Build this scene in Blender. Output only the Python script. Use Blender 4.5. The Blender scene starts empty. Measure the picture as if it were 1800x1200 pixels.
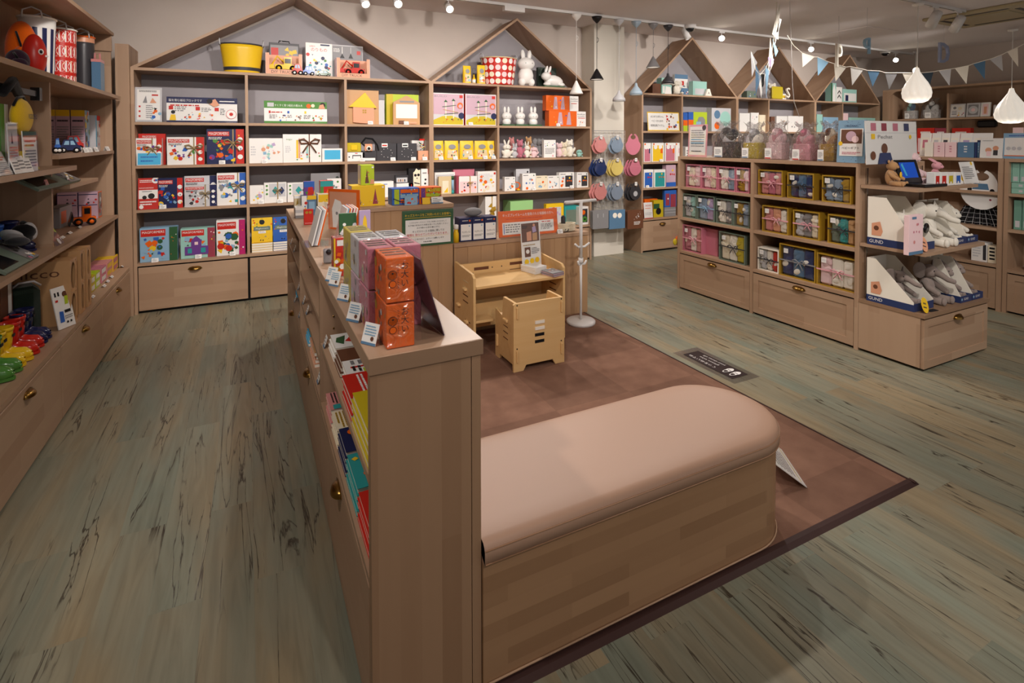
import bpy, math, random
from mathutils import Vector, Matrix
PI = math.pi
S = bpy.context.scene
COL = S.collection
# ---------------- camera ----------------
FPX, CX, CY = 940.5, 900.2, 266.9
YAW, PIT, ROL = (math.radians(a) for a in (26.26, 1.398, -.101))
cf = Vector((math.sin(YAW)*math.cos(PIT), math.cos(YAW)*math.cos(PIT), -math.sin(PIT)))
r0 = Vector((math.cos(YAW), -math.sin(YAW), 0)); u0 = r0.cross(cf)
cr = r0*math.cos(ROL)+u0*math.sin(ROL); cu = -r0*math.sin(ROL)+u0*math.cos(ROL)
EYE = Vector((0, 0, 1.5))
cd = bpy.data.cameras.new('camera'); cam = bpy.data.objects.new('camera', cd); COL.objects.link(cam)
cam.matrix_world = Matrix(((cr.x, cu.x, -cf.x, EYE.x), (cr.y, cu.y, -cf.y, EYE.y), (cr.z, cu.z, -cf.z, EYE.z), (0, 0, 0, 1)))
cd.sensor_width = 36; cd.lens = FPX/1800*36; cd.shift_x = (900-CX)/1800; cd.shift_y = (CY-600)/1800
cd.clip_start = .05; cd.clip_end = 60
S.camera = cam
# ---------------- light and exposure ----------------
S.view_settings.view_transform = 'Standard'; S.view_settings.look = 'None'
S.view_settings.gamma = 1; S.view_settings.use_curve_mapping = False
S.view_settings.exposure = 0.25
W = bpy.data.worlds.new('world'); S.world = W; W.use_nodes = True
W.node_tree.nodes['Background'].inputs[0].default_value = (1, .96, .95, 1)
W.node_tree.nodes['Background'].inputs[1].default_value = .40
def spot(x, y, z, tx, ty, tz, pw, ang=80, blend=.6, size=.05, col=(1, .92, .86)):
    d = bpy.data.lights.new('spot_light', 'SPOT'); d.energy = pw; d.spot_size = math.radians(ang); d.spot_blend = blend
    d.shadow_soft_size = size; d.color = col
    o = bpy.data.objects.new('spot_light', d); COL.objects.link(o); o.location = (x, y, z)
    o.rotation_euler = (Vector((tx, ty, tz))-Vector((x, y, z))).to_track_quat('-Z', 'Y').to_euler()
    return o
CEIL = 2.95
# (x, y, target, power): heads of the track in the middle of the shop, washing the back shelves
for x, tx, pw in ((-.4, -.2, 75), (.7, .7, 90), (1.8, 1.7, 90), (2.9, 3.0, 90), (4.1, 4.4, 70), (5.4, 5.6, 70), (6.8, 7.0, 75), (8.3, 8.6, 75)):
    spot(x, 3.2, 2.78, tx, 5.6, 1.5, pw*1.5, 84)
# a front rail above the camera's side of the shop: softer, flatter light on the goods facing it
for x, tx, ty, tz, pw in ((-.3, .4, 5.0, 1.0, 60), (1.2, 1.6, 4.2, .9, 75), (2.4, 3.0, 5.0, 1.0, 70), (1.0, .45, 2.2, 1.0, 22)):
    spot(x, .1 if x < 2 else 1.2, 2.8, tx, ty, tz, pw, 62, .8)
# heads of the rear track, turned down into the shop
for x, tx, ty, pw in ((.9, .9, 3.6, 60), (2.0, 1.9, 2.6, 95), (3.1, 2.9, 2.6, 75), (5.72, 4.2, 2.9, 60), (7.6, 5.6, 2.6, 70), (9.6, 8.2, 3.2, 70)):
    spot(x, 5.15, 2.75, tx, ty, .3, pw, 75)
spot(3.0, 3.2, 2.78, 2.2, 1.6, .3, 60, 75)
spot(1.6, 3.2, 2.78, .9, 1.7, .7, 62, 70)
spot(.9, 3.2, 2.78, -.2, 3.6, .2, 26, 80)
spot(-.75, 1.3, 2.8, .42, 2.3, .6, 62, 62)
spot(1.6, .3, 2.78, 3.9, 3.0, .8, 130, 60)
spot(2.3, 3.2, 2.78, 3.9, 3.4, 1.0, 50, 75)
spot(3.1, -.2, 2.78, 4.5, 2.0, .9, 60, 60)
spot(4.6, .5, 2.78, 5.9, 2.6, 1.1, 50, 60)
spot(2.6, .2, 2.78, 3.2, .9, 0, 46, 85)
spot(.7, -.9, 2.78, .75, 1.2, .4, 70, 60)
spot(-.2, .2, 2.78, -1.1, 3.8, 1.1, 26, 70)

# ---------------- colours and materials ----------------
PAL = dict(w='f0eeea', k='171619', r='c8281c', o='e8650f', y='efc423', Y='c9b41f', g='4f8a3a', G='2f5a36', L='b4c92a', b='2f62b8', B='8db4cf', n='1d2450',
           p='e6a6b0', P='c9788a', q='f3d2d4', t='2f9a9a', T='9fcfc4', v='6d3f8e', V='b9a3c9', br='6b4430', ta='c79a6b', c='efe3c8', C='d9c49a', e='8b8a8c', l='c9c9cc',
           d='3b3a3e', cy='49b4e0', m='b8246a', bl='5b7f9f', s='dfa07e', gr='6f7f72', mg='9a3d4d', go='b08b2a', lp='c8a7b6', iv='f6f0e2', dg='223026', rs='d98f8c', bb='8fa3b8', sk='e9c3a5', nv='2b3a66')
def rgb(c):
    if isinstance(c, tuple): return c
    h = PAL.get(c, c); v = [int(h[i:i+2], 16)/255 for i in (0, 2, 4)]
    return tuple(a/12.92 if a <= .04045 else ((a+.055)/1.055)**2.4 for a in v)+(1,)
def mat(name):
    m = bpy.data.materials.new(name); m.use_nodes = True
    return m, m.node_tree.nodes, m.node_tree.links, m.node_tree.nodes['Principled BSDF']
def simple(name, col, rough=.5, metal=0, spec=.5, emit=0):
    m, n, l, p = mat(name)
    p.inputs['Base Color'].default_value = rgb(col); p.inputs['Roughness'].default_value = rough; p.inputs['Metallic'].default_value = metal
    p.inputs['Specular IOR Level'].default_value = spec
    if emit: p.inputs['Emission Color'].default_value = rgb(col); p.inputs['Emission Strength'].default_value = emit
    return m
def attrmat(name, rough, spec=.4, fuzz=0):
    m, n, l, p = mat(name)
    a = n.new('ShaderNodeAttribute'); a.attribute_name = 'Col'
    p.inputs['Roughness'].default_value = rough; p.inputs['Specular IOR Level'].default_value = spec
    if fuzz:
        tc = n.new('ShaderNodeNewGeometry'); no = n.new('ShaderNodeTexNoise'); no.inputs['Scale'].default_value = 260; no.inputs['Detail'].default_value = 3
        l.new(tc.outputs['Position'], no.inputs['Vector'])
        bp_ = n.new('ShaderNodeBump'); bp_.inputs['Strength'].default_value = fuzz; bp_.inputs['Distance'].default_value = .003
        l.new(no.outputs['Fac'], bp_.inputs['Height']); l.new(bp_.outputs['Normal'], p.inputs['Normal'])
        mx = n.new('ShaderNodeMixRGB'); mx.blend_type = 'MULTIPLY'; mx.inputs[0].default_value = .25
        l.new(a.outputs['Color'], mx.inputs[1]); l.new(no.outputs['Fac'], mx.inputs[2]); l.new(mx.outputs[0], p.inputs['Base Color'])
        p.inputs['Sheen Weight'].default_value = .25
    else: l.new(a.outputs['Color'], p.inputs['Base Color'])
    return m
def wood(name, ax, c1, c2, rough=.45, stave=.075, leng=.6, grain=.35, contrast=1.0):
    """solid timber with its grain along world axis ax, laminated of staves whose tone varies"""
    m, n, l, p = mat(name)
    g = n.new('ShaderNodeNewGeometry'); s = n.new('ShaderNodeSeparateXYZ'); l.new(g.outputs['Position'], s.inputs[0])
    o = [i for i in range(3) if i != ax]
    ad = n.new('ShaderNodeMath'); ad.operation = 'ADD'; l.new(s.outputs[o[0]], ad.inputs[0]); l.new(s.outputs[o[1]], ad.inputs[1])
    cb = n.new('ShaderNodeCombineXYZ'); l.new(s.outputs[ax], cb.inputs[0]); l.new(ad.outputs[0], cb.inputs[1])
    bk = n.new('ShaderNodeTexBrick'); l.new(cb.outputs[0], bk.inputs['Vector']); bk.inputs['Scale'].default_value = 1
    bk.inputs['Brick Width'].default_value = leng; bk.inputs['Row Height'].default_value = stave; bk.inputs['Mortar Size'].default_value = 0
    bk.inputs['Color1'].default_value = (0, 0, 0, 1); bk.inputs['Color2'].default_value = (1, 1, 1, 1); bk.inputs['Bias'].default_value = 0
    sc = n.new('ShaderNodeVectorMath'); sc.operation = 'MULTIPLY'; v = [26., 26., 26.]; v[ax] = 1.6; sc.inputs[1].default_value = v
    l.new(g.outputs['Position'], sc.inputs[0])
    no = n.new('ShaderNodeTexNoise'); no.inputs['Scale'].default_value = 1; no.inputs['Detail'].default_value = 5; no.inputs['Distortion'].default_value = .6
    l.new(sc.outputs[0], no.inputs['Vector'])
    k = n.new('ShaderNodeMixRGB'); k.inputs[0].default_value = grain; l.new(bk.outputs['Color'], k.inputs[1]); l.new(no.outputs['Fac'], k.inputs[2])
    rp = n.new('ShaderNodeValToRGB'); rp.color_ramp.elements[0].position = .5-.5*contrast; rp.color_ramp.elements[1].position = .5+.5*contrast
    rp.color_ramp.elements[0].color = rgb(c1); rp.color_ramp.elements[1].color = rgb(c2)
    l.new(k.outputs[0], rp.inputs[0]); l.new(rp.outputs[0], p.inputs['Base Color'])
    p.inputs['Roughness'].default_value = rough; p.inputs['Specular IOR Level'].default_value = .3
    return m
WX, WY, WZ = (wood('oak_'+a, i, 'a38369', 'b99b80') for i, a in enumerate(('lengthwise', 'crosswise', 'upright')))
PLY = wood('birch_plywood', 0, 'd8ad72', 'e8c68f', .4, .4, 3, .8)
def clear(name, tint=(1, 1, 1, 1), gl=.015, rough=.03, bump=0, k=.22):
    m, n, l, p = mat(name); n.remove(p)
    out = n['Material Output']; t = n.new('ShaderNodeBsdfTransparent'); t.inputs[0].default_value = tint
    gsh = n.new('ShaderNodeBsdfGlossy'); gsh.inputs['Roughness'].default_value = rough
    fr = n.new('ShaderNodeLayerWeight'); fr.inputs[0].default_value = .35
    ma = n.new('ShaderNodeMath'); ma.operation = 'MULTIPLY_ADD'; ma.inputs[1].default_value = k; ma.inputs[2].default_value = gl; ma.use_clamp = True
    l.new(fr.outputs['Facing'], ma.inputs[0])
    if bump:
        no = n.new('ShaderNodeTexNoise'); no.inputs['Scale'].default_value = 22; no.inputs['Detail'].default_value = 2; no.inputs['Distortion'].default_value = 2
        tc = n.new('ShaderNodeNewGeometry'); l.new(tc.outputs['Position'], no.inputs['Vector'])
        b = n.new('ShaderNodeBump'); b.inputs['Strength'].default_value = bump; b.inputs['Distance'].default_value = .05; l.new(no.outputs['Fac'], b.inputs['Height'])
        l.new(b.outputs[0], gsh.inputs['Normal']); l.new(b.outputs[0], fr.inputs['Normal'])
    mx = n.new('ShaderNodeMixShader'); l.new(ma.outputs[0], mx.inputs[0]); l.new(t.outputs[0], mx.inputs[1]); l.new(gsh.outputs[0], mx.inputs[2])
    l.new(mx.outputs[0], out.inputs['Surface'])
    return m
CARD = attrmat('printed_card', .42); PAPER = attrmat('printed_paper', .6); GLOSS = attrmat('glossy_plastic', .16, .5)
SATIN = attrmat('satin_paint', .32); CLOTH = attrmat('soft_cloth', .95, .1, .5); MATT = attrmat('matt_paint', .8, .2)
CLEAR = clear('clear_acrylic'); FILM = clear('clear_film', (.99, .99, 1, 1), .015, .05, 1, .3); WRAP = clear('clear_wrap', (.99, .99, 1, 1), .10, .06, 1, .75)
BRASS = simple('aged_brass', '8a6a35', .28, 1); CHROME = simple('chrome', 'c8c8c8', .15, 1); STEEL = simple('white_steel', 'dcdad8', .35)
BLACK = simple('black_plastic', '141416', .35); GAPSHADE = simple('recess_shade', '120e0c', .9)  # near-black colour stands in for the shade in drawer gaps and plinth recesses
BULB = simple('lit_bulb', 'fff3dc', .4, 0, .5, 30); GLOW = simple('lit_opal', 'fff6e8', .4, 0, .5, .42)
LEATHER = simple('tan_vinyl', 'ad8a73', .5)
# ---------------- mesh builder ----------------
TXT = {}
def glyphs(s):
    if s not in TXT:
        c = bpy.data.curves.new('t', 'FONT'); c.body = s; c.size = 1; c.resolution_u = 2; c.align_x = 'CENTER'; c.align_y = 'CENTER'
        o = bpy.data.objects.new('t', c); COL.objects.link(o)
        me = bpy.data.meshes.new_from_object(o.evaluated_get(bpy.context.evaluated_depsgraph_get()))
        TXT[s] = ([tuple(v.co[:2]) for v in me.vertices], [tuple(p.vertices) for p in me.polygons])
        bpy.data.objects.remove(o); bpy.data.curves.remove(c); bpy.data.meshes.remove(me)
    return TXT[s]
class MB:
    def __init__(s): s.v = []; s.f = []; s.c = []; s.m = []; s.sm = []; s.mats = []; s.T = None
    def mi(s, m):
        if m not in s.mats: s.mats.append(m)
        return s.mats.index(m)
    def add(s, vs, fs, c='w', m=CARD, sm=False):
        b = len(s.v)
        s.v += [tuple(s.T @ Vector(q)) for q in vs] if s.T else [tuple(q) for q in vs]
        k = s.mi(m); c = rgb(c)
        for f in fs: s.f.append([b+i for i in f]); s.c.append(c); s.m.append(k); s.sm.append(sm)
        return s
    def box(s, x0, x1, y0, y1, z0, z1, c='w', m=CARD):
        vs = [(x, y, z) for z in (z0, z1) for y in (y0, y1) for x in (x0, x1)]
        return s.add(vs, [(0, 2, 3, 1), (4, 5, 7, 6), (0, 1, 5, 4), (1, 3, 7, 5), (3, 2, 6, 7), (2, 0, 4, 6)], c, m)
    def bev(s, x0, x1, y0, y1, z0, z1, b, c='w', m=CARD):
        """box with chamfered edges"""
        vs = []; X = (x0, x1); Y = (y0, y1); Z = (z0, z1); sg = (1, -1); idx = {}
        for i in (0, 1):
            for j in (0, 1):
                for k in (0, 1):
                    for a in range(3):
                        p = [X[i]+sg[i]*b, Y[j]+sg[j]*b, Z[k]+sg[k]*b]; p[a] = (X, Y, Z)[a][(i, j, k)[a]]
                        idx[i, j, k, a] = len(vs); vs.append(p)
        fs = []
        for a in range(3):
            o = [q for q in range(3) if q != a]
            for e in (0, 1):
                q = []
                for u, w in ((0, 0), (1, 0), (1, 1), (0, 1)):
                    t = [0, 0, 0]; t[a] = e; t[o[0]] = u; t[o[1]] = w; q.append(idx[t[0], t[1], t[2], a])
                fs.append(q)
        for a in range(3):
            o = [q for q in range(3) if q != a]
            for u in (0, 1):
                for w in (0, 1):
                    def K(e, ax):
                        t = [0, 0, 0]; t[a] = e; t[o[0]] = u; t[o[1]] = w; return idx[t[0], t[1], t[2], ax]
                    fs.append((K(0, o[0]), K(1, o[0]), K(1, o[1]), K(0, o[1])))
        for i in (0, 1):
            for j in (0, 1):
                for k in (0, 1): fs.append([idx[i, j, k, a] for a in range(3)])
        return s.add(vs, fs, c, m)
    def prism(s, pts, h0, h1, ax='z', c='w', m=CARD, sm=False):
        """outline pts (2D) pushed from h0 to h1 along ax"""
        n = len(pts); f = {'z': lambda a, b, h: (a, b, h), 'y': lambda a, b, h: (a, h, b), 'x': lambda a, b, h: (h, a, b)}[ax]
        vs = [f(a, b, h0) for a, b in pts]+[f(a, b, h1) for a, b in pts]
        return s.add(vs, [tuple(range(n))[::-1], tuple(range(n, 2*n))]+[(i, (i+1) % n, n+(i+1) % n, n+i) for i in range(n)], c, m, sm)
    def lathe(s, prof, cx=0, cy=0, n=24, c='w', m=CARD, sx=1, sy=1, wav=0, wn=10, tw=0):
        vs = []
        for j, (r, z) in enumerate(prof):
            for i in range(n):
                a = 2*PI*i/n; rr = r*(1+wav*math.cos(wn*(a+tw*j/len(prof))))
                vs.append((cx+rr*sx*math.cos(a), cy+rr*sy*math.sin(a), z))
        fs = [(j*n+i, j*n+(i+1) % n, (j+1)*n+(i+1) % n, (j+1)*n+i) for j in range(len(prof)-1) for i in range(n)]
        return s.add(vs, fs, c, m, True)
    def disc(s, x, y, z, r, n=20, c='w', m=CARD, sx=1, sy=1):
        return s.add([(x+r*sx*math.cos(2*PI*i/n), y+r*sy*math.sin(2*PI*i/n), z) for i in range(n)], [tuple(range(n))], c, m)
    def tube(s, pts, r, n=8, c='w', m=CARD, cap=True, closed=False):
        """round bar along pts; r a number or one per point"""
        P = [Vector(p) for p in pts]; vs = []; k = len(P); up = None
        for i, p in enumerate(P):
            d = (P[(i+1) % k]-P[i-1]) if closed else (P[min(i+1, k-1)]-P[max(i-1, 0)])
            d.normalize()
            if up is None: up = Vector((0, 0, 1)) if abs(d.z) < .9 else Vector((1, 0, 0))
            a = d.cross(up)
            if a.length < 1e-4: a = d.orthogonal()
            a.normalize(); b = a.cross(d).normalized(); up = b
            rr = r[i] if isinstance(r, (list, tuple)) else r
            for j in range(n):
                t = 2*PI*j/n; vs.append(p+a*rr*math.cos(t)+b*rr*math.sin(t))
        fs = [(i*n+j, i*n+(j+1) % n, ((i+1) % k)*n+(j+1) % n, ((i+1) % k)*n+j) for i in range(k if closed else k-1) for j in range(n)]
        if cap and not closed: fs += [tuple(range(n))[::-1], tuple(range((k-1)*n, k*n))]
        return s.add(vs, fs, c, m, True)
    def ell(s, x, y, z, rx, ry, rz, c='w', m=CLOTH, rot=(0, 0, 0), n=14, k=9):
        from mathutils import Euler
        R = Euler(rot).to_matrix(); vs = []; fs = []
        for j in range(k+1):
            t = PI*j/k
            for i in range(n):
                a = 2*PI*i/n
                vs.append(Vector((x, y, z))+R @ Vector((rx*math.sin(t)*math.cos(a), ry*math.sin(t)*math.sin(a), rz*math.cos(t))))
        for j in range(k):
            for i in range(n): fs.append((j*n+i, j*n+(i+1) % n, (j+1)*n+(i+1) % n, (j+1)*n+i))
        return s.add(vs, fs, c, m, True)
    def grid(s, fn, nu, nv, c='w', m=CLOTH, sm=True):
        vs = [fn(i/nu, j/nv) for j in range(nv+1) for i in range(nu+1)]; q = nu+1
        return s.add(vs, [(j*q+i, j*q+i+1, (j+1)*q+i+1, (j+1)*q+i) for j in range(nv) for i in range(nu)], c, m, sm)
    def text(s, st, x, z, size, c='k', y=-.001, m=PAPER, wid=None, vert=False):
        if vert:
            for i, ch in enumerate(st): s.text(ch, x, z-i*size*1.02, size, c, y, m)
            return s
        V, F = glyphs(st); sx = size
        if wid and V:
            w = max(v[0] for v in V)-min(v[0] for v in V); sx = wid/w if w > 0 else size
        return s.add([(x+v[0]*sx, y, z+v[1]*size) for v in V], F, c, m)
    def art(s, W_, H_, spec, y=0, m=CARD, z0=0, x0=None):
        """flat inks on a front face W_ x H_ whose lower middle is (0, y, z0)"""
        x0 = -W_/2 if x0 is None else x0
        X = lambda a: x0+a*W_
        Z = lambda a: z0+a*H_
        e = y
        for t in spec:
            n0 = len(s.v); T0 = s.T; s.T = None; e -= .0004; k = t[0]; self_clip = k in 'cps'
            if k == 'r': s.add([(X(t[1]), e, Z(t[2])), (X(t[3]), e, Z(t[2])), (X(t[3]), e, Z(t[4])), (X(t[1]), e, Z(t[4]))], [(0, 1, 2, 3)], t[5], m)
            elif k == 'c': s.add([(X(t[1])+t[3]*H_*math.cos(a*PI/9), e, Z(t[2])+t[3]*H_*math.sin(a*PI/9)) for a in range(18)], [tuple(range(18))], t[4], m)
            elif k == 'p': s.add([(X(t[2][i]), e, Z(t[2][i+1])) for i in range(0, len(t[2]), 2)], [tuple(range(len(t[2])//2))], t[1], m)
            elif k == 't': s.text(t[4], X(t[1]), Z(t[2]), t[3]*H_, t[5], e, m, None if len(t) < 7 else t[6]*W_)
            elif k == 'v': s.text(t[4], X(t[1]), Z(t[2]), t[3]*H_, t[5], e, m, vert=True)
            elif k == 'l':      # lines of small print: n rows of short dashes
                rn = random.Random(int(t[1]*97+t[2]*31+t[5])); hh = (t[4]-t[2])/t[5]
                for i in range(t[5]):
                    a = t[1]; zz = t[2]+hh*(i+.25); end = t[3]-(rn.random()*.3*(t[3]-t[1]) if i % 3 == 0 else 0)
                    while a < end-.01:
                        b = min(end, a+(.02+.06*rn.random())*(1 if t[3]-t[1] > .5 else .8)); s.add([(X(a), e, Z(zz)), (X(b), e, Z(zz)), (X(b), e, Z(zz+hh*.5)), (X(a), e, Z(zz+hh*.5))], [(0, 1, 2, 3)], t[6], m); a = b+.012
            elif k == 's':      # a scatter of small printed shapes
                rn = random.Random(t[7] if len(t) > 7 else 3)
                for i in range(t[5]):
                    cx_ = t[1]+rn.random()*(t[3]-t[1]); cz_ = t[2]+rn.random()*(t[4]-t[2]); rr = (t[4]-t[2])*H_*(.06+.12*rn.random())*(t[8] if len(t) > 8 else 1)
                    q = rn.choice((3, 4, 4, 6, 10)); a0 = rn.random()*6; e -= .0001
                    ax, az = X(cx_), Z(cz_); pass
                    s.add([(ax+rr*math.cos(a0+2*PI*u/q), e, az+rr*math.sin(a0+2*PI*u/q)) for u in range(q)], [tuple(range(q))], rn.choice(t[6]), m)
            # inks end at the edge of the face they are printed on
            for i in range(n0, len(s.v)):
                v = s.v[i]; v = (min(max(v[0], X(0)), X(1)), v[1], min(max(v[2], Z(0)), Z(1))); s.v[i] = tuple(T0 @ Vector(v)) if T0 else v
            s.T = T0
        return s
    def build(s, name, parent=None, loc=None, rot=None, mod=None):
        me = bpy.data.meshes.new(name); me.from_pydata(s.v, [], s.f)
        for m in s.mats: me.materials.append(m)
        me.polygons.foreach_set('material_index', s.m); me.polygons.foreach_set('use_smooth', s.sm)
        at = me.color_attributes.new('Col', 'FLOAT_COLOR', 'CORNER'); d = []
        for p, c in zip(me.polygons, s.c): d += list(c)*p.loop_total
        at.data.foreach_set('color', d); me.update()
        o = bpy.data.objects.new(name, me); COL.objects.link(o)
        if parent: o.parent = parent
        if loc: o.location = loc
        if rot: o.rotation_euler = rot
        return o
def tag(o, label, cat, group=None):
    o['label'] = label; o['category'] = cat
    if group: o['group'] = group
    return o
def thing(name, label, cat, loc=(0, 0, 0), rot=(0, 0, 0), group=None):
    o = bpy.data.objects.new(name, None); o.empty_display_size = .05; COL.objects.link(o); o.location = loc
    o.rotation_euler = rot if isinstance(rot, tuple) else (0, 0, rot)
    return tag(o, label, cat, group)
def struct(o): o['kind'] = 'structure'; return o
def dup(root, loc, rot=None, label=None, group=None):
    r = root.copy(); COL.objects.link(r); r.location = loc
    if rot is not None: r.rotation_euler = rot
    if label: r['label'] = label
    if group: r['group'] = group
    for ch in list(root.children):
        c = ch.copy(); COL.objects.link(c); c.parent = r
        for g in list(ch.children):
            d = g.copy(); COL.objects.link(d); d.parent = c
    return r
def bp(px, py, ax, val):
    d = cf+cr*((px-CX)/FPX)-cu*((py-CY)/FPX); i = 'XYZ'.index(ax)
    return EYE+d*((val-EYE[i])/d[i])
class Row:
    """a shelf: the plane its goods front, its height, and how to say where it is"""
    def __init__(s, face, plane, z, where, bays=()): s.face = face; s.plane = plane; s.z = z; s.where = where; s.bays = bays
    def at(s, px0, px1, py, inset=.03, base=None):
        """world place, turn, width and height of a thing seen between px0 and px1 with its top at py"""
        sg = {'Y': 1, 'L': 1, 'R': -1}[s.face]; ax = 'Y' if s.face == 'Y' else 'X'; P = s.plane+sg*inset
        zb = s.z if base is None else base
        a = bp(px0, py+10, ax, P); b = bp(px1, py+10, ax, P); t = bp((px0+px1)/2, py, ax, P)
        i = 0 if s.face == 'Y' else 1; lo, hi = sorted((a[i], b[i])); m = (lo+hi)/2
        for q0, q1 in zip(s.bays, s.bays[1:]):      # goods stay between the uprights of their bay
            if q0 <= m <= q1: lo = max(lo, q0+.0135); hi = min(hi, q1-.0135)
        w = hi-lo-.0016; mid = (a+b)/2; mid[i] = (lo+hi)/2; mid.z = zb+.0006
        return mid, {'Y': 0, 'L': -PI/2, 'R': PI/2}[s.face], w, t.z-zb
# ================= the room =================
def floor_mat():
    m, n, l, p = mat('weathered_plank_vinyl')
    g = n.new('ShaderNodeNewGeometry'); s = n.new('ShaderNodeSeparateXYZ'); l.new(g.outputs['Position'], s.inputs[0])
    cb = n.new('ShaderNodeCombineXYZ'); l.new(s.outputs['Y'], cb.inputs[0]); l.new(s.outputs['X'], cb.inputs[1])
    bk = n.new('ShaderNodeTexBrick'); l.new(cb.outputs[0], bk.inputs['Vector']); bk.inputs['Scale'].default_value = 1; bk.offset = .37
    bk.inputs['Brick Width'].default_value = 1.22; bk.inputs['Row Height'].default_value = .152; bk.inputs['Mortar Size'].default_value = .0006
    bk.inputs['Color1'].default_value = (0, 0, 0, 1); bk.inputs['Color2'].default_value = (1, 1, 1, 1); bk.inputs['Mortar'].default_value = (.3, .3, .3, 1)
    def noise(sc, det=4, dist=0., add=None):
        v = n.new('ShaderNodeVectorMath'); v.operation = 'MULTIPLY'; v.inputs[1].default_value = sc; l.new(g.outputs['Position'], v.inputs[0]); last = v
        if add:
            w = n.new('ShaderNodeVectorMath'); w.operation = 'MULTIPLY_ADD'; l.new(bk.outputs['Color'], w.inputs[0]); w.inputs[1].default_value = add; l.new(v.outputs[0], w.inputs[2]); last = w
        t = n.new('ShaderNodeTexNoise'); t.inputs['Scale'].default_value = 1; t.inputs['Detail'].default_value = det; t.inputs['Distortion'].default_value = dist
        l.new(last.outputs[0], t.inputs['Vector']); return t
    a = noise((4.5, .9, 1), 3, .4, (9, 4, 0)); r1 = n.new('ShaderNodeValToRGB'); r1.color_ramp.elements[0].position = .33; r1.color_ramp.elements[1].position = .67
    e = r1.color_ramp.elements; e[0].color = rgb('998b6f'); e[1].color = rgb('848b7b'); q = e.new(.5); q.color = rgb('8e8b77')
    l.new(a.outputs['Fac'], r1.inputs[0])
    b = noise((30, 2.2, 1), 4, 1.2, (30, 9, 0)); r2 = n.new('ShaderNodeValToRGB'); r2.color_ramp.elements[0].color = rgb('8a7a68'); r2.color_ramp.elements[1].color = (1, 1, 1, 1); r2.color_ramp.elements[0].position = .3; r2.color_ramp.elements[1].position = .62
    l.new(b.outputs['Fac'], r2.inputs[0])
    m1 = n.new('ShaderNodeMixRGB'); m1.blend_type = 'MULTIPLY'; m1.inputs[0].default_value = .26; l.new(r1.outputs[0], m1.inputs[1]); l.new(r2.outputs[0], m1.inputs[2])
    # cracks: narrow bands of a stretched noise, only where a broader one lets them
    c = noise((9, .55, 1), 8, 1.8, (13, 3, 0)); d = n.new('ShaderNodeMath'); d.operation = 'SUBTRACT'; d.inputs[1].default_value = .5; l.new(c.outputs['Fac'], d.inputs[0])
    ab = n.new('ShaderNodeMath'); ab.operation = 'ABSOLUTE'; l.new(d.outputs[0], ab.inputs[0])
    r3 = n.new('ShaderNodeValToRGB'); r3.color_ramp.elements[0].position = .0; r3.color_ramp.elements[1].position = .014; r3.color_ramp.elements[0].color = (1, 1, 1, 1); r3.color_ramp.elements[1].color = (0, 0, 0, 1)
    l.new(ab.outputs[0], r3.inputs[0])
    k = noise((3.2, 1.1, 1), 3, 0, (21, 17, 0)); r4 = n.new('ShaderNodeValToRGB'); r4.color_ramp.elements[0].position = .42; r4.color_ramp.elements[1].position = .52; l.new(k.outputs['Fac'], r4.inputs[0])
    mm = n.new('ShaderNodeMath'); mm.operation = 'MULTIPLY'; l.new(r3.outputs[0], mm.inputs[0]); l.new(r4.outputs[0], mm.inputs[1])
    m2 = n.new('ShaderNodeMixRGB'); l.new(mm.outputs[0], m2.inputs[0]); l.new(m1.outputs[0], m2.inputs[1]); m2.inputs[2].default_value = rgb('33291f')
    br = n.new('ShaderNodeMixRGB'); br.blend_type = 'MULTIPLY'; br.inputs[0].default_value = .16; l.new(m2.outputs[0], br.inputs[1]); l.new(bk.outputs['Color'], br.inputs[2])
    l.new(br.outputs[0], p.inputs['Base Color']); p.inputs['Roughness'].default_value = .36; p.inputs['Specular IOR Level'].default_value = .35
    bu = n.new('ShaderNodeBump'); bu.inputs['Strength'].default_value = .25; bu.inputs['Distance'].default_value = .002; l.new(mm.outputs[0], bu.inputs['Height']); bu.invert = True
    l.new(bu.outputs[0], p.inputs['Normal'])
    return m
def mottled(name, c1, c2, scale, rough=.85, bump=.2, tile=0):
    m, n, l, p = mat(name); g = n.new('ShaderNodeNewGeometry'); t = n.new('ShaderNodeTexNoise'); t.inputs['Scale'].default_value = scale; t.inputs['Detail'].default_value = 6
    l.new(g.outputs['Position'], t.inputs['Vector']); r = n.new('ShaderNodeValToRGB'); r.color_ramp.elements[0].position = .3; r.color_ramp.elements[1].position = .7
    r.color_ramp.elements[0].color = rgb(c1); r.color_ramp.elements[1].color = rgb(c2); l.new(t.outputs['Fac'], r.inputs[0]); out = r.outputs[0]
    if tile:
        k = n.new('ShaderNodeTexChecker'); k.inputs['Scale'].default_value = 1/tile; l.new(g.outputs['Position'], k.inputs['Vector'])
        k.inputs['Color1'].default_value = (1, 1, 1, 1); k.inputs['Color2'].default_value = (.84, .84, .84, 1)
        mx = n.new('ShaderNodeMixRGB'); mx.blend_type = 'MULTIPLY'; mx.inputs[0].default_value = 1; l.new(out, mx.inputs[1]); l.new(k.outputs[0], mx.inputs[2]); out = mx.outputs[0]
    l.new(out, p.inputs['Base Color']); p.inputs['Roughness'].default_value = rough; p.inputs['Specular IOR Level'].default_value = .2
    t2 = n.new('ShaderNodeTexNoise'); t2.inputs['Scale'].default_value = scale*14; l.new(g.outputs['Position'], t2.inputs['Vector'])
    b = n.new('ShaderNodeBump'); b.inputs['Strength'].default_value = bump; b.inputs['Distance'].default_value = .003; l.new(t2.outputs['Fac'], b.inputs['Height']); l.new(b.outputs[0], p.inputs['Normal'])
    return m
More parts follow.
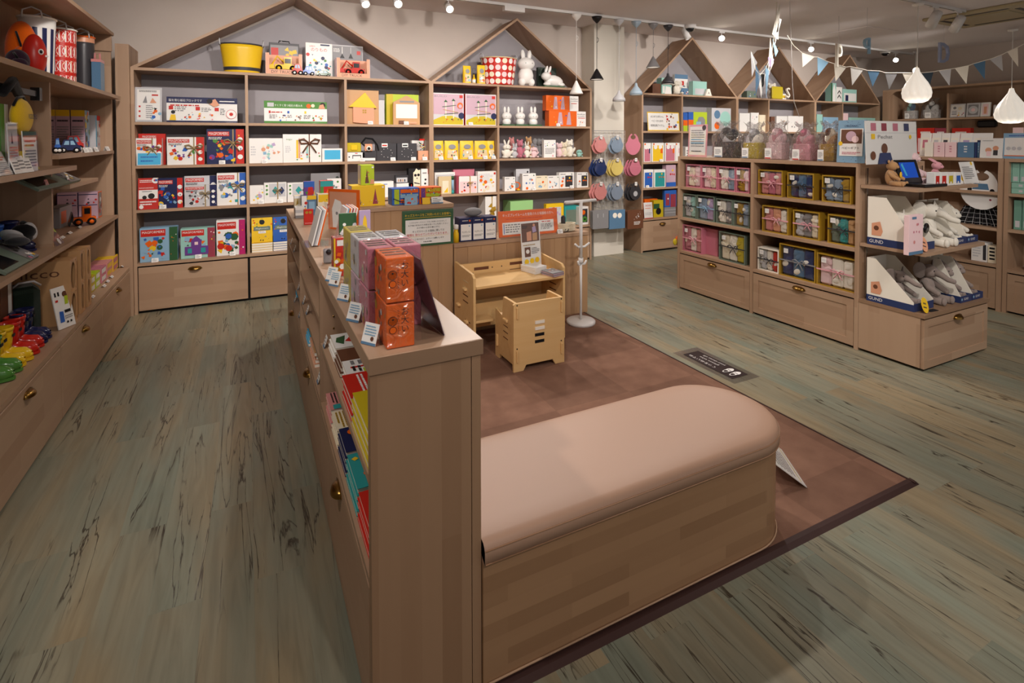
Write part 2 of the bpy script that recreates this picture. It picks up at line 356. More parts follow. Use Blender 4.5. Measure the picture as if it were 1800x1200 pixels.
WALLP = mottled('painted_wall', 'c6bbb2', 'ccc1b8', 3, .75, .05); CEILP = mottled('painted_ceiling', 'e0d9d8', 'e4dddc', 2, .8, .05)
BACKP = mottled('grey_laminate', '9c979b', 'a4a0a4', 4, .5, .02)
struct(MB().box(-1.4, 11.2, -3.0, 6.0, -.05, 0, m=floor_mat()).build('floor'))
struct(MB().box(-1.4, 11.2, -3.0, 6.0, CEIL, CEIL+.08, m=CEILP).build('ceiling'))
struct(MB().box(-1.4, 11.2, 5.9, 6.0, 0, CEIL, m=WALLP).build('wall_back'))
struct(MB().box(-1.45, -1.36, -3.0, 6.0, 0, CEIL, m=WALLP).build('wall_left'))
struct(MB().box(10.25, 10.35, -3.0, 6.0, 0, CEIL, m=WALLP).build('wall_right'))
struct(MB().box(-.985, -.89, 5.47, 5.9, 0, 2.3, m=WZ).build('trim_1'))
pm = MB(); pm.box(3.93, 4.40, 5.62, 5.9, 0, CEIL, m=mottled('white_pillar_paint', 'd6d0c4', 'dcd6ca', 3, .6, .03)); struct(pm.build('wall_pillar'))
ap = MB(); ap.box(7.2, 7.9, 4.2, 4.9, CEIL-.006, CEIL+.01, m=CEILP); struct(ap.build('trim_2'))

# ================= fixtures =================
def handle(parent, x, y, z, rotz=0, w=.09):
    """cup pull: half shell on a backplate, x along, -y out"""
    h = MB(); pr_ = []
    def fn(u, v):
        a = PI*u; b = PI/2*v
        return (-w/2*math.cos(a)*(1-.0*v), -.026*math.sin(a)*math.sin(b) - .001, .014-.03*(1-math.cos(b))*math.sin(a)+.0)
    h.grid(lambda u, v: (-w/2*math.cos(PI*u), -.028*math.sin(PI*u)*math.cos(PI/2*v)-.002, -.010+.026*math.sin(PI/2*v)*(.35+.65*math.sin(PI*u))), 12, 5, 'w', BRASS)
    h.prism([(-w/2-.012, -.004), (-w/2, .012), (-w/4, .019), (w/4, .019), (w/2, .012), (w/2+.012, -.004), (w/2, -.012), (-w/2, -.012)], -.003, 0, 'y', 'w', BRASS)
    return h.build('handle', parent, (x, y, z), (0, 0, rotz))
def drawer(parent, cx, cy, rotz, w, z0, z1, panel=False, hz=None, grain=None, hand=True):
    """drawer front facing local -y"""
    b = MB(); g = grain or WX; h = z1-z0
    if panel:
        f = .05
        b.box(-w/2, w/2, .006, .02, 0, h, m=g)
        for q in ((-w/2, w/2, 0, f), (-w/2, w/2, h-f, h)): b.box(q[0], q[1], 0, .006, q[2], q[3], m=g)
        for q in ((-w/2, -w/2+f), (w/2-f, w/2)): b.box(q[0], q[1], 0, .006, f, h-f, m=g)
    else: b.bev(-w/2, w/2, 0, .02, 0, h, .0015, m=g)
    d = b.build('drawer', parent, (cx, cy, z0), (0, 0, rotz))
    if hand: handle(d, 0, 0, hz-z0 if hz else h-.045)
    return d
def back_unit(label, x0, x1, divs, zs, apexz, drawers, mid_rails=True, peaks=1, base=.435, y0=5.506):
    Y1 = 5.885; t = .024; top = zs[0]
    r = thing('house_shelf', label, 'shelf', ((x0+x1)/2, y0, 0), 0, 'house shaped shelves along the rear wall'); ox = -(x0+x1)/2; D = Y1-y0
    def B(name, a, b, c, d, e, f, m): return MB().box(a+ox, b+ox, c, d, e, f, m=m).build(name, r)
    for x in (x0, x1-t): B('side_panel', x, x+t, 0, D, 0, top-.024, WZ)
    for x in divs: B('divider', x-t/2, x+t/2, .004, D-.012, base, top-.024, WZ)
    B('top_board', x0, x1, 0, D, top-.024, top, WX)
    B('back_panel', x0+t, x1-t, D-.012, D, base, top-.024, BACKP)
    xs = [x0+t/2]+list(divs)+[x1-t/2]
    for z in zs[1:]:
        for a, b in zip(xs, xs[1:]): B('shelf', a+t/2, b-t/2, .002, D-.012, z-.024, z, WX)
    B('base_board', x0+t, x1-t, .001, D-.012, base-.024, base, WX)
    B('plinth', x0+t, x1-t, .03, .05, 0, base-.024, GAPSHADE)  # sheet behind the drawers, shade of the gaps put into its colour
    for a, b in zip(drawers, drawers[1:]):
        drawer(r, (a+b)/2+ox, .002, 0, b-a-.02, .025, base-.038, grain=WX)
    wd = (x1-x0)/peaks
    for k in range(peaks):
        a = x0+k*wd; b = a+wd; mx = (a+b)/2; th = math.atan2(apexz-top, wd/2); dz = .024/math.cos(th)
        for s_, (p, q) in enumerate((((a, top), (mx, apexz)), ((mx, apexz), (b, top)))):
            pts = [(p[0]+ox, p[1]), (q[0]+ox, q[1]), (q[0]+ox, q[1]-dz), (p[0]+ox, p[1]-dz if s_ else p[1])]
            if s_ == 0: pts = [(p[0]+ox, top), (q[0]+ox, q[1]), (q[0]+ox, q[1]-dz), (p[0]+ox+.024/math.sin(th), top)]
            else: pts = [(p[0]+ox, p[1]), (q[0]+ox, q[1]), (q[0]+ox-.024/math.sin(th), top), (p[0]+ox, p[1]-dz)]
            MB().prism(pts, 0, D, 'y', 'w', WX).build('gable_roof', r)
        MB().prism([(a+ox+.06, top), (b+ox-.06, top), (mx+ox, apexz-.06)], D-.01, D, 'y', 'w', BACKP).build('gable_back', r)
    return r
X0, XM, XR = -.888, 1.756, 3.815
ZT, Z1, Z2, Z3, ZB = 2.115, 1.65, 1.275, .896, .435
back_unit('wide house shaped oak shelf in the rear corner, nearest the boot shelves', X0, XM, (-.007, .874), (ZT, Z1, Z2, Z3), 2.885, (X0+.02, -.007, .874, XM-.01))
back_unit('house shaped oak shelf between the wide one and the white pillar', XM, XR, (2.545,), (ZT, Z1, Z2, Z3), 2.885, (XM+.01, 2.545, XR-.02))
G3 = [4.60, 6.347, 8.094, 9.84]; Z3S = (2.097, 1.60, 1.19, .85)
for i, (d_, lb) in enumerate(((5.30, 'narrow house shaped oak shelf just beyond the white pillar and bibs'), (7.02, 'middle one of three narrow house shaped oak shelves past the pillar'), (8.80, 'farthest narrow house shaped oak shelf, meeting the side wall shelving'))):
    back_unit(lb, G3[i], G3[i+1], (d_,), Z3S, 2.885, (G3[i]+.02, d_, G3[i+1]-.02), base=.445)
# --- left wall units (face +X) ---
LS = [2.62, 3.575, 4.466, 5.42]; LP = -1.0
ZA, ZC, ZL = 1.855, .88, .43
for i in range(3):
    a, b = LS[i], LS[i+1]
    r = thing('wall_shelf', ('tall oak shelf of the boots, nearest along the side wall', 'tall oak shelf in the middle of the side wall row', 'tall oak shelf of the side wall row next to the rear corner')[i], 'shelf', (-1.0, (a+b)/2, 0), 0, 'oak shelves along the boot wall')
    oy = -(a+b)/2; w2 = (b-a)/2
    P = lambda nm, x0, x1, y0, y1, z0, z1, m: MB().box(x0+1.0, x1+1.0, y0, y1, z0, z1, m=m).build(nm, r)
    P('base_carcass', -1.36, -.925, -w2, w2, .03, ZL-.024, WZ)
    P('base_board', -1.36, -.905, -w2, w2, ZL-.024, ZL, WY)
    drawer(r, .098, 0, PI/2, b-a-.008, .02, ZL-.03, hz=.36, grain=WY)
    P('back_panel', -1.36, -1.345, -w2, w2, ZL, 2.35, WZ)
    if i == 2: P('side_panel', -1.345, LP, w2-.024, w2, ZL, 2.35, WZ)
    if i == 1: P('divider', -1.345, LP-.02, -.085, -.061, ZC, ZA-.024, WZ)
    P('shelf', -1.345, LP+.06, -w2+.001, w2-.025 if i == 2 else w2, ZA-.026, ZA, WY)
    P('shelf', -1.345, LP+.03, -w2+.001, w2-.025 if i == 2 else w2, ZC-.026, ZC, WY)
    if i == 0: P('shelf', -1.345, LP+.10, -w2, w2, 1.35-.026, 1.35, WY)
    if i == 2: P('shelf', -1.345, LP+.06, -w2+.001, -w2+.15, 1.235-.024, 1.235, WY)
    if i == 1: P('shelf', -1.345, LP+.06, -.06, w2, 1.235-.024, 1.235, WY); P('shelf', -1.345, LP+.10, -w2, -.09, 1.35-.026, 1.35, WY)
    if i == 2: P('shelf', -1.345, LP+.01, -w2+.001, w2-.025, 1.41-.024, 1.41, WY)
    if i == 1: P('shelf', -1.345, LP+.01, -.06, w2, 1.41-.024, 1.41, WY)
    P('canopy', -1.345, LP+.02, -w2, w2, 2.35, 2.375, WY)
    if i == 2: P('bracket', -1.2, LP+.01, w2-.045, w2-.025, 2.22, 2.35, WZ)
# --- central low bookshelf ---
CX0, CX1, CY0, CY1, CZ = .2605, .554, 1.317, 4.458, .965
TOPM = wood('oak_worktop', 1, 'a98a70', 'ba9b80', .4, .09, .9, .5)
TOPD = wood('oak_worktop_edge', 0, '8c7058', '98795f', .42, .05, 1.5, .7)
r = thing('low_bookshelf', 'long waist high oak bookshelf dividing the aisle from the play area', 'bookshelf', (CX0, CY0, 0)); 
Q = lambda nm, x0, x1, y0, y1, z0, z1, m: MB().box(x0-CX0, x1-CX0, y0-CY0, y1-CY0, z0, z1, m=m).build(nm, r)
MB().bev(-.004, CX1-CX0+.004, -.006, CY1-CY0, CZ-.042, CZ, .0015, m=TOPM).build('top_board', r)
MB().box(-.0045, CX1-CX0+.0045, -.008, -.006, CZ-.041, CZ-.001, m=TOPD).build('edge_strip', r)
WE = wood('oak_end_grain_staves', 2, '8c6b50', 'a58467', .42, .055, .9, .35)
Q('end_panel', CX0, CX1-.028, CY0, CY0+.03, 0, CZ-.042, WE); Q('corner_strip', CX1-.026, CX1, CY0, CY0+.03, 0, CZ-.042, WE)
Q('end_panel', CX0, CX1, CY1-.03, CY1, 0, CZ-.042, WE)
Q('back_panel', CX1-.02, CX1, CY0+.03, CY1-.03, 0, CZ-.042, WZ)
DV = (2.365, 3.34)
for y in DV: 
    b = MB().box(0, CX1-CX0-.02, y-.013-CY0, y+.013-CY0, .05, CZ-.042, m=WZ)
    for z in (.46, .51, .56, .70, .75, .80, .85): b.tube([(.055, y-.0135-CY0, z), (.055, y-.0155-CY0, z)], .004, 8, 'k', BRASS)
    b.build('divider', r)
ys = [CY0+.03, DV[0]-.013, DV[0]+.013, DV[1]-.013, DV[1]+.013, CY1-.03]
for i, (s1, s2) in enumerate(((.644, None), (.56, .735), (.553, .735))):
    a, b = ys[2*i], ys[2*i+1]
    for z in (s1, s2):
        if z: Q('shelf', CX0+.003, CX1-.02, a, b, z-.02, z, WY)
    Q('base_board', CX0, CX1-.02, a, b, .375, .393, WY)
    Q('plinth', CX0+.04, CX0+.06, a, b, 0, .37, GAPSHADE)
    drawer(r, .0, (a+b)/2-CY0, -PI/2, b-a-.006, .012, .366, hz=.325, grain=WY)
# --- counters behind the play area ---
GROOVE = wood('oak_boarding', 2, 'a88462', 'b8946f', .45, .105, 9, .3)
def counter(name, label, x0, x1, y0, y1, h):
    r = thing(name, label, 'counter', ((x0+x1)/2, y0, 0)); w = x1-x0; n = round(w/.112); b = MB(); st = w/n
    for i in range(n): b.bev(-w/2+i*st, -w/2+(i+1)*st, 0, .02, .0, h-.03, .003, m=GROOVE)
    b.build('front_boarding', r)
    MB().box(-w/2, w/2, .02, y1-y0, 0, h-.03, m=WZ).build('carcass', r)
    MB().bev(-w/2-.004, w/2+.004, -.008, y1-y0, h-.03, h, .002, m=WX).build('counter_top', r)
    return r
counter('play_area_counter', 'higher plank fronted oak counter bearing the green notice', CX1+.005, 1.392, 3.84, 4.2, 1.012)
counter('play_area_counter', 'lower plank fronted oak counter behind the play desk', 1.40, 2.622, 3.84, 4.05, .70)
# --- bench ---
def capsule(x0, ya, yb, xe, inset=0, n=20):
    rr = (yb-ya)/2-inset; cy_ = (ya+yb)/2; cx_ = xe-(yb-ya)/2
    pts = [(x0, ya+inset)]+[(cx_+rr*math.cos(-PI/2+PI*i/n), cy_+rr*math.sin(-PI/2+PI*i/n)) for i in range(n+1)]+[(x0, yb-inset)]
    return pts
r = thing('bench', 'low oak bench with rounded end and tan padded vinyl seat', 'bench', (0, 0, 0))
BX = wood('oak_bench_staves', 0, '8f6c4e', 'ac8765', .42, .045, .42, .3)
MB().prism(capsule(CX1+.002, 1.302, 1.785, 1.885, .006, 28), .012, .352, 'z', 'w', BX).build('bench_body', r)
b = MB(); prof = [(0, .352), (0, .39), (.004, .401), (.012, .409), (.03, .414), (.08, .417)]; rings = [capsule(CX1+.002, 1.296, 1.791, 1.891, i_, 28) for i_, z in prof]
n_ = len(rings[0]); vs = [(x, y, prof[j][1]) for j, rg in enumerate(rings) for x, y in rg]
b.add(vs, [(j*n_+i, j*n_+i+1, (j+1)*n_+i+1, (j+1)*n_+i) for j in range(len(rings)-1) for i in range(n_-1)]+[tuple(range(n_))[::-1], tuple(range((len(rings)-1)*n_, len(rings)*n_))], 'w', LEATHER, True)
b.add([vs[0], vs[(len(rings)-1)*n_], vs[len(rings)*n_-1], vs[n_-1]], [(0, 3, 2, 1)], 'w', LEATHER)
cu_ = b.build('seat_cushion', r)
for z in (.392, .355): MB().tube([(x, y, z) for x, y in capsule(CX1+.004, 1.296, 1.791, 1.891, 0, 28)], .0022, 6, 'w', simple('vinyl_piping', 'a37c5e', .4)).build('piping', cu_)
MB().tube([(x, y, .016) for x, y in capsule(CX1+.004, 1.302, 1.785, 1.885, .002, 28)], .003, 6, 'w', simple('base_seal', 'b9977a', .5)).build('base_trim', r)
# --- carpet ---
RUG = mottled('brown_carpet_tile', '785848', '876553', 9, .95, .5, .5)
r = thing('play_area_carpet', 'brown tiled carpet of the play area with dark rubber edging', 'carpet', (CX1, 1.3, 0))
RX = 2.592; RY0 = 1.276; EDG = simple('dark_rubber', '3a2320', .5)
MB().box(.001, RX-CX1-.02, RY0-1.3+.03, 3.83-1.3, .0, .006, m=RUG).build('carpet_pile', r)
MB().prism([(RY0-1.3-.008, 0), (RY0-1.3+.012, .007), (RY0-1.3+.03, .008), (RY0-1.3+.035, 0)], -.0, RX-CX1+.0, 'x', 'w', EDG).build('edging', r)
MB().prism([(RX-CX1-.022, 0), (RX-CX1-.02, .009), (RX-CX1-.012, .009), (RX-CX1, 0)], RY0-1.3, 3.83-1.3, 'y', 'w', EDG).build('edging', r)
# --- island with gift boxes ---
IX, IY0, IYD, IY1 = 3.856, 2.286, 3.185, 4.065; IZ = (1.323, 1.022, .717, .385)
def island(label, X, y0, yd, y1, depth, zs, near_end=True, dr=True):
    r = thing('gift_gondola', label, 'shelf', (X, y0, 0)); t = .03
    Q = lambda nm, x0, x1, ya, yb, z0, z1, m: MB().box(x0, x1, ya-y0, yb-y0, z0, z1, m=m).build(nm, r)
    Q('top_board', 0, depth, y0, y1, zs[0]-.028, zs[0], WY)
    for y in (y0, y1-t): Q('side_panel', 0, depth, y, y+t, 0, zs[0]-.028, WZ)
    if yd: Q('divider', .0, depth, yd-t/2, yd+t/2, 0, zs[0]-.028, WZ)
    Q('middle_panel', depth/2-.01, depth/2+.01, y0+t, y1-t, .03, zs[0]-.028, WZ)
    yy = [(y0+t, yd-t/2), (yd+t/2, y1-t)] if yd else [(y0+t, y1-t)]
    for a, b in yy:
        for z in zs[1:]:
            Q('shelf', .002, depth/2-.01, a, b, z-.024, z, WY)
        if dr:
            Q('plinth', .04, .05, a, b, 0, zs[-1]-.024, GAPSHADE)
            drawer(r, .001, (a+b)/2-y0, -PI/2, b-a-.008, .018, zs[-1]-.036, True, hz=zs[-1]-.062, grain=WY)
    return r
gi = island('two bay oak gondola full of ribboned gift boxes', IX, IY0, IYD, IY1, .814, IZ)
isl2 = island('oak gondola beyond the end display, holding albums and bibs', 5.8, 2.25, 3.15, 4.0, .6, (1.323, 1.03, .717, .40)) 
isl3 = island('oak gondola holding the mint green boxes, across the far aisle', 5.82, 1.2, None, 2.245, .6, (1.323, 1.025, .717, .372))
r = thing('end_display', 'oak end display with drawer base carrying the plush toys', 'shelf', (IX, 1.876, 0))
MB().box(0, .814, .022, .408, .02, .346, m=WZ).build('base_carcass', r)
MB().box(-.004, .818, -.006, .408, .346, .37, m=TOPD).build('base_top', r)
drawer(r, .407, .0, 0, .80, .018, .335, True, hz=.30)
for z, y_ in ((.765, .0), (1.173, .045)): MB().prism([(.0, y_), (.80, y_+.02), (.80, .406), (0, .406)], z-.022, z, 'z', 'w', WX).build('shelf', r)
for x in (.06, .75):
    b = MB().box(x, x+.012, .396, .408, .37, 1.29, m=CHROME)
    b.build('slotted_upright', r)
# --- side wall unit far off (faces -X) ---
RX0 = 9.78; ZR = bp(1566, 158, 'X', RX0).z; ZR1 = bp(1600, 209, 'X', RX0).z
r = thing('side_wall_shelf', 'oak wall shelf with rounded corner valance under the pennants', 'shelf', (RX0, 2.4, 0))
YE = 5.44
Q = lambda nm, x0, x1, ya, yb, z0, z1, m: MB().box(x0-RX0, x1-RX0, ya-2.4, yb-2.4, z0, z1, m=m).build(nm, r)
Q('top_board', RX0, 10.22, 2.4, YE, ZR-.03, ZR, WY); Q('back_panel', 10.2, 10.24, 2.4, YE, 0, ZR-.03, WZ)
Q('side_panel', RX0, 10.2, YE-.1, YE, 0, ZR-.03, WZ)
for z in (ZR1, 1.25, .82): Q('shelf', RX0+.01, 10.2, 2.4, YE-.1, z-.028, z, WY)
for y in (4.48, 3.55): Q('divider', RX0+.02, 10.2, y, y+.026, 0, ZR-.12 if y > 4 else ZR-.03, WZ)
Q('base_carcass', RX0, 10.2, 2.4, YE-.1, .02, .42, WY)
b = MB(); k = .16; arc = [(YE-.1-2.4, ZR-.03)]+[(YE-.1-2.4-k+k*math.cos(a*PI/16), ZR-.03-k+k*math.sin(a*PI/16)) for a in range(9)][::-1]
b.prism([(YE-.1-2.4, ZR-.03-k)]+[(YE-.1-2.4-k+k*math.cos(a*PI/16), ZR-.03-k+k*math.sin(a*PI/16)) for a in range(9)]+[(YE-.1-2.4, ZR-.03)], 0, .03, 'x', 'w', WZ).build('curved_corner', r)
# ================= goods: makers =================
OX = lambda a, b: 0
def bow(mb, x, z, s, c, y=-.004, m=SATIN):
    for sg in (-1, 1):
        mb.tube([(x, y, z), (x+sg*s*.35, y-.012, z+s*.28), (x+sg*s*.62, y-.014, z+s*.2), (x+sg*s*.5, y-.010, z-s*.02), (x, y-.004, z)], [s*.04, s*.06, s*.065, s*.055, s*.04], 6, c, m)
        mb.tube([(x, y-.004, z), (x+sg*s*.22, y-.010, z-s*.3), (x+sg*s*.42, y-.006, z-s*.62)], [s*.035, s*.05, s*.045], 6, c, m)
    mb.ell(x, y-.008, z, s*.1, s*.07, s*.1, c, m, n=8, k=6)
def ribbon(parent, w, h, dep, c, rx=.5, rz=None, bs=.07, bz=None):
    b = MB(); x = -w/2+w*rx; t = .005
    if rx is not None: b.box(x-t, x+t, -.002, 0, 0, h+.002, c, SATIN); b.box(x-t, x+t, -.002, dep, h, h+.002, c, SATIN)
    if rz is not None: b.box(-w/2-.001, w/2+.001, -.003, -.001, h*rz-t, h*rz+t, c, SATIN)
    bow(b, x, h*(bz if bz is not None else (rz if rz is not None else .6)), bs, c)
    return b.build('ribbon', parent)
CARDS = [None]
def price(p, rz, label, w=.05, h=.034, c='w', strip=None):
    """folded price card on a shelf lip; p = middle of its foot"""
    b = MB(); b.add([(-w/2, 0, 0), (w/2, 0, 0), (w/2, .014, h), (-w/2, .014, h), (w/2, .026, 0), (-w/2, .026, 0)], [(0, 1, 2, 3), (3, 2, 4, 5)], c, PAPER)
    for i, (a, q) in enumerate(((.2, .7), (.45, .85), (.7, .5))):
        z0 = h*a; y = .014*a-.0008; b.add([(-w*.38, y, z0), (-w*.38+w*q*.8, y, z0), (-w*.38+w*q*.8, y+.002, z0+h*.09), (-w*.38, y+.002, z0+h*.09)], [(0, 1, 2, 3)], 'e', PAPER)
    if strip: b.add([(-w/2, -.0008, .0), (w/2, -.0008, .0), (w/2, .002, h*.16), (-w/2, .002, h*.16)], [(0, 1, 2, 3)], strip, PAPER)
    o = b.build('price_card', None, p, (0, 0, rz)); return tag(o, label, 'price card', 'white price cards on the shelves')
def fwd(rz, d):   # d metres towards the viewer of a row turned by rz
    return Vector((math.sin(rz)*d, -math.cos(rz)*d, 0))
def rgt(rz, d): return Vector((math.cos(rz)*d, math.sin(rz)*d, 0))
def oblique(row, x0, x1, y, inset):
    'place and true width of a round thing on the side wall, from its angular width'
    p = bp((x0+x1)/2, y, 'X', row.plane-inset); d = (p-EYE).dot(cf); return Vector((p.x, p.y, row.z+.0006)), (x1-x0)*d/FPX/1.12, p.z-row.z
def pl(desc):
    l = ' '.join(('white price card before the '+desc.replace(',', '')).split()[:16]); return l
def lab(desc, where): return desc+(', ' if ' ' in where else ' ')+where if where else desc
def G(row, x0, x1, y, desc, c='w', art=(), dep=.09, name='toy_box', cat='box', group=None, inset=.035, base=None, rib=None, rx=.5, rz=None, bs=.07, bz=None, tilt=.0, m=CARD, card=None, side=None, back=0, bev=.0015, h=None, turn=0, mb=None):
    p, r, w, hh = row.at(x0, x1, y, inset, base); hh = h or hh
    b = mb or MB(); b.bev(-w/2, w/2, 0, dep, 0, hh, bev, c, m); b.art(w, hh, art, 0, m)
    if side: b.add([(-w/2-.0006, .004, .004), (-w/2-.0006, dep-.004, .004), (-w/2-.0006, dep-.004, hh-.004), (-w/2-.0006, .004, hh-.004)], [(0, 3, 2, 1)], side, m)
    L = lab(desc, row.where)
    if rib:
        t = thing(name, L, cat, p, (-tilt, 0, r) if tilt else r, group); b.build('carton', t); ribbon(t, w, hh, dep, rib, rx, rz, bs, bz)
    else: t = tag(b.build(name, None, p, (-tilt, 0, r+turn)), L, cat, group)
    if card: cx = card if isinstance(card, (int, float)) and card is not True else 0; price(p+fwd(r, .028)+rgt(r, w*cx), r, pl(desc))
    return t, w, hh
def seated(mb, s, c, ears='round', m=CLOTH, belly=None, limb=None, x=0, y=0):
    """sitting soft toy of height s, one fused form"""
    limb = limb or c
    mb.ell(x, y, s*.30, s*.21, s*.19, s*.30, c, m); mb.ell(x, y-.02*s, s*.70, s*.20, s*.18, s*.18, c, m)
    if belly: mb.ell(x, y-s*.07, s*.30, s*.14, s*.14, s*.2, belly, m)
    mb.ell(x, y-s*.17, s*.66, s*.09, s*.08, s*.07, belly or c, m, n=10, k=6)
    for sg in (-1, 1):
        mb.ell(x+sg*s*.17, y-s*.22, s*.09, s*.09, s*.20, s*.085, limb, m, (0, 0, -sg*.3)); mb.ell(x+sg*s*.2, y-s*.08, s*.36, s*.07, s*.09, s*.18, limb, m, (.5, sg*.4, 0))
        if ears == 'round': mb.ell(x+sg*s*.15, y, s*.86, s*.075, s*.04, s*.075, c, m, n=10, k=6)
        elif ears == 'long': mb.ell(x+sg*s*.09, y, s*1.0, s*.05, s*.035, s*.19, c, m, (0, sg*.2, 0), 10, 7)
        elif ears == 'lop': mb.ell(x+sg*s*.2, y, s*.66, s*.055, s*.04, s*.2, c, m, (0, -sg*.25, 0), 10, 7)
        elif ears == 'wide': mb.ell(x+sg*s*.27, y, s*.74, s*.15, s*.03, s*.15, c, m, (0, 0, sg*.3), 12, 7)
        mb.ell(x+sg*s*.07, y-s*.19, s*.74, s*.014, s*.012, s*.016, 'k', GLOSS, n=6, k=4)
    return mb
def toy(row, x0, x1, y, desc, c, ears='round', cat='plush toy', name='plush_toy', group=None, belly=None, limb=None, inset=.1, turn=0, base=None):
    p, r, w, h = row.at(x0, x1, y, inset, base); s = h/(1.16 if ears == 'long' else .95)
    b = MB(); b.T = Matrix.Diagonal((min(1.5, w/(s*.58)), 1, 1, 1)); seated(b, s, c, ears, belly=belly, limb=limb); b.T = None
    return tag(b.build(name, None, p, (0, 0, r+turn)), lab(desc, row.where), cat, group)
def sign(row, x0, x1, y, desc, c, art, inset=.02, tilt=.12, name='shelf_sign', cat='sign', base=None, th=.004, feet=True, m=PAPER, clearback=True, group=None):
    p, r, w, h = row.at(x0, x1, y, inset, base)
    t = thing(name, lab(desc, row.where), cat, p, r, group)
    b = MB(); b.box(-w/2, w/2, 0, th, 0, h, c, m); b.art(w, h, art, 0, m); o = b.build('printed_panel', t, None, (-tilt, 0, 0))
    if feet:
        q = MB(); q.box(-w/2-.004, w/2+.004, -.004, -.002, -.0, h+.004, 'w', CLEAR); q.box(-w/2-.004, w/2+.004, -.03, -.002, 0, .002, 'w', CLEAR); q.build('acrylic_holder', t, (0, 0, .001), (-tilt*.98, 0, 0))
    return t, w, h
MF = ('r', .03, .80, .55, .93, 'r')
def mg(bg, band, seed, pal=('r', 'y', 'g', 'b', 'o', 'v'), top='w', n=22, brand='MAGFORMERS'):
    a = [('r', 0, .0, .78, 1, bg), ('r', .78, 0, 1, 1, band), ('r', .03, .80, .60, .93, 'r'), ('t', .315, .865, .12, brand, 'w', .52), ('s', .1, .12, .72, .7, n, pal, seed, .8), ('l', .05, .70, .4, .78, 2, 'w' if bg in ('n', 'k') else 'k')]
    for i in range(3): a.append(('c', .89, .2+.25*i, .07, rgb('w')))
    return a + [('s', .82, .12, .97, .85, 6, pal, seed+1, .25)]
W1 = lambda z, w: Row('Y', 5.506, z, w, () if z > 2 else (X0+.011, -.007, .874, XM-.011, XM+.011, 2.545, XR-.011))
# ---------- top of the wide rear shelf ----------
T1 = W1(ZT, 'atop the wide rear shelf')
def tub(row, x0, x1, y, label, c, rim, deco=None, inset=.12, handles='wire', taper=.82, sx=1, sy=.72, name='storage_tub', cat='basket', m=SATIN):
    p, r, w, h = row.at(x0, x1, y, inset)
    if row.face == 'R': p, w, h = oblique(row, x0, x1, y, inset)
    R_ = w/2
    t = thing(name, label, cat, p, r); b = MB(); pts = [(R_*taper*.98, .0), (R_*taper, .01)]+[(R_*(taper+(1-taper)*i/6), .01+(h-.01)*i/6) for i in range(1, 7)]+[(R_*.97, h-.001), (R_*taper*.96, .012), (0, .012)]
    b.lathe([(0, 0)]+pts, 0, 0, 40, c, m, 1, sy)
    if deco: deco(b, R_, h, taper, sy)
    b.build('tub', t); q = MB(); q.tube([(R_*1.0*math.cos(a*PI/18), R_*1.0*sy*math.sin(a*PI/18), h) for a in range(36)], .007, 8, rim, m, closed=True); q.build('rim', t)
    for sg in (-1, 1):
        k = MB(); k.tube([(sg*R_*.97, -.05, h-.01), (sg*R_*1.0, -.045, h+.035), (sg*R_*1.0, 0, h+.055), (sg*R_*1.0, .045, h+.035), (sg*R_*.97, .05, h-.01)], .005, 6, rim if handles != 'wire' else 'l', m); k.build('handle', t)
    return t
def band(b, R_, h, tp, sy):
    f = lambda z: R_*(tp+(1-tp)*z/h)*1.004
    b.lathe([(f(.02), .02), (f(.05), .05)], 0, 0, 40, 'd', SATIN, 1, sy)
tub(T1, 386, 463, 80, 'yellow oval storage tub with dark rim on top of the wide rear shelf', 'y', 'd', band)
def vehicle(row, x0, x1, y, label, c, kind='car', inset=.05, name='toy_car', rt=0, cat='toy car', group=None):
    p, r, w, h = row.at(x0, x1, y, inset)
    if row.face == 'R': p, w, h = oblique(row, x0, x1, y, inset+.04); r = .35; w *= .92
    t = thing(name, label, cat, p, r+rt, group); L = w; d = L*.5
    b = MB(); b.T = Matrix.Translation((0, d/2, 0))
    if kind == 'car':
        b.prism([(-L/2, h*.2), (-L/2, h*.5), (-L*.36, h*.6), (-L*.26, h*.97), (L*.22, h), (L*.38, h*.6), (L/2, h*.5), (L/2, h*.2)], -d/2, d/2, 'y', c, GLOSS)
        b.prism([(-L*.27, h*.6), (-L*.2, h*.88), (L*.16, h*.9), (L*.26, h*.6)], -d/2-.001, d/2+.001, 'y', 'B', GLOSS)
        b.box(-L*.03, L*.03, -d/2-.002, -d/2, h*.3, h*.9, c, GLOSS)
    else:
        b.box(-L/2, L/2, -d/2, d/2, h*.2, h*.45, c, GLOSS); b.box(-L*.1, L*.3, -d*.4, d*.4, h*.45, h, c, GLOSS); b.box(-L*.02, L*.24, -d*.41, d*.41, h*.6, h*.9, 'k', GLOSS)
        b.prism([(-L/2, h*.45), (-L*.68, 0), (-L*.72, h*.1), (-L*.55, h*.75)], -d*.55, d*.55, 'y', 'k' if c == 'o' else c, GLOSS)
    b.build('car_body', t)
    for sx_ in (-1, 1):
        for e in (-1, 1):
            q = MB(); q.T = Matrix.Translation((sx_*L*.3, d/2, h*.2)); q.tube([(0, e*d*.42, 0), (0, e*d*.55, 0)], h*.2, 14, 'k', GLOSS); q.tube([(0, e*d*.551, 0), (0, e*d*.56, 0)], h*.1, 10, 'w' if kind == 'car' else c, GLOSS)
            q.build('wheel', t)
    return t
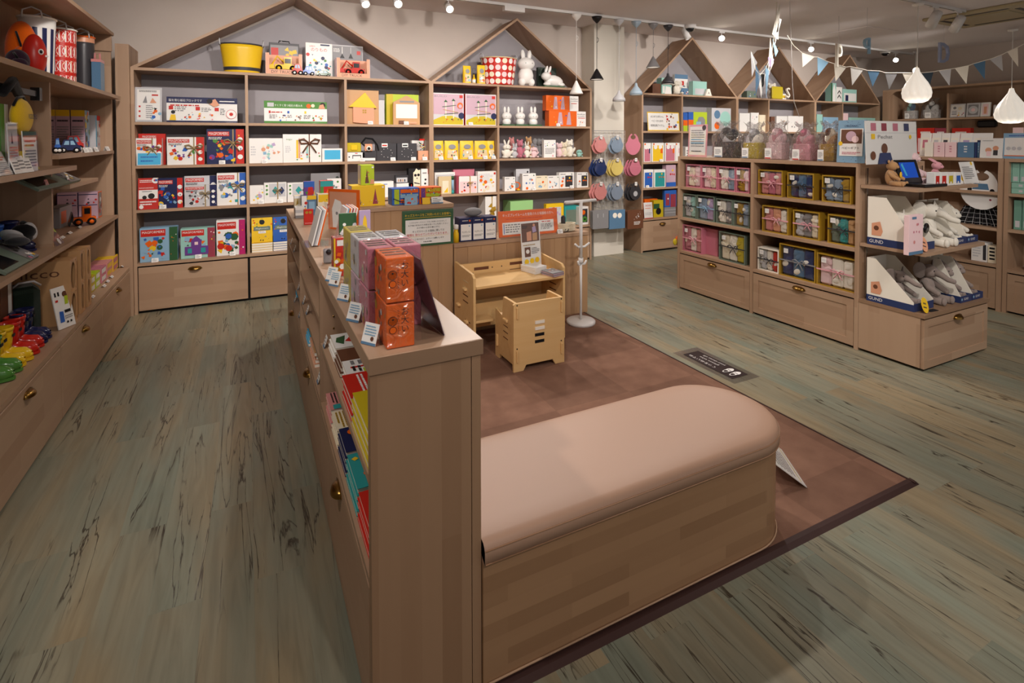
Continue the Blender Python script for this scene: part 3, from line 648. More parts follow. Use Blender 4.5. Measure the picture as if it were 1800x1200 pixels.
def truckbox(x0, x1, y, label, c1):
    p, r, w, h = T1.at(x0, x1, y, .05); t = thing('toy_truck', label, 'toy truck', p, r); b = MB(); D = .14
    b.box(-w/2, w/2, D-.003, D, 0, h, 's'); b.box(-w/2, w/2, 0, D, 0, .004, 'o')
    for s_ in (-1, 1): b.prism([(s_*w/2, 0), (s_*w/2, h), (s_*(w/2-.03), h), (s_*(w/2-.03), .05)], -.001, .001, 'y', 's'); b.box(s_*w/2-.002, s_*w/2+.002, 0, D, 0, h, 'q')
    b.box(-w/2, w/2, -.003, 0, 0, h*.24, 's'); b.art(w, h*.24, [('t', .45, .5, .8, 'DIY TRUCK', 'k', .62)], -.003)
    b.build('open_carton', t); q = MB(); L = w*.72
    q.box(-L*.35, L*.5, .03, .10, h*.28, h*.5, c1, GLOSS); q.box(0, L*.3, .035, .095, h*.5, h*.85, c1, GLOSS); q.box(L*.03, L*.27, .033, .04, h*.56, h*.78, 'k', GLOSS)
    q.tube([(L*.1, .06, h*.55), (-L*.25, .06, h*.9), (-L*.5, .06, h*.4)], .008, 8, c1, GLOSS); q.prism([(-L*.56, h*.28), (-L*.36, h*.28), (-L*.4, h*.5), (-L*.6, h*.46)], .02, .11, 'y', c1, GLOSS); q.build('toy', t)
    for sx_ in (-.2, .35): k = MB(); k.tube([(L*sx_, .022, h*.32), (L*sx_, .108, h*.32)], h*.15, 16, 'k', GLOSS); k.tube([(L*sx_, .020, h*.32), (L*sx_, .022, h*.32)], h*.07, 12, 'y' if c1 == 'y' else 'r', GLOSS); k.build('wheel', t)
truckbox(467, 531, 94, 'yellow digger toy in an open orange carton beside the yellow tub', 'y')
truckbox(592, 650, 103, 'red fire engine toy in an open orange carton atop the wide rear shelf', 'r')
t, w, h = G(T1, 473, 526, 76, 'grey and red toy case with a carry handle', 'd', [('r', .04, .3, .96, .93, 'e'), ('r', .06, .35, .3, .85, 'r'), ('s', .35, .35, .95, .85, 12, ('r', 'w', 'y', 'g'), 4), ('r', 0, .0, 1, .2, 'r')], .07, inset=.21, name='toy_case')
k = MB().tube([(-.05, .03, h-.004), (-.045, .03, h+.022), (.045, .03, h+.022), (.05, .03, h-.004)], .006, 8, 'k', GLOSS).build('handle', t)
vehicle(T1, 514, 532, 112, 'small red toy car in front of the yellow digger carton', 'r', inset=.02)
vehicle(T1, 533, 553, 116, 'small blue and green toy car beside the red one', 'b', inset=.02)
G(T1, 537, 584, 76, 'white picture book of vehicles', 'w', [('t', .5, .80, .12, 'のりもの', 'r', .6), ('t', .25, .9, .06, 'LEBO', 'r', .2), ('s', .05, .08, .95, .68, 26, ('b', 'n', 'r', 'g', 'B', 'y', 't'), 8, .55), ('r', .55, .93, .9, .97, 'n')], .02, inset=.18, name='picture_book', cat='book')
G(T1, 583, 638, 80, 'large grey card with two lamp pictures', 'l', [('r', .02, .02, .98, .97, 'e'), ('p', 'k', [.25, .62, .33, .75, .41, .62]), ('p', 'k', [.53, .62, .6, .77, .68, .62]), ('r', .32, .75, .34, .95, 'w'), ('r', .6, .77, .61, .95, 'w'), ('r', .8, .74, .92, .85, 'r'), ('l', .05, .78, .25, .9, 3, 'w')], .03, inset=.22, name='display_board', cat='board')
vehicle(T1, 556, 582, 124, 'low green and red toy boat in front of the vehicle book', 'G', inset=.03, name='toy_boat', cat='toy boat')
# ---------- top of the second rear shelf ----------
T2 = W1(ZT, 'atop the rear shelf by the pillar')
def pouch(row, x0, x1, y, desc, card=None, hang=False, inset=.03):
    p, r, w, h = row.at(x0, x1, y, inset); t = thing('yellow_pouch', lab(desc, row.where), 'pouch', p, r, 'yellow window pouches' if card is not None else None)
    b = MB(); D = .07
    def f(u, v): a = 2*PI*u; th = D/2*(1-v)**.6+.002; return (w/2*(1-.08*v)*math.cos(a)*abs(math.cos(a))**-.3 if abs(math.cos(a)) > .01 else 0, D/2+th*math.sin(a), h*v)
    b.grid(f, 28, 8, 'y', CARD); b.build('bag', t)
    q = MB(); n = 16; q.T = Matrix.Translation((0, -.0035, 0)) @ Matrix.Rotation(-.10, 4, 'X')
    q.add([(w*.24*math.cos(2*PI*i/n), -.003, h*.68+h*.13*math.sin(2*PI*i/n)) for i in range(n)], [tuple(range(n))], 'e'); q.add([(-w*.36, -.002, h*.08), (w*.36, -.002, h*.08), (w*.3, -.002, h*.5), (-w*.3, -.002, h*.5)], [(0, 1, 2, 3)], 'C')
    q.art(w*.66, h*.4, [('s', .02, .02, .98, .98, 9, ('r', 'w', 'g', 'o', 'c', 'br', 'B'), int(x0), 1.1)], -.0024, z0=h*.09); q.build('window', t)
    if card is not None: price(p+fwd(r, .03)+rgt(r, w*.15), r, pl(desc))
pouch(T2, 815, 830, 115, 'pale yellow pouch beside the tiny hammer', None)
pouch(T2, 840, 855, 114, 'yellow pouch with a window touching the dotted tub', None)
p, r, w, h = T2.at(828, 838, 113, .05); t = thing('toy_hammer', 'small yellow bottle shaped toy with wire loop atop the rear shelf', 'toy', p, r)
MB().lathe([(0, 0), (.018, 0), (.02, .05), (.008, .07), (.007, .1), (0, .1)], 0, 0, 14, 'y', GLOSS).build('bottle', t); MB().lathe([(.0205, .01), (.0208, .045)], 0, 0, 14, 'w').build('wrapper', t)
MB().tube([(0, 0, .10), (-.02, 0, .13), (-.015, 0, .17), (.02, 0, .17), (.02, 0, .14)], .0015, 5, 'k').build('wire_loop', t)
def dots(b, R_, h, tp, sy):
    for j in range(4):
        z = h*(.12+.25*j); rr = R_*(tp+(1-tp)*z/h)*1.006
        for i in range(16):
            a = 2*PI*i/16; q = h*.10; n = 14; vs = []
            for u in range(n):
                t_ = a+q/rr*math.cos(2*PI*u/n)*1.05; zz = z+q*math.sin(2*PI*u/n); r3 = R_*(tp+(1-tp)*zz/h)*1.006; vs.append((r3*math.cos(t_), r3*sy*math.sin(t_), zz))
            b.add(vs, [tuple(range(n))], ('w', 'q', 'w', 'c')[(i+j) % 4], SATIN)
tub(T2, 846, 906, 104, 'red tub with white dots beside the white rabbit lamp', 'r', 'C', dots, sy=.8)
def rabbit_lamp(row, x0, x1, y, label, inset=.1):
    p, r, w, h = row.at(x0, x1, y, inset); t = thing('rabbit_lamp', label, 'lamp', p, r); s = h; b = MB()
    b.ell(0, 0, s*.62, s*.25, s*.2, s*.18, 'w', SATIN, n=24, k=16); b.ell(0, .01, s*.3, s*.22, s*.18, s*.24, 'w', SATIN, n=24, k=14)
    for sg in (-1, 1): b.ell(sg*s*.14, -.01, s*.12, s*.1, s*.12, s*.12, 'w', SATIN, n=16, k=10)
    b.build('body', t)
    for sg in (-1, 1): MB().ell(sg*s*.10, 0, s*.86, s*.065, s*.05, s*.145, 'w', SATIN, (0, sg*.12, 0), 16, 12).build('ear', t)
    MB().ell(-s*.1, -s*.18, s*.62, s*.013, s*.01, s*.018, 'k', GLOSS, n=8, k=6).ell(s*.1, -s*.18, s*.62, s*.013, s*.01, s*.018, 'k', GLOSS, n=8, k=6).build('eyes', t)
rabbit_lamp(T2, 905, 944, 88, 'large white rabbit shaped lamp under the second gable')
p, r, w, h = T2.at(951, 990, 117, .08); t = thing('rabbit_figure', 'small white lying rabbit figure on a green base', 'figurine', p, r); s = h
b = MB(); b.ell(s*.12, .02, s*.32, s*.5, s*.28, s*.28, 'w', SATIN, (0, .12, 0), 20, 12); b.ell(-s*.36, -.01, s*.52, s*.24, s*.22, s*.2, 'w', SATIN, n=20, k=12)
for sg in (0, 1): b.ell(-s*.3+sg*s*.18, .01, s*.84, s*.07, s*.05, s*.2, 'w', SATIN, (0, .35, 0), 12, 8); b.ell(-s*.32+sg*.75*s, -.02, s*.15, s*.2, s*.16, s*.1, 'w', SATIN, n=12, k=8)
b.build('body', t); MB().bev(-w*.42, w*.5, -.04, .07, 0, .02, .004, 'G', SATIN).build('base', t)
G(T2, 946, 978, 119, 'dark green box behind the lying rabbit', 'dg', [('s', .1, .1, .9, .9, 5, ('G', 'r', 'gr'), 5)], .05, inset=.2)
# ---------- row 1 ----------
A1 = W1(Z1, 'upper shelf of the wide rear unit'); D1 = W1(Z1, 'upper shelf by the pillar')
sign(A1, 234, 284, 153, 'framed white leaflet in thick acrylic', 'w', [('r', 0, 0, 1, 1, 'l'), ('r', .07, .06, .93, .94, 'w'), ('l', .15, .86, .8, .92, 2, 'k'), ('l', .4, .1, .65, .5, 7, 'e'), ('r', .13, .42, .2, .47, 'r'), ('r', .13, .28, .2, .33, 'r'), ('r', .13, .14, .2, .19, 'r'), ('r', .62, .76, .86, .8, 'r'), ('s', .62, .1, .92, .4, 7, ('b', 'B', 'g', 'k', 'o'), 3), ('p', 'e', [.28, .55, .45, .55, .4, .76]), ('p', 's', [.55, .55, .8, .55, .65, .7])], tilt=.1)
sign(A1, 292, 417, 171, 'white and navy wide banner sign', 'w', [('r', 0, .76, 1, 1, 'n'), ('r', 0, 0, 1, .07, 'n'), ('t', .26, .86, .11, '脳を育む磁石ブロックです', 'w', .46), ('r', .74, .84, .96, .88, 'w'), ('l', .05, .62, .5, .72, 1, 'r'), ('r', .03, .5, .09, .64, 'r'), ('r', .4, .48, .46, .62, 'r'), ('r', .67, .46, .73, .6, 'r'), ('l', .11, .42, .27, .64, 3, 'e'), ('l', .48, .42, .62, .6, 3, 'e'), ('l', .75, .3, .83, .58, 4, 'e'), ('c', .91, .34, .19, 'r'), ('c', .91, .34, .175, 'w'), ('c', .91, .34, .07, 'r'), ('p', 'y', [.04, .08, .13, .08, .12, .3, .06, .3]), ('c', .09, .4, .07, 'k'), ('s', .16, .1, .36, .4, 8, ('e', 'r', 'B', 'o'), 2), ('s', .42, .1, .66, .35, 12, ('o', 'y', 'b', 'p', 'r'), 9), ('p', 's', [.56, .8, .66, .62, .74, .7, .68, .95]), ('c', .6, .85, .1, 'k')], tilt=.1)
sign(A1, 464, 575, 178, 'white and green wide banner sign', 'w', [('r', 0, .68, 1, 1, 'g'), ('r', 0, 0, 1, .1, 'g'), ('r', .05, .74, .15, .92, 'l'), ('t', .38, .8, .12, 'すくすく育つ磁石の積み木', 'w', .44), ('c', .7, .8, .1, 'o'), ('c', .77, .82, .08, 'c'), ('c', .93, .85, .12, 'k'), ('p', 's', [.86, .68, .97, .68, .94, .9, .88, .86]), ('r', .07, .45, .1, .56, 'r'), ('r', .36, .45, .39, .56, 'b'), ('r', .63, .45, .66, .56, 'y'), ('l', .11, .46, .3, .54, 1, 'r'), ('l', .08, .2, .2, .4, 3, 'e'), ('l', .36, .25, .44, .4, 2, 'e'), ('l', .62, .2, .73, .4, 3, 'e'), ('s', .2, .12, .36, .38, 9, ('ta', 'br', 'r', 'b'), 3), ('s', .47, .14, .6, .38, 8, ('br', 'k', 's'), 6), ('s', .76, .14, .97, .4, 14, ('y', 'r', 'b', 'g', 'o'), 6)], tilt=.1)
# house box: cardboard carton carrying a little cut-out house with a yellow roof
p, r, w, h = A1.at(606, 667, 158, .05); t = thing('house_craft_box', 'brown cardboard box with a yellow roofed house on the upper shelf', 'box', p, r)
MB().bev(-w/2, w/2, .03, .12, 0, h, .002, 'ta').build('carton', t)
MB().prism([(-w*.42, h*.5), (w*.42, h*.48), (.02, h*.93)], 0, .028, 'y', 'y').build('house_roof', t)
b = MB().prism([(-w*.3, .02), (w*.34, .0), (w*.33, h*.5), (-w*.3, h*.5)], .003, .027, 'y', 's')
for i in (0, 1):
    for j in (0, 1): b.box(-.006+i*.022, .010+i*.022, .001, .003, h*.32+j*.022, h*.32+j*.022+.016, 'go')
b.build('house_wall', t)
price(p+fwd(r, .02)+rgt(r, .07), r, 'white price card before the cardboard house box')
G(A1, 662, 676, 176, 'blank white carton beside the house box', 'l', (), .1, inset=.09)
G(A1, 679, 736, 166, 'lime green box behind the easel', 'L', [('r', .0, 0, .2, 1, 'Y')], .08, inset=.12)
p, r, w, h = A1.at(691, 738, 168, .04); t = thing('toy_easel', 'house shaped wooden drawing board on the upper shelf', 'toy', p, r)
MB().prism([(-w/2, 0), (w/2, 0), (w/2, h*.76), (.0, h), (-w/2, h*.76)], 0, .025, 'y', 'ta').build('wooden_frame', t); MB().box(-w*.4, w*.4, -.001, 0, h*.22, h*.7, 'iv', PAPER).build('drawing_panel', t)
MB().box(-w*.3, -w*.1, -.012, 0, h*.03, h*.14, 'br').box(w*.05, w*.36, -.012, 0, h*.03, h*.1, 's').build('tray', t); MB().box(-w*.26, w*.28, -.002, 0, h*.76, h*.82, 'e').build('slot', t)
price(p+fwd(r, .03)+rgt(r, -.01), r, 'white price card before the wooden drawing board')
mr = [('r', 0, .0, 1, 1, 'w'), ('r', .02, .02, .98, .98, 'lp'), ('r', .02, .02, .98, .34, 'l'), ('p', 'Y', [.02, .02, .98, .02, .98, .18, .6, .3, .3, .28, .02, .16]), ('t', .25, .9, .07, 'BUILD', 'e', .4), ('r', .86, .86, .97, .95, 'r'), ('r', .4, .22, .43, .74, 'c'), ('r', .65, .22, .68, .78, 'c'), ('p', 'G', [.35, .72, .48, .72, .41, .8]), ('p', 'G', [.6, .76, .73, .76, .66, .84]), ('p', 'G', [.3, .58, .75, .64, .75, .62, .3, .56]), ('p', 'ta', [.32, .5, .8, .42, .8, .4, .32, .48]), ('p', 'G', [.36, .35, .82, .4, .82, .38, .36, .33]), ('c', .88, .62, .1, 'o'), ('c', .88, .6, .06, 'lp'), ('c', .92, .3, .1, 'n'), ('s', .15, .08, .95, .2, 9, ('r', 'y', 'G', 'n', 'o'), 4, 1.2)]
G(D1, 760.5, 815, 164, 'boxed wooden marble run, beside the divider', 'r', mr, .1, rib=None); G(D1, 818, 874, 166, 'boxed wooden marble run with a price card', 'r', mr, .1, card=-.35)
for x, nm in ((883, 'first white rabbit lamp in clear packaging, nearest the marble runs'), (907, 'middle white rabbit lamp of three in clear packaging'), (930, 'white rabbit lamp in clear packaging touching the orange boxes')):
    p, r, w, h = D1.at(x, x+22.5, 183, .05); t = thing('boxed_rabbit_lamp', nm, 'lamp', p, r, 'packed rabbit lamps')
    MB().box(-w/2, w/2, 0, .12, 0, .018, 'G').build('base_tray', t); MB().box(-w/2, w/2, 0, .12, .018, h, 'w', CLEAR).build('clear_box', t)
    b = MB(); s = h*.95; b.ell(0, .06, s*.48, s*.26, s*.2, s*.2, 'w', SATIN, n=18, k=12); b.ell(0, .06, s*.2, s*.22, s*.18, s*.2, 'w', SATIN)
    for sg in (-1, 1): b.ell(sg*s*.1, .06, s*.78, s*.07, s*.05, s*.17, 'w', SATIN); b.ell(sg*s*.09, -s*.2+.065, s*.46, s*.014, .003, s*.018, 'k', GLOSS, n=6, k=4)
    b.build('rabbit', t)
ob = [('p', 'lp', [.3, .1, .5, .1, .45, .9, .35, .9]), ('p', 'lp', [.62, .1, .8, .1, .75, .95, .68, .9]), ('s', .05, .1, .95, .9, 7, ('w', 'y', 'o', 'b'), 5, .4)]
G(D1, 965, 1014, 195, 'lower orange box of picture blocks', 'o', ob, .1, card=-.2); G(D1, 1013.5, 1030, 196, 'white ended box with red writing, lower', 'w', [('t', .5, .8, .13, 'ballet', 'k', .8), ('t', .5, .66, .1, 'outfits', 'k', .8), ('l', .15, .5, .9, .6, 1, 'r'), ('s', .1, .05, .9, .35, 6, ('e', 'l', 'o'), 4)], .1)
zz = D1.at(990, 1000, 195, .035)[3]
G(D1, 960, 1001, 168, 'upper orange box of picture blocks', 'o', ob, .09, base=Z1+zz, inset=.04); G(D1, 1001.5, 1017, 169, 'white ended box with red writing, upper', 'w', [('t', .5, .8, .13, 'ballet', 'k', .8), ('t', .5, .66, .1, 'outfits', 'k', .8), ('l', .15, .45, .9, .55, 1, 'r')], .09, base=Z1+zz, inset=.04)
# ---------- row 2 ----------
A2 = W1(Z2, 'second shelf of the wide rear unit'); D2 = W1(Z2, 'second shelf by the pillar')
GB = 'a08a62'
G(A2, 243, 291, 235, 'red toy box standing behind another', 'r', [('t', .4, .9, .1, 'MAGFORMERS', 'w', .5)], .06, inset=.12)
G(A2, 235, 285, 243, 'small red and white magnetic tile box with bow', 'w', mg('w', 'r', 1), .06, rib=GB, rx=.62, bs=.09)
sign(W1(Z2, 'before the smallest ribboned tile box'), 240, 284, 268, 'bright cyan notice in acrylic', 'w', [('r', .03, .05, .97, .95, 'cy'), ('l', .15, .55, .85, .75, 1, 'b'), ('l', .15, .25, .85, .45, 1, 'b')], inset=.004, tilt=.2)
G(A2, 293, 359, 241, 'white magnetic tile box with bow, middle of three', 'w', mg('w', 'r', 5), .07, rib=GB, rx=.72, bs=.11, card=.0)
G(A2, 363, 429, 227, 'tall navy magnetic tile box with straw bow', 'n', mg('n', 'r', 9, n=30), .08, rib=GB, rx=.7, bs=.12, card=-.1)
G(A2, 431.5, 497, 243, 'long white box of pastel wooden blocks', 'w', [('l', .05, .3, .2, .7, 4, 'l'), ('c', .1, .82, .06, 'w'), ('s', .4, .15, .9, .75, 16, ('T', 'q', 's', 'B', 'c', 'V'), 7, .9)], .07, card=-.05)
G(A2, 497, 565, 236, 'white block box with wide brown bow', 'w', [('l', .06, .35, .2, .6, 4, 'l'), ('t', .16, .82, .08, 'tegu', 'g', .15), ('r', .34, .15, .39, .8, 'y'), ('r', .4, .15, .44, .85, 's'), ('r', .46, .15, .52, .7, 'w'), ('r', .6, .15, .65, .6, 'T'), ('s', .32, .1, .95, .35, 12, ('y', 'g', 'c', 'B', 'r'), 3, .8)], .08, rib='br', rx=.68, bs=.15, bz=.68)
G(A2, 566, 602, 261, 'small white box with a cyan panel', 'w', [('r', .12, .18, .9, .88, 'cy')], .06)
C2 = W1(Z2, 'second shelf near the dividing post')
G(C2, 607, 641, 268, 'white camera box with black bracket print', 'w', [('p', 'k', [.3, .3, .3, .7, .8, .7, .8, .3, .76, .3, .76, .6, .34, .6, .34, .3]), ('c', .12, .5, .08, 'k'), ('r', .45, .85, .6, .93, 'r')], .08, card=.35)
p, r, w, h = C2.at(608, 635, 251, .04, base=Z2+.095); t = thing('toy_camera', 'yellow toy camera on the white camera box', 'toy camera', p, r)
MB().bev(-w/2, w/2, 0, .05, 0, h, .006, 'Y', GLOSS).build('camera_body', t); MB().bev(-w*.22, w*.22, -.012, 0, h*.2, h*.75, .004, 'y', GLOSS).build('lens_panel', t); MB().tube([(-w/2, .02, h*.7), (-w*.6, .03, 0), (-w*.55, .05, -.07)], .004, 6, 'k').build('strap', t)
G(C2, 637, 662, 265, 'black carton under the wooden toy camera', 'd', [('r', .1, .05, .9, .3, 'w')], .08)
p, r, w, h = C2.at(641, 655, 253, .035, base=Z2+.09); t = thing('toy_camera', 'small wooden toy camera with round lens and black strap', 'toy camera', p, r)
MB().bev(-w/2, w/2, 0, .03, 0, h, .004, 's', SATIN).build('camera_body', t); MB().tube([(0, -.016, h*.45), (0, 0, h*.45)], h*.3, 14, 'iv').tube([(0, -.017, h*.45), (0, -.0155, h*.45)], h*.17, 12, 'k', GLOSS).build('lens', t)
MB().tube([(-w/2, .01, h*.8), (-w*.9, .0, h*1.1), (-w*.4, 0, h*1.7), (w*.5, 0, h*1.6), (w*1.1, 0, h*.9), (w*1.3, 0, h*.2)], .011, 7, 'k', CLOTH).build('strap', t)
for x0, x1, nm in ((662, 697, 'black box with a white dotted ring, under red tab'), (698, 733, 'black box with a white dotted ring, nearest the post')):
    G(C2, x0, x1, 252, nm, 'd', [('r', .25, .78, .55, 1.0, 'w'), ('r', .28, .84, .52, .92, 'r' if x0 == 662 else 'k')]+[('c', .5+.28*math.cos(a*.7), .45+.25*math.sin(a*.7), .018, 'w') for a in range(9)], .09, card=.3)
G(C2, 735, 755, 265, 'small tan box with a moth picture', 's', [('p', 'gr', [.4, .5, .6, .7, .5, .35])], .08, card=.1, inset=.03)
p, r, w, h = C2.at(736, 749, 244, .05, base=Z2+.095); t = thing('sweet_jar', 'clear jar of mixed toys with a red lid near the dividing post', 'jar', p, r)
MB().box(-w/2, w/2, 0, .05, 0, h*.85, 'w', CLEAR).build('jar', t); MB().bev(-w*.35, w*.35, .01, .04, h*.85, h, .003, 'r', GLOSS).build('lid', t); b = MB(); rn = random.Random(4)
for i in range(22): b.ell(-w*.35+rn.random()*w*.7, .01+rn.random()*.03, .01+rn.random()*h*.65, .007, .007, .007, rn.choice(('r', 'y', 'd', 'g', 'w')), GLOSS, n=7, k=5)
b.build('contents', t)
G(C2, 724, 754, 247, 'white box behind the red lidded jar', 'w', [('r', .7, 0, .74, .8, 'e')], .06, inset=.2)
for i, (x0, x1) in enumerate(((760, 782), (782, 808.5), (809, 835), (835, 861), (857, 882))):
    pouch(D2, x0, x1, 247.5, ('first yellow pouch, touching the post', 'second yellow pouch with red food toys', 'third yellow pouch, middle of five', 'fourth yellow pouch with pale wooden toys', 'fifth yellow pouch, beside the soft bunnies')[i], 1, inset=.045)
for x0, x1, y, d_, c, e, k in ((880, 901, 246, 'white knitted bunny with grey pink ears', 'iv', 'long', None), (897, 913, 252, 'small speckled grey bunny beside the white one', 'l', 'long', None), (893, 905, 240, 'dusty pink bunny sitting behind the white bunny', 'rs', 'round', None), (906, 921, 244, 'rose pink soft bear leaning between bunnies', 'P', 'round', None), (919, 933, 249, 'cream bunny in the middle of the soft toys', 'iv', 'long', None), (922, 936, 239, 'grey beige bear behind the cream bunny', 'ta', 'round', None), (931, 946, 257, 'pale pink bunny lying in the row', 'q', 'lop', None), (940, 955, 241, 'dim grey elephant toy behind the pink bunny', 'e', 'wide', None)):
    toy(D2, x0, x1, y, d_, c, e, inset=.06 if y > 243 else .16)
G(D2, 956, 977, 246, 'white gift card box with alphabet print', 'w', [('s', .1, .65, .9, .92, 8, ('b', 'r', 'g'), 3, .8), ('l', .1, .2, .9, .55, 5, 'e'), ('c', .75, .1, .05, 'p')], .05, inset=.03)
for x0, x1, y, d_, c, e in ((976, 990, 250, 'pink and white monkey beside the alphabet box', 'q', 'round'), (984, 999, 248, 'cream monkey sitting near the shelf end', 'c', 'round'), (993, 1009, 244, 'tall grey white monkey near the shelf end', 'iv', 'round'), (1006, 1030, 262, 'pale blue blanket toy at the end of the row', 'T', 'lop')): toy(D2, x0, x1, y, d_, c, e, inset=.06)
# ---------- row 3 and base of the rear shelves ----------
A3 = W1(Z3, 'third shelf of the wide rear unit'); AB = W1(ZB, 'bottom shelf of the wide rear unit'); D3 = W1(Z3, 'third shelf by the pillar'); DB = W1(ZB, 'bottom shelf by the pillar')
sign(A3, 241, 278, 313, 'red leaflet with two cartoon silhouettes', 'r', [('l', .08, .85, .75, .95, 2, 'w'), ('t', .4, .68, .055, 'MAGFORMERS', 'w', .7), ('r', .04, .34, .96, .62, 'w'), ('l', .2, .54, .8, .6, 1, 'e'), ('c', .65, .42, .09, 'k'), ('c', .32, .38, .06, 'k'), ('l', .1, .12, .9, .28, 2, 'w'), ('c', .17, .08, .06, 'w'), ('c', .85, .92, .1, 'w'), ('c', .82, .92, .035, 'r'), ('c', .88, .92, .035, 'b')], inset=.01, tilt=.16)
G(A3, 277, 321, 313, 'navy magnetic tile box with a racing car', 'n', mg('n', 'r', 12, ('n', 'b', 'r', 'y', 'B')), .07, card=-.3)
G(A3, 324, 381, 325.5, 'front red car magnetic tile box with a bow', 'w', mg('l', 'n', 14, ('r', 'e', 'd', 'w')), .06, rib=GB, rx=.64, bs=.07)
G(A3, 324, 381, 309, 'taller car tile box behind the bowed one', 'w', mg('l', 'n', 15, ('r', 'e', 'd', 'w')), .06, inset=.11)
G(A3, 381, 432, 304, 'tall white tile box with blue band', 'w', mg('w', 'b', 17, ('o', 'y', 'b', 'B', 'e', 't')), .08, rib=GB, rx=.72, bs=.09)
G(A3, 438, 464, 326, 'small white baby toy box', 'w', [('s', .1, .2, .9, .8, 9, ('q', 'T', 'y', 'V'), 2)], .07, card=.3)
for x0, x1, nm in ((464, 504, 'white box of teal wooden diamonds, nearer the corner'), (505, 545, 'white box of teal wooden diamonds, farther along')):
    G(A3, x0, x1, 321, nm, 'w', [('r', .22, .3, .95, .95, 'l'), ('p', 't', [.35, .6, .5, .82, .65, .6, .5, .4]), ('p', 'nv', [.65, .6, .78, .8, .9, .6, .78, .4]), ('p', 's', [.5, .5, .6, .55, .58, .42]), ('c', .12, .85, .05, 'g'), ('c', .12, .65, .05, 'g'), ('c', .12, .45, .05, 'g')], .07, rib=GB if x0 == 464 else None, rx=.6, bs=.06, card=.2)
G(A3, 546, 598, 304, 'grey box with dark roof picture', 'e', [('p', 'd', [.3, .1, .45, .7, .6, .1]), ('c', .9, .8, .06, 'dg')], .08, inset=.14)
G(A3, 575, 600, 314, 'white leaf patterned box by the divider', 'w', [('c', .75, .85, .05, 'g'), ('s', .2, .3, .9, .7, 6, ('e', 'q', 'gr'), 4)], .07)
C3 = W1(Z3, 'third shelf near the dividing post')
G(C3, 655, 692, 319, 'plain white carton with thin blue stripe', 'w', [('r', .1, .8, .7, .84, 'b')], .1); G(C3, 697, 727, 322, 'white flat box under the small dark one', 'w', [('r', .85, .7, .9, .9, 'r'), ('r', 0, .4, 1, .48, 'e')], .09)
zb_ = Z3+C3.at(700, 710, 322, .035)[3]
G(C3, 695, 718, 308, 'small dark box with four wooden figures', 'd', [('r', .08, .1, .92, .7, 'l'), ('r', .2, .2, .28, .5, 'ta'), ('r', .36, .2, .44, .5, 'br'), ('r', .52, .2, .6, .5, 'ta'), ('r', .68, .2, .76, .5, 'k')], .05, base=zb_)
G(C3, 718, 740, 296, 'black and cream animal box, tall', 'k', [('p', 'c', [.38, 0, .38, .85, .5, .9, .62, 1, .8, .93, .95, .95, .95, 0]), ('c', .55, .75, .05, 'k'), ('c', .8, .76, .05, 'k'), ('p', 'k', [.62, .66, .75, .66, .68, .6]), ('p', 'k', [.45, .5, .9, .45, .9, .42, .45, .46])], .08)
G(C3, 740, 756, 297, 'tall white box with red edge and figures', 'w', [('r', .93, .8, 1, 1, 'r'), ('c', .6, .6, .04, 'k'), ('c', .55, .45, .04, 'k'), ('c', .65, .3, .05, 'k'), ('l', .2, .8, .8, .9, 1, 'e')], .08)
G(D3, 764, 800, 303, 'white framed box behind the shape sorter', 'w', [('r', .06, .06, .94, .9, 'l')], .06, inset=.12)
p, r, w, h = D3.at(771, 800, 310, .045); t = thing('shape_toy', 'pale wooden toy with a yellow triangle and teal tube', 'toy', p, r)
MB().bev(-w/2, w*.28, 0, .04, 0, h, .003, 'C', SATIN).build('wooden_case', t); b = MB(); b.bev(-w*.28, w*.1, -.004, 0, .01, h*.75, .001, 'c', SATIN); b.prism([(-w*.2, .02), (w*.05, .02), (w*.05, h*.4)], -.006, -.004, 'y', 'y'); b.build('window', t)
MB().tube([(w*.38, .02, 0), (w*.38, .02, h*.2)], w*.1, 12, 't', GLOSS).tube([(w*.38, .02, h*.2), (w*.38, .02, h*.8)], w*.085, 12, 'B', GLOSS).tube([(w*.38, .02, h*.8), (w*.38, .02, h)], w*.1, 12, 'G', GLOSS).build('tube', t)
G(D3, 797, 834, 297, 'dusty pink box standing behind', 'P', [('r', .7, 0, 1, .5, 'b')], .06, inset=.15); G(D3, 802, 808, 309, 'thin dark red box between two toys', 'mg', (), .08, inset=.05)
food = lambda s_: [('l', .05, .45, .8, .9, 7, 'l'), ('s', .08, .08, .92, .8, 18, ('r', 'o', 'G', 'y', 'c', 'o'), s_, .8), ('r', .86, .84, .96, .94, 'r')]
G(D3, 807, 839, 310, 'white wooden cake box with brown bow', 'w', [('r', .04, .04, .96, .7, 'q'), ('s', .1, .1, .9, .6, 12, ('r', 'o', 'w', 'G', 'n'), 3, .8)], .07, rib='go', rx=.6, bs=.05); G(D3, 840, 880, 301, 'white box of wooden fruit and vegetables', 'w', food(8), .07)
WB = lambda s_, c2='bl': [('l', .08, .85, .5, .93, 1, 'k'), ('c', .85, .88, .04, 'G'), ('s', .12, .1, .88, .7, 9, (c2, 'B', 'e', 'o'), s_, .9)]
G(D3, 887, 906, 311, 'white box of grey toy by the divider', 'w', WB(2, 'gr'), .06)
p, r, w, h = D3.at(899, 916, 319, .04); t = thing('toy_clock', 'orange owl shaped toy clock with grey face', 'toy clock', p, r)
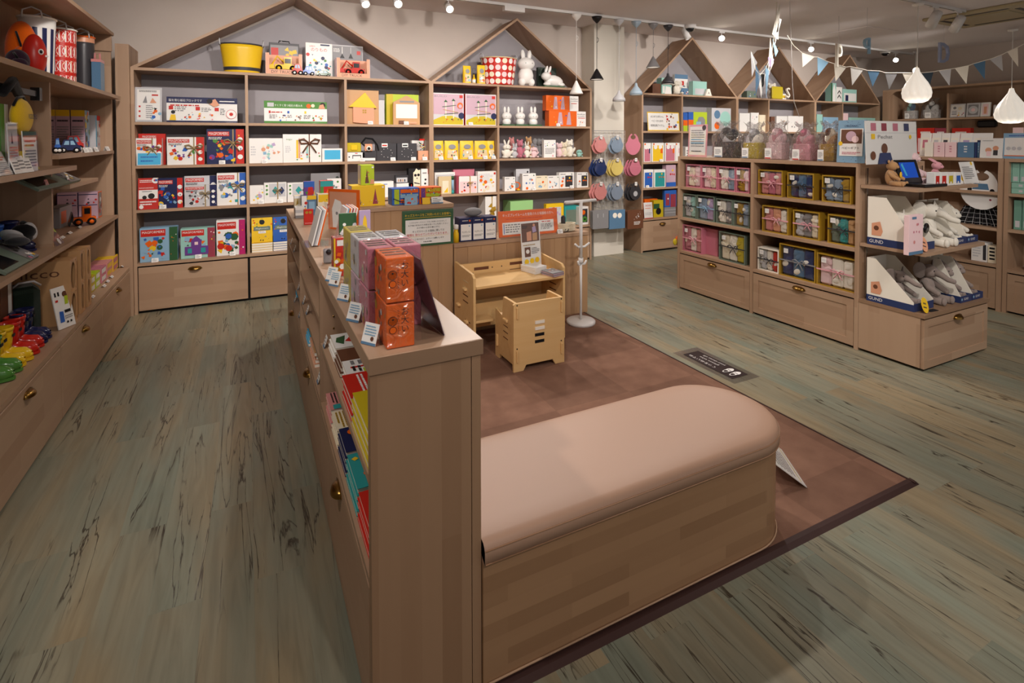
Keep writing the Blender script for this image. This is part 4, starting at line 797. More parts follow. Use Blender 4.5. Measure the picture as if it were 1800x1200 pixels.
b = MB(); n_ = 20; b.prism([(w*.45*math.cos(2*PI*i/n_), h*.55+h*.42*math.sin(2*PI*i/n_)) for i in range(n_)], 0, .02, 'y', 'o', GLOSS); b.ell(-w*.25, .01, h*.1, w*.2, .014, h*.11, 'y', GLOSS); b.ell(w*.25, .01, h*.1, w*.2, .014, h*.11, 'y', GLOSS); b.build('body', t); MB().prism([(w*.32*math.cos(2*PI*i/n_), h*.57+h*.3*math.sin(2*PI*i/n_)) for i in range(n_)], -.002, 0, 'y', 'e').build('face', t)
G(D3, 907, 931, 297, 'grey box at the back above the others', 'l', [('c', .85, .85, .05, 'k')], .06, inset=.16)
for x0, x1, y, nm, s_, c2 in ((918, 942, 305, 'white box with blue stacking rings', 3, 'b'), (942, 963, 309, 'cream box with two blue flowers', 5, 'B'), (963, 984, 309, 'white box with grey castle blocks', 7, 'e'), (983, 1009, 303, 'box with orange and blue bead rings', 9, 'o'), (1014, 1035, 303, 'white ended box with dark photograph', 11, 'd')):
    G(D3, x0, x1, y, nm, 'c' if s_ == 5 else 'w', WB(s_, c2)+([('r', .4, .1, .9, .8, 'd'), ('s', .45, .2, .85, .7, 4, ('o', 'y'), 3)] if s_ > 8 else []), .07, card=.3 if s_ in (3, 9) else None)
dino = lambda s_, bg: [('r', .03, .75, .68, .95, 'r'), ('t', .355, .87, .10, 'MAGFORMERS', 'w', .58), ('s', .08, .08, .72, .68, 26, ('o', 'b', 'B', 'y', 'G', 'r'), s_, 1.0), ('r', .78, 0, 1, 1, bg), ('s', .82, .1, .97, .9, 6, ('o', 'y', 'g', 'w'), s_, .2)]
G(AB, 245, 312, 400, 'green and blue dinosaur tile box', 'B', dino(31, 'G'), .1, card=-.1); G(AB, 317, 378, 401, 'pink and violet dolls house tile box', 'T', dino(33, 'mg')+[('p', 'v', [.3, .3, .3, .6, .45, .75, .6, .6, .6, .3]), ('r', .12, .12, .8, .4, 'v'), ('r', .2, .18, .32, .34, 't'), ('r', .58, .18, .72, .34, 't'), ('r', .4, .45, .5, .55, 'q')], .1, card=0.01)
G(AB, 380, 431, 387, 'tall white and magenta tile box', 'w', dino(35, 'm'), .1, card=.05)
def bookpile(row, x0, x1, y, name, desc, c, n, th, art, inset=.05, dep=.15, edge='iv'):
    """copies of one book lying flat in a pile, the uppermost propped up facing out"""
    p, r, w, h = row.at(x0, x1, y, inset)
    for i in range(n):
        b = MB(); b.box(-w/2, w/2, 0, dep, 0, th*.9, edge, PAPER); b.box(-w/2-.001, w/2+.001, -.001, dep, th*.88, th*.96, c).box(-w/2-.001, w/2+.001, -.001, dep, 0, th*.06, c)
        tag(b.build(name, None, p+Vector((0, 0, i*th)), (0, 0, r)), lab('flat copy of the '+desc+', '+('bottom', 'second', 'third', 'fourth', 'fifth')[i]+' of its pile', ''), 'book', desc+' pile')
    hh = h-n*th; b = MB(); b.box(-w/2, w/2, 0, .014, 0, hh, c); b.art(w, hh, art)
    tag(b.build(name, None, p+Vector((0, 0, n*th+.001))+fwd(r, -.02), (-.1, 0, r)), lab('upright '+desc+' on its pile', row.where), 'book', None)
bk = lambda c, c2: [('s', .04, .5, .96, .97, 16, ('r', 'o', 'w', c2, 'g', 's'), 3, .5), ('c', .5, .82, .1, 'k'), ('r', .1, .48, .9, .64, 'gr'), ('t', .5, .56, .08, 'Magformers', 'w', .6), ('r', .32, .36, .68, .46, 'w'), ('t', .5, .41, .07, 'ずかん', 'k'), ('s', .3, .03, .9, .3, 8, ('k', 'e', 'ta'), 5, .6)]
bookpile(AB, 442, 479, 384, 'puzzle_book', 'yellow puzzle book', 'y', 4, .022, bk('y', 'b')); bookpile(AB, 480, 516, 382, 'puzzle_book', 'blue puzzle book', 'b', 4, .022, bk('b', 'y'))
G(DB, 853, 886, 345, 'large white box of wooden honey toys', 'w', [('s', .2, .05, .9, .8, 14, ('y', 'C', 'go', 'L'), 4, .7)], .2, rib='go', rx=.6, bs=.06, inset=.03)
G(DB, 897, 937, 353, 'light green flat topped box', '9fd08a', (), .2, inset=.08); G(DB, 960, 991, 358, 'yellow framed card behind the coat stand', 'y', [('r', .15, .1, .85, .85, 'l'), ('s', .2, .2, .8, .8, 5, ('V', 'p', 'o'), 2)], .06, inset=.07)
G(DB, 992, 1018, 362, 'teal carton behind the white toy box', 't', [('r', .1, .1, .9, .8, 'gr')], .1, inset=.1)
G(DB, 1018, 1040, 363, 'white box with green and yellow dog toys', 'w', [('r', .15, .12, .9, .88, 'd'), ('c', .45, .68, .13, 'o'), ('c', .6, .3, .16, 'g'), ('c', .35, .25, .08, 'g'), ('c', .6, .3, .06, 'k')], .08, inset=.03)

# ---------- counters ----------
HC = Row('Y', 3.84, 1.012, 'on the higher counter'); LC = Row('Y', 3.84, .70, 'on the lower counter')
st = [('l', .55, .1, .95, .92, 9, 'w')]
G(HC, 618, 677, 326, 'yellow box of stacking towers', 'y', [('r', -.0, 0, .0, 1, 'w'), ('p', 'br', [.12, .1, .28, .1, .2, .75]), ('p', 'mg', [.62, .1, .78, .1, .7, .85]), ('s', .1, .1, .9, .3, 8, ('b', 'r', 'v', 'w'), 3, .7), ('c', .93, .9, .05, 'w')], .16, inset=.10, side='l', card=None)
zz = HC.at(620, 660, 326, .10)[3]
G(HC, 634, 658, 290, 'lime green box of one stacking tower on top', 'L', [('p', 'br', [.3, .1, .6, .1, .45, .8]), ('s', .3, .1, .65, .7, 9, ('p', 'o', 'b', 'v'), 3, .3), ('p', 's', [.65, .05, .98, .05, .98, .25, .75, .3]), ('c', .88, .88, .05, 'w')], .12, inset=.12, base=1.012+zz, side='w')
def casebox(x0, x1, y, desc, c, c2, c3):
    t, w, h = G(HC, x0, x1, y, desc, c, [('r', .08, .05, .26, .95, c2), ('s', .1, .1, .24, .9, 6, ('w', c3), 4, .15)]+[('r', .3, .12+.3*i, .96, .34+.3*i, (c3, 'B' if c == 'b' else 'L', c3)[i]) for i in range(3)]+[('s', .32, .1, .95, .95, 24, ('r', 'y', 'w', 'g', 'B', 'o', 'n'), int(x0), .4)], .13, inset=.06, name='craft_case', cat='craft case')
    MB().tube([(-w*.46, -.004, h*.4), (-w*.2, -.012, h*.22), (w*.2, -.012, h*.26), (w*.48, -.004, h*.5)], .003, 6, 'n' if c == 'b' else 'mg', CLOTH).build('elastic', t); return t
casebox(689, 737, 331, 'blue patterned craft case with green label', 'b', 'L', 'o'); casebox(737, 776, 329, 'orange patterned craft case with violet label', 'o', 'v', 'Y')
G(HC, 711, 734, 345, 'small turquoise card with orange fish', 'B', [('s', .1, .1, .9, .9, 8, ('r', 'o', 'w'), 5, 1.0)], .004, inset=.02, name='postcard', cat='card')
price(Vector((1.28, 3.87, 1.0126)), 0, 'white price card at the end of the higher counter', .09, .05, 'w', 'bl')
p = bp(755, 340, 'Y', 3.87); b = MB().box(-.03, .03, 0, .003, 0, .05, 'y'); tag(b.build('star_tag', None, (1.19, 3.86, 1.0128), (-.2, 0, 0)), 'yellow cut out price tag before the orange craft case', 'price card')
# green notice fixed on the higher counter's front
a0 = bp(707, 374, 'Y', 3.83); a1 = bp(797, 366, 'Y', 3.83); z1_ = bp(752, 370, 'Y', 3.83).z; z0_ = bp(752, 433, 'Y', 3.83).z; w = a1.x-a0.x; h = z1_-z0_
t = thing('notice', 'green bordered notice fixed to the front of the higher counter', 'notice', ((a0.x+a1.x)/2, 3.832, z0_))
b = MB().box(-w/2, w/2, 0, .004, 0, h, 'G', PAPER).art(w, h, [('t', .5, .86, .085, 'キッズスペースをご利用いただくお客様へ', 'y', .9), ('r', .05, .79, .95, .8, 'y'), ('r', .06, .06, .94, .74, 'w'), ('t', .5, .66, .05, 'このたびキッズスペースをご利用いただきまして', 'k', .72), ('t', .5, .585, .05, 'お子様の安全のため靴を脱いでご利用ください', 'k', .78), ('t', .5, .51, .05, 'お子様から目を離さずに', 'k', .45), ('t', .5, .41, .07, 'キッズスペース の遊具に関しては', 'k', .62), ('r', .1, .27, .9, .275, 'y'), ('t', .5, .32, .075, '時間を 限らせていただいております。', 'r', .8), ('t', .5, .2, .05, 'ご了承のほど、よろしくお願いします', 'k', .6), ('l', .4, .1, .6, .14, 1, 'k')], 0, PAPER); b.build('printed_sheet', t)
MB().box(-w/2-.006, w/2+.006, -.003, -.0025, -.006, h+.006, 'w', CLEAR).build('clear_sleeve', t)
# orange notice on lower counter
sign(LC, 877, 981, 369, 'orange notice to playroom guardians', 'o', [('t', .5, .82, .13, 'キッズプレイルームを使用される保護者の方へ', 'w', .86), ('l', .12, .66, .88, .7, 1, 'r'), ('r', .06, .08, .64, .55, 'w'), ('r', .67, .1, .93, .56, 'w'), ('l', .11, .14, .36, .5, 4, 'e'), ('l', .4, .2, .62, .48, 3, 'e'), ('l', .7, .18, .9, .42, 5, 'e'), ('l', .72, .46, .88, .52, 1, 'r'), ('r', .08, .12, .09, .5, 'b'), ('r', .385, .2, .39, .5, 'b')], inset=.07, tilt=.1)
p, r, w, h = LC.at(808, 873, 382, .04); 
for i in range(3):
    ww = w/3; q = p+Vector(((i-1)*ww, 0, 0)); t = thing('tile_pack', 'navy pack with white label on the lower counter, '+('nearest the green notice', 'middle of three', 'touching the orange notice')[i], 'pack', q, 0, 'navy packs on the lower counter')
    MB().bev(-ww/2+.001, ww/2-.001, 0, .12, 0, h, .002, 'n').art(ww, h, [('c', .8, .88, .04, 'o'), ('l', .2, .86, .7, .92, 1, 'w')]).build('carton', t); MB().box(-ww*.42, ww*.42, -.002, -.0005, h*.06, h*.74, 'w', PAPER).art(ww*.84, h*.68, [('t', .5, .5, .16, 'マルチボックス', 'k', .8), ('c', .8, .88, .05, 'B'), ('l', .1, .2, .9, .35, 2, 'e')], -.002, PAPER, h*.06).build('label', t)
tag(MB().ell(0, 0, 0, .075, .05, .035, 'e', CLOTH).build('grey_cushion', None, (1.60, 3.95, .70+h+.0365)), 'grey felt half round cushion on top of the navy packs', 'cushion')
p = LC.at(797, 806, 383, .05)[0]; t = thing('yellow_tube_toy', 'tall yellow and white giraffe like toy beside the navy packs', 'toy', p); MB().lathe([(0, 0), (.022, 0), (.022, .07), (.016, .085), (.016, .1), (0, .102)], 0, 0, 16, 'y', GLOSS).build('body', t); MB().lathe([(.0, .102), (.02, .102), (.02, .135), (0, .14)], 0, 0, 16, 'w', GLOSS).build('cap', t)
# rope basket with bottles
p, r, w, h = LC.at(985, 1016, 392, .05); t = thing('rope_basket', 'small woven rope basket of sprays at the counter end', 'basket', p, 0)
b = MB(); 
for j in range(6): z = .007+j*(h-.01)/6; b.tube([((w/2*(.9+.02*j))*math.cos(a*PI/12), .05+.045*math.sin(a*PI/12), z) for a in range(24)], .0065, 6, 'c', CLOTH, closed=True)
b.lathe([(0, .002), (w*.45, .002)], 0, .05, 20, 'c', CLOTH, 1, .6); b.build('woven_wall', t); MB().tube([(-w*.2, .0, h*.3), (-w*.3, -.01, .0), (-w*.1, -.012, h*.15), (-w*.05, 0, h*.3)], .004, 6, 'd', CLOTH).build('bow', t)
tag(MB().tube([(0, 0, 0), (0, 0, .11), (.002, 0, .125)], [.02, .02, .012], 14, 'd', GLOSS).build('spray_bottle', None, (p.x-.03, p.y+.05, .712)), 'dark bottle standing in the rope basket', 'bottle')
tag(MB().tube([(0, 0, 0), (0, 0, .09), (.0, 0, .10)], [.018, .018, .01], 14, 'gr', CLEAR).build('spray_bottle', None, (p.x+.03, p.y+.05, .712)), 'clear bottle standing in the rope basket', 'bottle')
price(Vector((2.36, 3.86, .7006)), 0, 'small white tag before the rope basket')

# ---------- play desk, stool chair, coat stand ----------
PX0, PX1, PY0, PY1 = 1.378, 2.118, 3.40, 3.77
t = thing('play_desk', 'slotted birch plywood childrens desk standing on the carpet', 'desk', ((PX0+PX1)/2, PY0, .0065)); w = PX1-PX0; d = PY1-PY0; tk = .018
def slotted(b, pts, holes, y0, y1, ax, m=PLY):
    """plywood sheet: outline minus nothing; slots shown as shallow dark recess bars"""
    b.prism(pts, y0, y1, ax, 'w', m)
for sx_ in (-1, 1):
    b = MB(); x = sx_*(w/2-tk) if sx_ > 0 else -w/2
    b.prism([(0, 0), (.07, 0), (.09, .035), (d-.09, .035), (d-.07, 0), (d, 0), (d, .575), (.03, .555), (.0, .53)], x, x+tk, 'x', 'w', PLY)
    for z, y_ in ((.475, .10), (.43, .10), (.375, .10), (.33, .10), (.20, .06)): b.box(x-.0006, x+tk+.0006, y_+.0, y_+.10, z, z+.008, 'br' if z < .43 else 'C', MATT)
    b.build('side_panel', t)
    for z, y_ in ((.415, .12), (.19, .09), (.27, .25)): MB().bev(sx_*w/2-.02, sx_*w/2+.02, y_, y_+.05, z, z+.018, .004, 'w', PLY).build('peg', t)
b = MB().box(-w/2+tk, w/2-tk, d-.04, d-.04+tk, .10, .555, m=PLY)
for x, z, ww in ((-.17, .50, .12), (.13, .51, .12), (-.17, .465, .12), (.13, .47, .12)): b.box(x-ww/2, x+ww/2, d-.0412, d-.0398, z, z+(.022 if z > .48 else .008), 'br', MATT)
for x in (-.24, .0, -.08, .26): b.tube([(x, d-.0415, .51-.03*(abs(x) > .1)), (x, d-.0398, .51-.03*(abs(x) > .1))], .005, 8, 'd', MATT)
b.build('back_panel', t)
MB().bev(-w/2+tk, w/2-tk, -.012, d-.045, .455, .475, .002, m=PLY).build('desk_top', t)
MB().box(-w/2+tk, w/2-tk, .16, .175, .13, .30, m=PLY).build('rail_panel', t); MB().bev(-w/2+tk, -w/2+.16, .0, .12, .215, .232, .002, m=PLY).build('foot_shelf', t)
sx0, sx1, sy0, sy1 = 1.504, 1.882, 3.03, 3.34; w = sx1-sx0; d = sy1-sy0
t = thing('play_chair', 'small cube like plywood childrens chair in front of the desk', 'chair', ((sx0+sx1)/2, sy0, .0065))
b = MB(); b.prism([(-w/2, 0), (-w/2+.07, 0), (-w/2+.09, .035), (w/2-.09, .035), (w/2-.07, 0), (w/2, 0), (w/2, .432), (w/2-.012, .440), (-w/2+.012, .440), (-w/2, .432)], 0, tk, 'y', 'w', PLY)
for z, k in ((.29, 'lit'), (.25, 'lit'), (.207, 'k'), (.163, 'k')): b.box(-.035, .035, -.001 if k == 'k' else -.006, .001, z, z+.02, 'k' if k == 'k' else 'iv', MATT if k == 'k' else SATIN)
b.build('back_panel', t)
for sx_ in (-1, 1):
    x = sx_*(w/2-.03) if sx_ > 0 else -w/2+.012
    b = MB(); b.prism([(tk, .035), (d-.07, .035), (d-.06, 0), (d, 0), (d, .33), (d-.11, .31), (d-.13, .44), (tk, .44)], x, x+tk, 'x', 'w', PLY)
    for z in (.25, .21, .17): b.box(x-.001, x+.001, .11, .18, z, z+.006, 'br', MATT)
    b.build('side_panel', t); MB().bev(x-.012, x+tk+.012, .11, .17, .285, .303, .003, m=PLY).build('seat_peg', t)
    for z in (.06, .34): MB().bev(sx_*(w/2-.024)-.006, sx_*(w/2-.024)+.006, -.012, 0, z, z+.075, .003, m=PLY).tube([(sx_*(w/2-.024), -.001, z+.088), (sx_*(w/2-.024), .0, z+.088)], .005, 8, 'k', MATT).build('tenon', t)
MB().bev(-w/2+.03, w/2-.03, tk, d-.02, .27, .285, .002, m=PLY).build('seat', t)
MB().box(-w/2+.03, w/2-.03, d-.03, d-.012, .06, .2, m=PLY).build('front_rail', t)
MB().bev(-w/2-.001, -w/2+.012, d-.05, d-.03, .08, .16, .003, m=PLY).build('tenon', t)
t = thing('coat_stand', 'white child size coat stand with round base by the counter', 'coat stand', (2.405, 3.62, .0065))
MB().lathe([(0, 0), (.118, 0), (.118, .018), (.11, .026), (.02, .03), (0, .03)], 0, 0, 40, 'w', STEEL).build('base', t)
MB().tube([(0, 0, .025), (0, 0, .52)], .0105, 16, m=STEEL).tube([(0, 0, .50), (-.0, 0, .99)], .014, 16, m=STEEL).build('pole', t)
MB().tube([(-.15, -.0, .985), (.15, .01, .99)], .013, 14, m=STEEL).build('top_bar', t)
for a in (0, 1): 
    for s_ in (-1, 1): MB().tube([(0, 0, .62-a*.14), (s_*.03, -.01, .62-a*.14), (s_*(.07-.03*a), -.02, .65-a*.14)], [.010, .009, .008], 10, m=STEEL).build('hook', t)
MB().lathe([(.016, .49), (.02, .49), (.02, .53), (.016, .53)], 0, 0, 16, 'w', STEEL).build('collar', t)
# on the desk
DT = .4825
p0 = Vector((1.975, 3.71, DT)); t = thing('leaflet_stand', 'tall white leaflet stand showing the plywood furniture on the desk', 'sign', p0+Vector((0, -.06, .001)), .12); w, h = .18, .37
MB().box(-w/2, w/2, 0, .003, 0, h, 'w', PAPER).art(w, h, [('r', .04, .58, .96, .97, 'br'), ('p', 's', [.3, .6, .3, .78, .55, .8, .55, .6]), ('p', 'ta', [.6, .6, .6, .75, .85, .76, .85, .6]), ('p', 'V', [.62, .76, .6, .88, .78, .9, .82, .78]), ('c', .7, .92, .03, 's'), ('l', .08, .86, .35, .93, 2, 'k'), ('l', .08, .5, .9, .53, 1, 'go'), ('r', .15, .27, .45, .47, 'br'), ('c', .3, .38, .045, 'w'), ('l', .5, .32, .92, .46, 4, 'e'), ('c', .22, .17, .055, 'y'), ('c', .5, .18, .055, 'y'), ('c', .77, .19, .055, 'y'), ('r', 0, .0, 1, .05, 'e')], 0, PAPER).build('printed_sheet', t, None, (-.1, 0, 0))
MB().box(-w/2-.004, w/2+.004, -.004, -.002, 0, h+.004, m=CLEAR).build('acrylic_holder', t, None, (-.098, 0, 0))
for i in range(4):
    tag(MB().bev(-.06, .06, -.075, .085, 0, .012, .001, 'w', PAPER).build('brochure', None, (1.955, 3.585, DT+.0002+i*.0126), (0, 0, .25+.05*(i % 2))), 'white brochure in the taller pile on the desk, '+('bottom one', 'second from below', 'second from top', 'topmost')[i], 'brochure', 'brochures in the taller pile')
    b = MB().bev(-.055, .055, -.07, .06, 0, .007, .001, 'e' if i % 2 else 'lp', PAPER)
    if i == 3: b.T = Matrix.Translation((0, 0, .0072)) @ Matrix.Rotation(-PI/2, 4, 'X'); b.art(.10, .12, [('s', .0, .0, 1, 1, 9, ('s', 'w', 'br', 'e'), 3, .8)], 0, PAPER, -.066)
    tag(b.build('brochure', None, (2.035, 3.448, DT+.0002+i*.0075), (0, 0, .3-.04*i)), 'pink grey brochure in the lower pile on the desk, '+('bottom one', 'second from below', 'second from top', 'topmost')[i], 'brochure', 'brochures in the lower pile')
# ---------- floor sign, sticker ----------
t = thing('floor_notice', 'clear doormat notice asking visitors to remove shoes, beside the carpet', 'floor sign', (2.76, 2.565, .0012), PI/2)
w, h = .53, .225
MB().box(-w/2, w/2, -h/2, h/2, 0, .0008, m=clear('floor_film', (.93, .93, .95, 1), .12, .25)).build('film_sheet', t)
b = MB(); b.T = Matrix.Translation((0, 0, .0014)) @ Matrix.Rotation(-PI/2, 4, 'X')
ww, hh = .42, .14; b.art(ww, hh, [('r', 0, 0, 1, 1, '2c1d1d'), ('t', .66, .75, .2, 'くつをぬいでね', 'w', .55), ('t', .62, .46, .17, 'please take', 'w', .38), ('t', .60, .2, .17, 'your shoes off.', 'w', .45)], 0, PAPER, -hh/2)
for sx_ in (.09, .22):
    q = [(sx_*ww-ww/2+.022*math.cos(a*PI/10)*(1 if math.sin(a*PI/10) < 0 else .8), (.05 if math.sin(a*PI/10) > 0 else .045)*math.sin(a*PI/10)) for a in range(20)]; b.add([(x, -.0035, z) for x, z in q], [tuple(range(20))], 'w', PAPER)
    b.add([(x*.0+sx_*ww-ww/2+(x-(sx_*ww-ww/2))*.6, -.004, z*.35+.024) for x, z in q], [tuple(range(20))], '2c1d1d', PAPER); b.add([(sx_*ww-ww/2-.012, -.004, -.012), (sx_*ww-ww/2+.012, -.004, -.012), (sx_*ww-ww/2+.012, -.004, -.004), (sx_*ww-ww/2-.012, -.004, -.004)], [(0, 1, 2, 3)], 'e', PAPER)
b.build('printed_label', t)
t = thing('floor_stand_notice', 'slanted white notice in clear acrylic on the carpet beside the bench', 'sign', (2.20, 1.58, .0075), 1.0)
b = MB(); b.T = Matrix.Rotation(-.95, 4, 'X'); b.box(-.14, .14, 0, .003, 0, .2, 'w', PAPER).art(.28, .2, [('r', .05, .78, .95, .8, 'Y'), ('l', .08, .2, .9, .7, 6, 'e'), ('r', .05, .1, .95, .12, 'Y')], 0, PAPER); b.build('printed_panel', t)
b = MB(); b.T = Matrix.Rotation(-.95, 4, 'X'); b.box(-.15, .15, -.003, -.001, 0, .21, m=CLEAR); b.T = None; b.tube([(-.05, .14, 0), (-.05, .142, .1)], .002, 6, m=STEEL).build('acrylic_holder', t)

# ---------- on top of the central bookshelf ----------
TZ = CZ+.0008
def cardbox(x, y, z, w, d, h, desc, c, mark=None, art=(), cat='box', name='card_game_box'):
    t = thing(name, desc, cat, (x+w/2, y, z)); b = MB(); b.bev(-w/2, w/2, 0, d, 0, h, .002, c, CARD)
    ab = list(art)
    if mark: ab += [('v', .66, .80, .19 if len(mark) < 5 else .15, mark, 'k'), ('t', .9, .5, .02, '', 'k')][:1]+[('v', .42, .84, .055, 'NINE CARDS', 'k'), ('c', .22, .62, .11, 'k'), ('c', .22, .62, .098, c), ('c', .22, .42, .085, 'k'), ('c', .22, .42, .072, c), ('c', .22, .66, .02, 'k'), ('v', .88, .86, .03, 'Game Cards', 'k')]
    b.art(w, h, ab); b.T = Matrix.Rotation(-PI/2, 4, 'Z'); b.art(d, h, [('s', .05, .05, .95, .95, 9, ('gr', 'e', 'l', 'C', 'go', 'br'), int(y*50), .8)], -w/2-.0002, CARD, 0, -d); b.T = None
    b.T = Matrix.Translation((0, 0, h)) @ Matrix.Rotation(-PI/2, 4, 'X'); b.art(w, d, [('l', .1, .2, .9, .9, 3, 'k' if c != 'o' else 'br')], -.0004); b.T = None
    b.build('carton', t); MB().bev(-w/2-.0016, w/2+.0016, -.0016, d+.001, -.0002, h+.0012, .003, m=FILM).build('shrink_wrap', t); return t
S1 = .1148; BW, BD = .072, .138
for i, z in enumerate((TZ, TZ+S1+.003)):
    cardbox(.3085, 1.345, z, BW, BD, S1-.001, ('lower of two', 'upper of two')[i]+' shrink wrapped orange card game boxes nearest the shelf end', 'o', 'お大い')
    for j, (c, nm) in enumerate((('P', 'dusty pink'), ('lp', 'pale mauve'), ('Y', 'olive yellow'))):
        for k in (0, 1):
            if j == 2 and k == 1: continue
            cardbox(.292+k*(BW+.006), 1.49+j*(BD+.006), z, BW, BD, S1-.001, ('lower ', 'upper ')[i]+nm+' wrapped card game box, column '+('by the aisle', 'by the carpet')[k]+' behind the orange', c if not (j == 1 and i == 1) else 'l')
t = thing('acrylic_poster', 'dark glossy picture leaning in a clear stand by the orange boxes', 'sign', (.468, 1.46, TZ), (0, 0, PI/2+.06))
b = MB(); b.T = Matrix.Rotation(.0, 4, 'X') @ Matrix.Rotation(-.30, 4, 'X'); b.box(-.085, .085, 0, .0025, 0, .225, '5b4650', GLOSS); b.art(.165, .22, [('s', .05, .1, .95, .9, 12, ('k', '6d5560', 'd', '8b7680'), 2, .8)], 0, GLOSS); b.build('picture', t)
b = MB(); b.T = Matrix.Rotation(-.30, 4, 'X'); b.box(-.088, .088, -.003, -.001, 0, .228, m=CLEAR); b.T = None; b.box(-.088, .088, -.003, .08, 0, .002, m=CLEAR); b.build('clear_stand', t)
for i, (x, y) in enumerate(((.272, 1.40), (.266, 1.60), (.272, 1.82), (.270, 2.02), (.268, 2.09))):
    t = thing('price_card', 'tilted blue edged price card on the bookshelf top, '+('nearest the orange boxes', 'second from the shelf end', 'third from the shelf end', 'before the red box', 'farthest, touching another')[i], 'price card', (x, y, TZ), -PI/2+.6, 'tilted price cards on the bookshelf top')
    b = MB(); b.T = Matrix.Rotation(-.35, 4, 'X'); b.box(-.025, .025, 0, .001, 0, .055, 'w', PAPER).art(.05, .055, [('r', 0, 0, 1, .12, 'bl'), ('l', .12, .4, .88, .9, 4, 'B'), ('c', .7, .3, .1, 'br')], 0, PAPER); b.build('card', t)
    MB().box(-.026, .026, .0, .05, 0, .0015, m=CLEAR).add([(-.026, 0, 0), (.026, 0, 0), (.026, .05, .012), (-.026, .05, .012)], [(0, 1, 2, 3)], 'w', CLEAR).build('clear_foot', t)
TB = Row('Y', 1.9, TZ-.0006, 'on the central bookshelf top')
cardbox(.292, 2.15, TZ, .04, .07, .15, 'red and yellow wrapped box standing on the bookshelf top', 'r', None, [('r', 0, 0, .15, 1, 'y'), ('r', .3, .8, .9, .95, 'w'), ('s', .2, .1, .9, .7, 8, ('o', 'w', 'y'), 3)], name='toy_box')
t = thing('toy_figure', 'small grey and black clear packed figure on the bookshelf top', 'toy', (.305, 2.42, TZ)); MB().bev(-.02, .02, -.02, .02, .0, .06, .006, 'e', GLOSS).ell(0, -.02, .05, .012, .01, .012, 'k', GLOSS).build('figure', t); MB().box(-.03, .03, -.03, .03, 0, .07, m=CLEAR).build('clear_case', t)
# clear rack of picture books leaning both ways
t = thing('book_rack', 'clear inverted V shaped rack of leaning thin books', 'rack', (.36, 2.9, TZ), 0)
b = MB()
for s_ in (-1, 1): b.add([(s_*.008, -.10, .0), (s_*.008, .10, .0), (s_*.002, .10, .205), (s_*.002, -.10, .205)], [(0, 1, 2, 3)], 'w', CLEAR)
b.box(-.11, .11, -.1, .1, 0, .002, m=CLEAR).build('clear_rack', t)
cs = ('o', 'w', 'l', 'e', 'w', 'l'), ('w', 'B', 'o', 'iv', 'mg', 'iv', 'rs', 'iv')
for s_, n_, cl in ((-1, 5, cs[0]), (1, 8, cs[1])):
    for i in range(n_):
        b = MB().bev(-.003, .003, -.09, .09, 0, .18, .0006, cl[i % len(cl)]); b.art(.001, .001, [])
        o = b.build('thin_book', None, (.36+s_*(.048+.0072*i)+(.004 if s_ > 0 else -.004), 2.9, TZ+.004), (0, .0, 0)); o.rotation_euler = (0, -s_*.25 if s_ < 0 else .22, 0)
        o.rotation_euler = (0, (.25 if s_ < 0 else .22), 0)
        tag(o, 'thin book leaning in the clear rack, '+('aisle side', 'carpet side')[s_ > 0]+', '+('innermost', 'second', 'third', 'fourth', 'fifth', 'sixth', 'seventh', 'outermost')[i if i < n_-1 else 7], 'book', 'thin books in the clear rack')
G(Row('Y', 2.6, TZ-.0006, ''), 596, 627, 375, 'dark green and blue book pack behind the yellow boxes, on the bookshelf', 'G', [('r', 0, 0, .5, .4, 'n'), ('s', .1, .5, .9, .9, 5, ('l', 't', 'w'), 3)], .02, inset=0)
t = thing('framed_card', 'orange bordered picture card with two ghosts, standing on the bookshelf', 'card', (.50, 3.25, TZ), -.9); MB().box(-.12, .12, 0, .004, 0, .24, 's', PAPER).art(.24, .24, [('r', .0, 0, 1, 1, 'o'), ('r', .04, .04, .9, .93, 's'), ('p', 'w', [.15, .05, .12, .5, .22, .75, .4, .7, .5, .5, .52, .05]), ('p', 'lp', [.48, .05, .48, .5, .6, .66, .78, .6, .88, .4, .88, .05]), ('c', .28, .4, .04, 'e'), ('c', .6, .36, .02, 'k'), ('c', .7, .36, .02, 'k')], 0, PAPER).build('picture', t); MB().box(-.125, .125, -.004, -.002, 0, .245, m=CLEAR).build('clear_sleeve', t)
t = thing('tall_pack', 'tall narrow clear pack of yellow and lilac picks', 'pack', (.487, 2.55, TZ), .1); MB().box(-.026, .026, 0, .012, 0, .20, 'V', CARD).art(.052, .20, [('p', 'y', [.1, .02, .9, .02, .65, .8, .5, .9, .35, .8]), ('s', .1, .02, .9, .6, 14, ('y', 'C', 'Y', 'iv'), 2, .5)]).build('backing_card', t); MB().box(-.028, .028, -.006, .014, -.0, .204, m=CLEAR).build('clear_box', t)
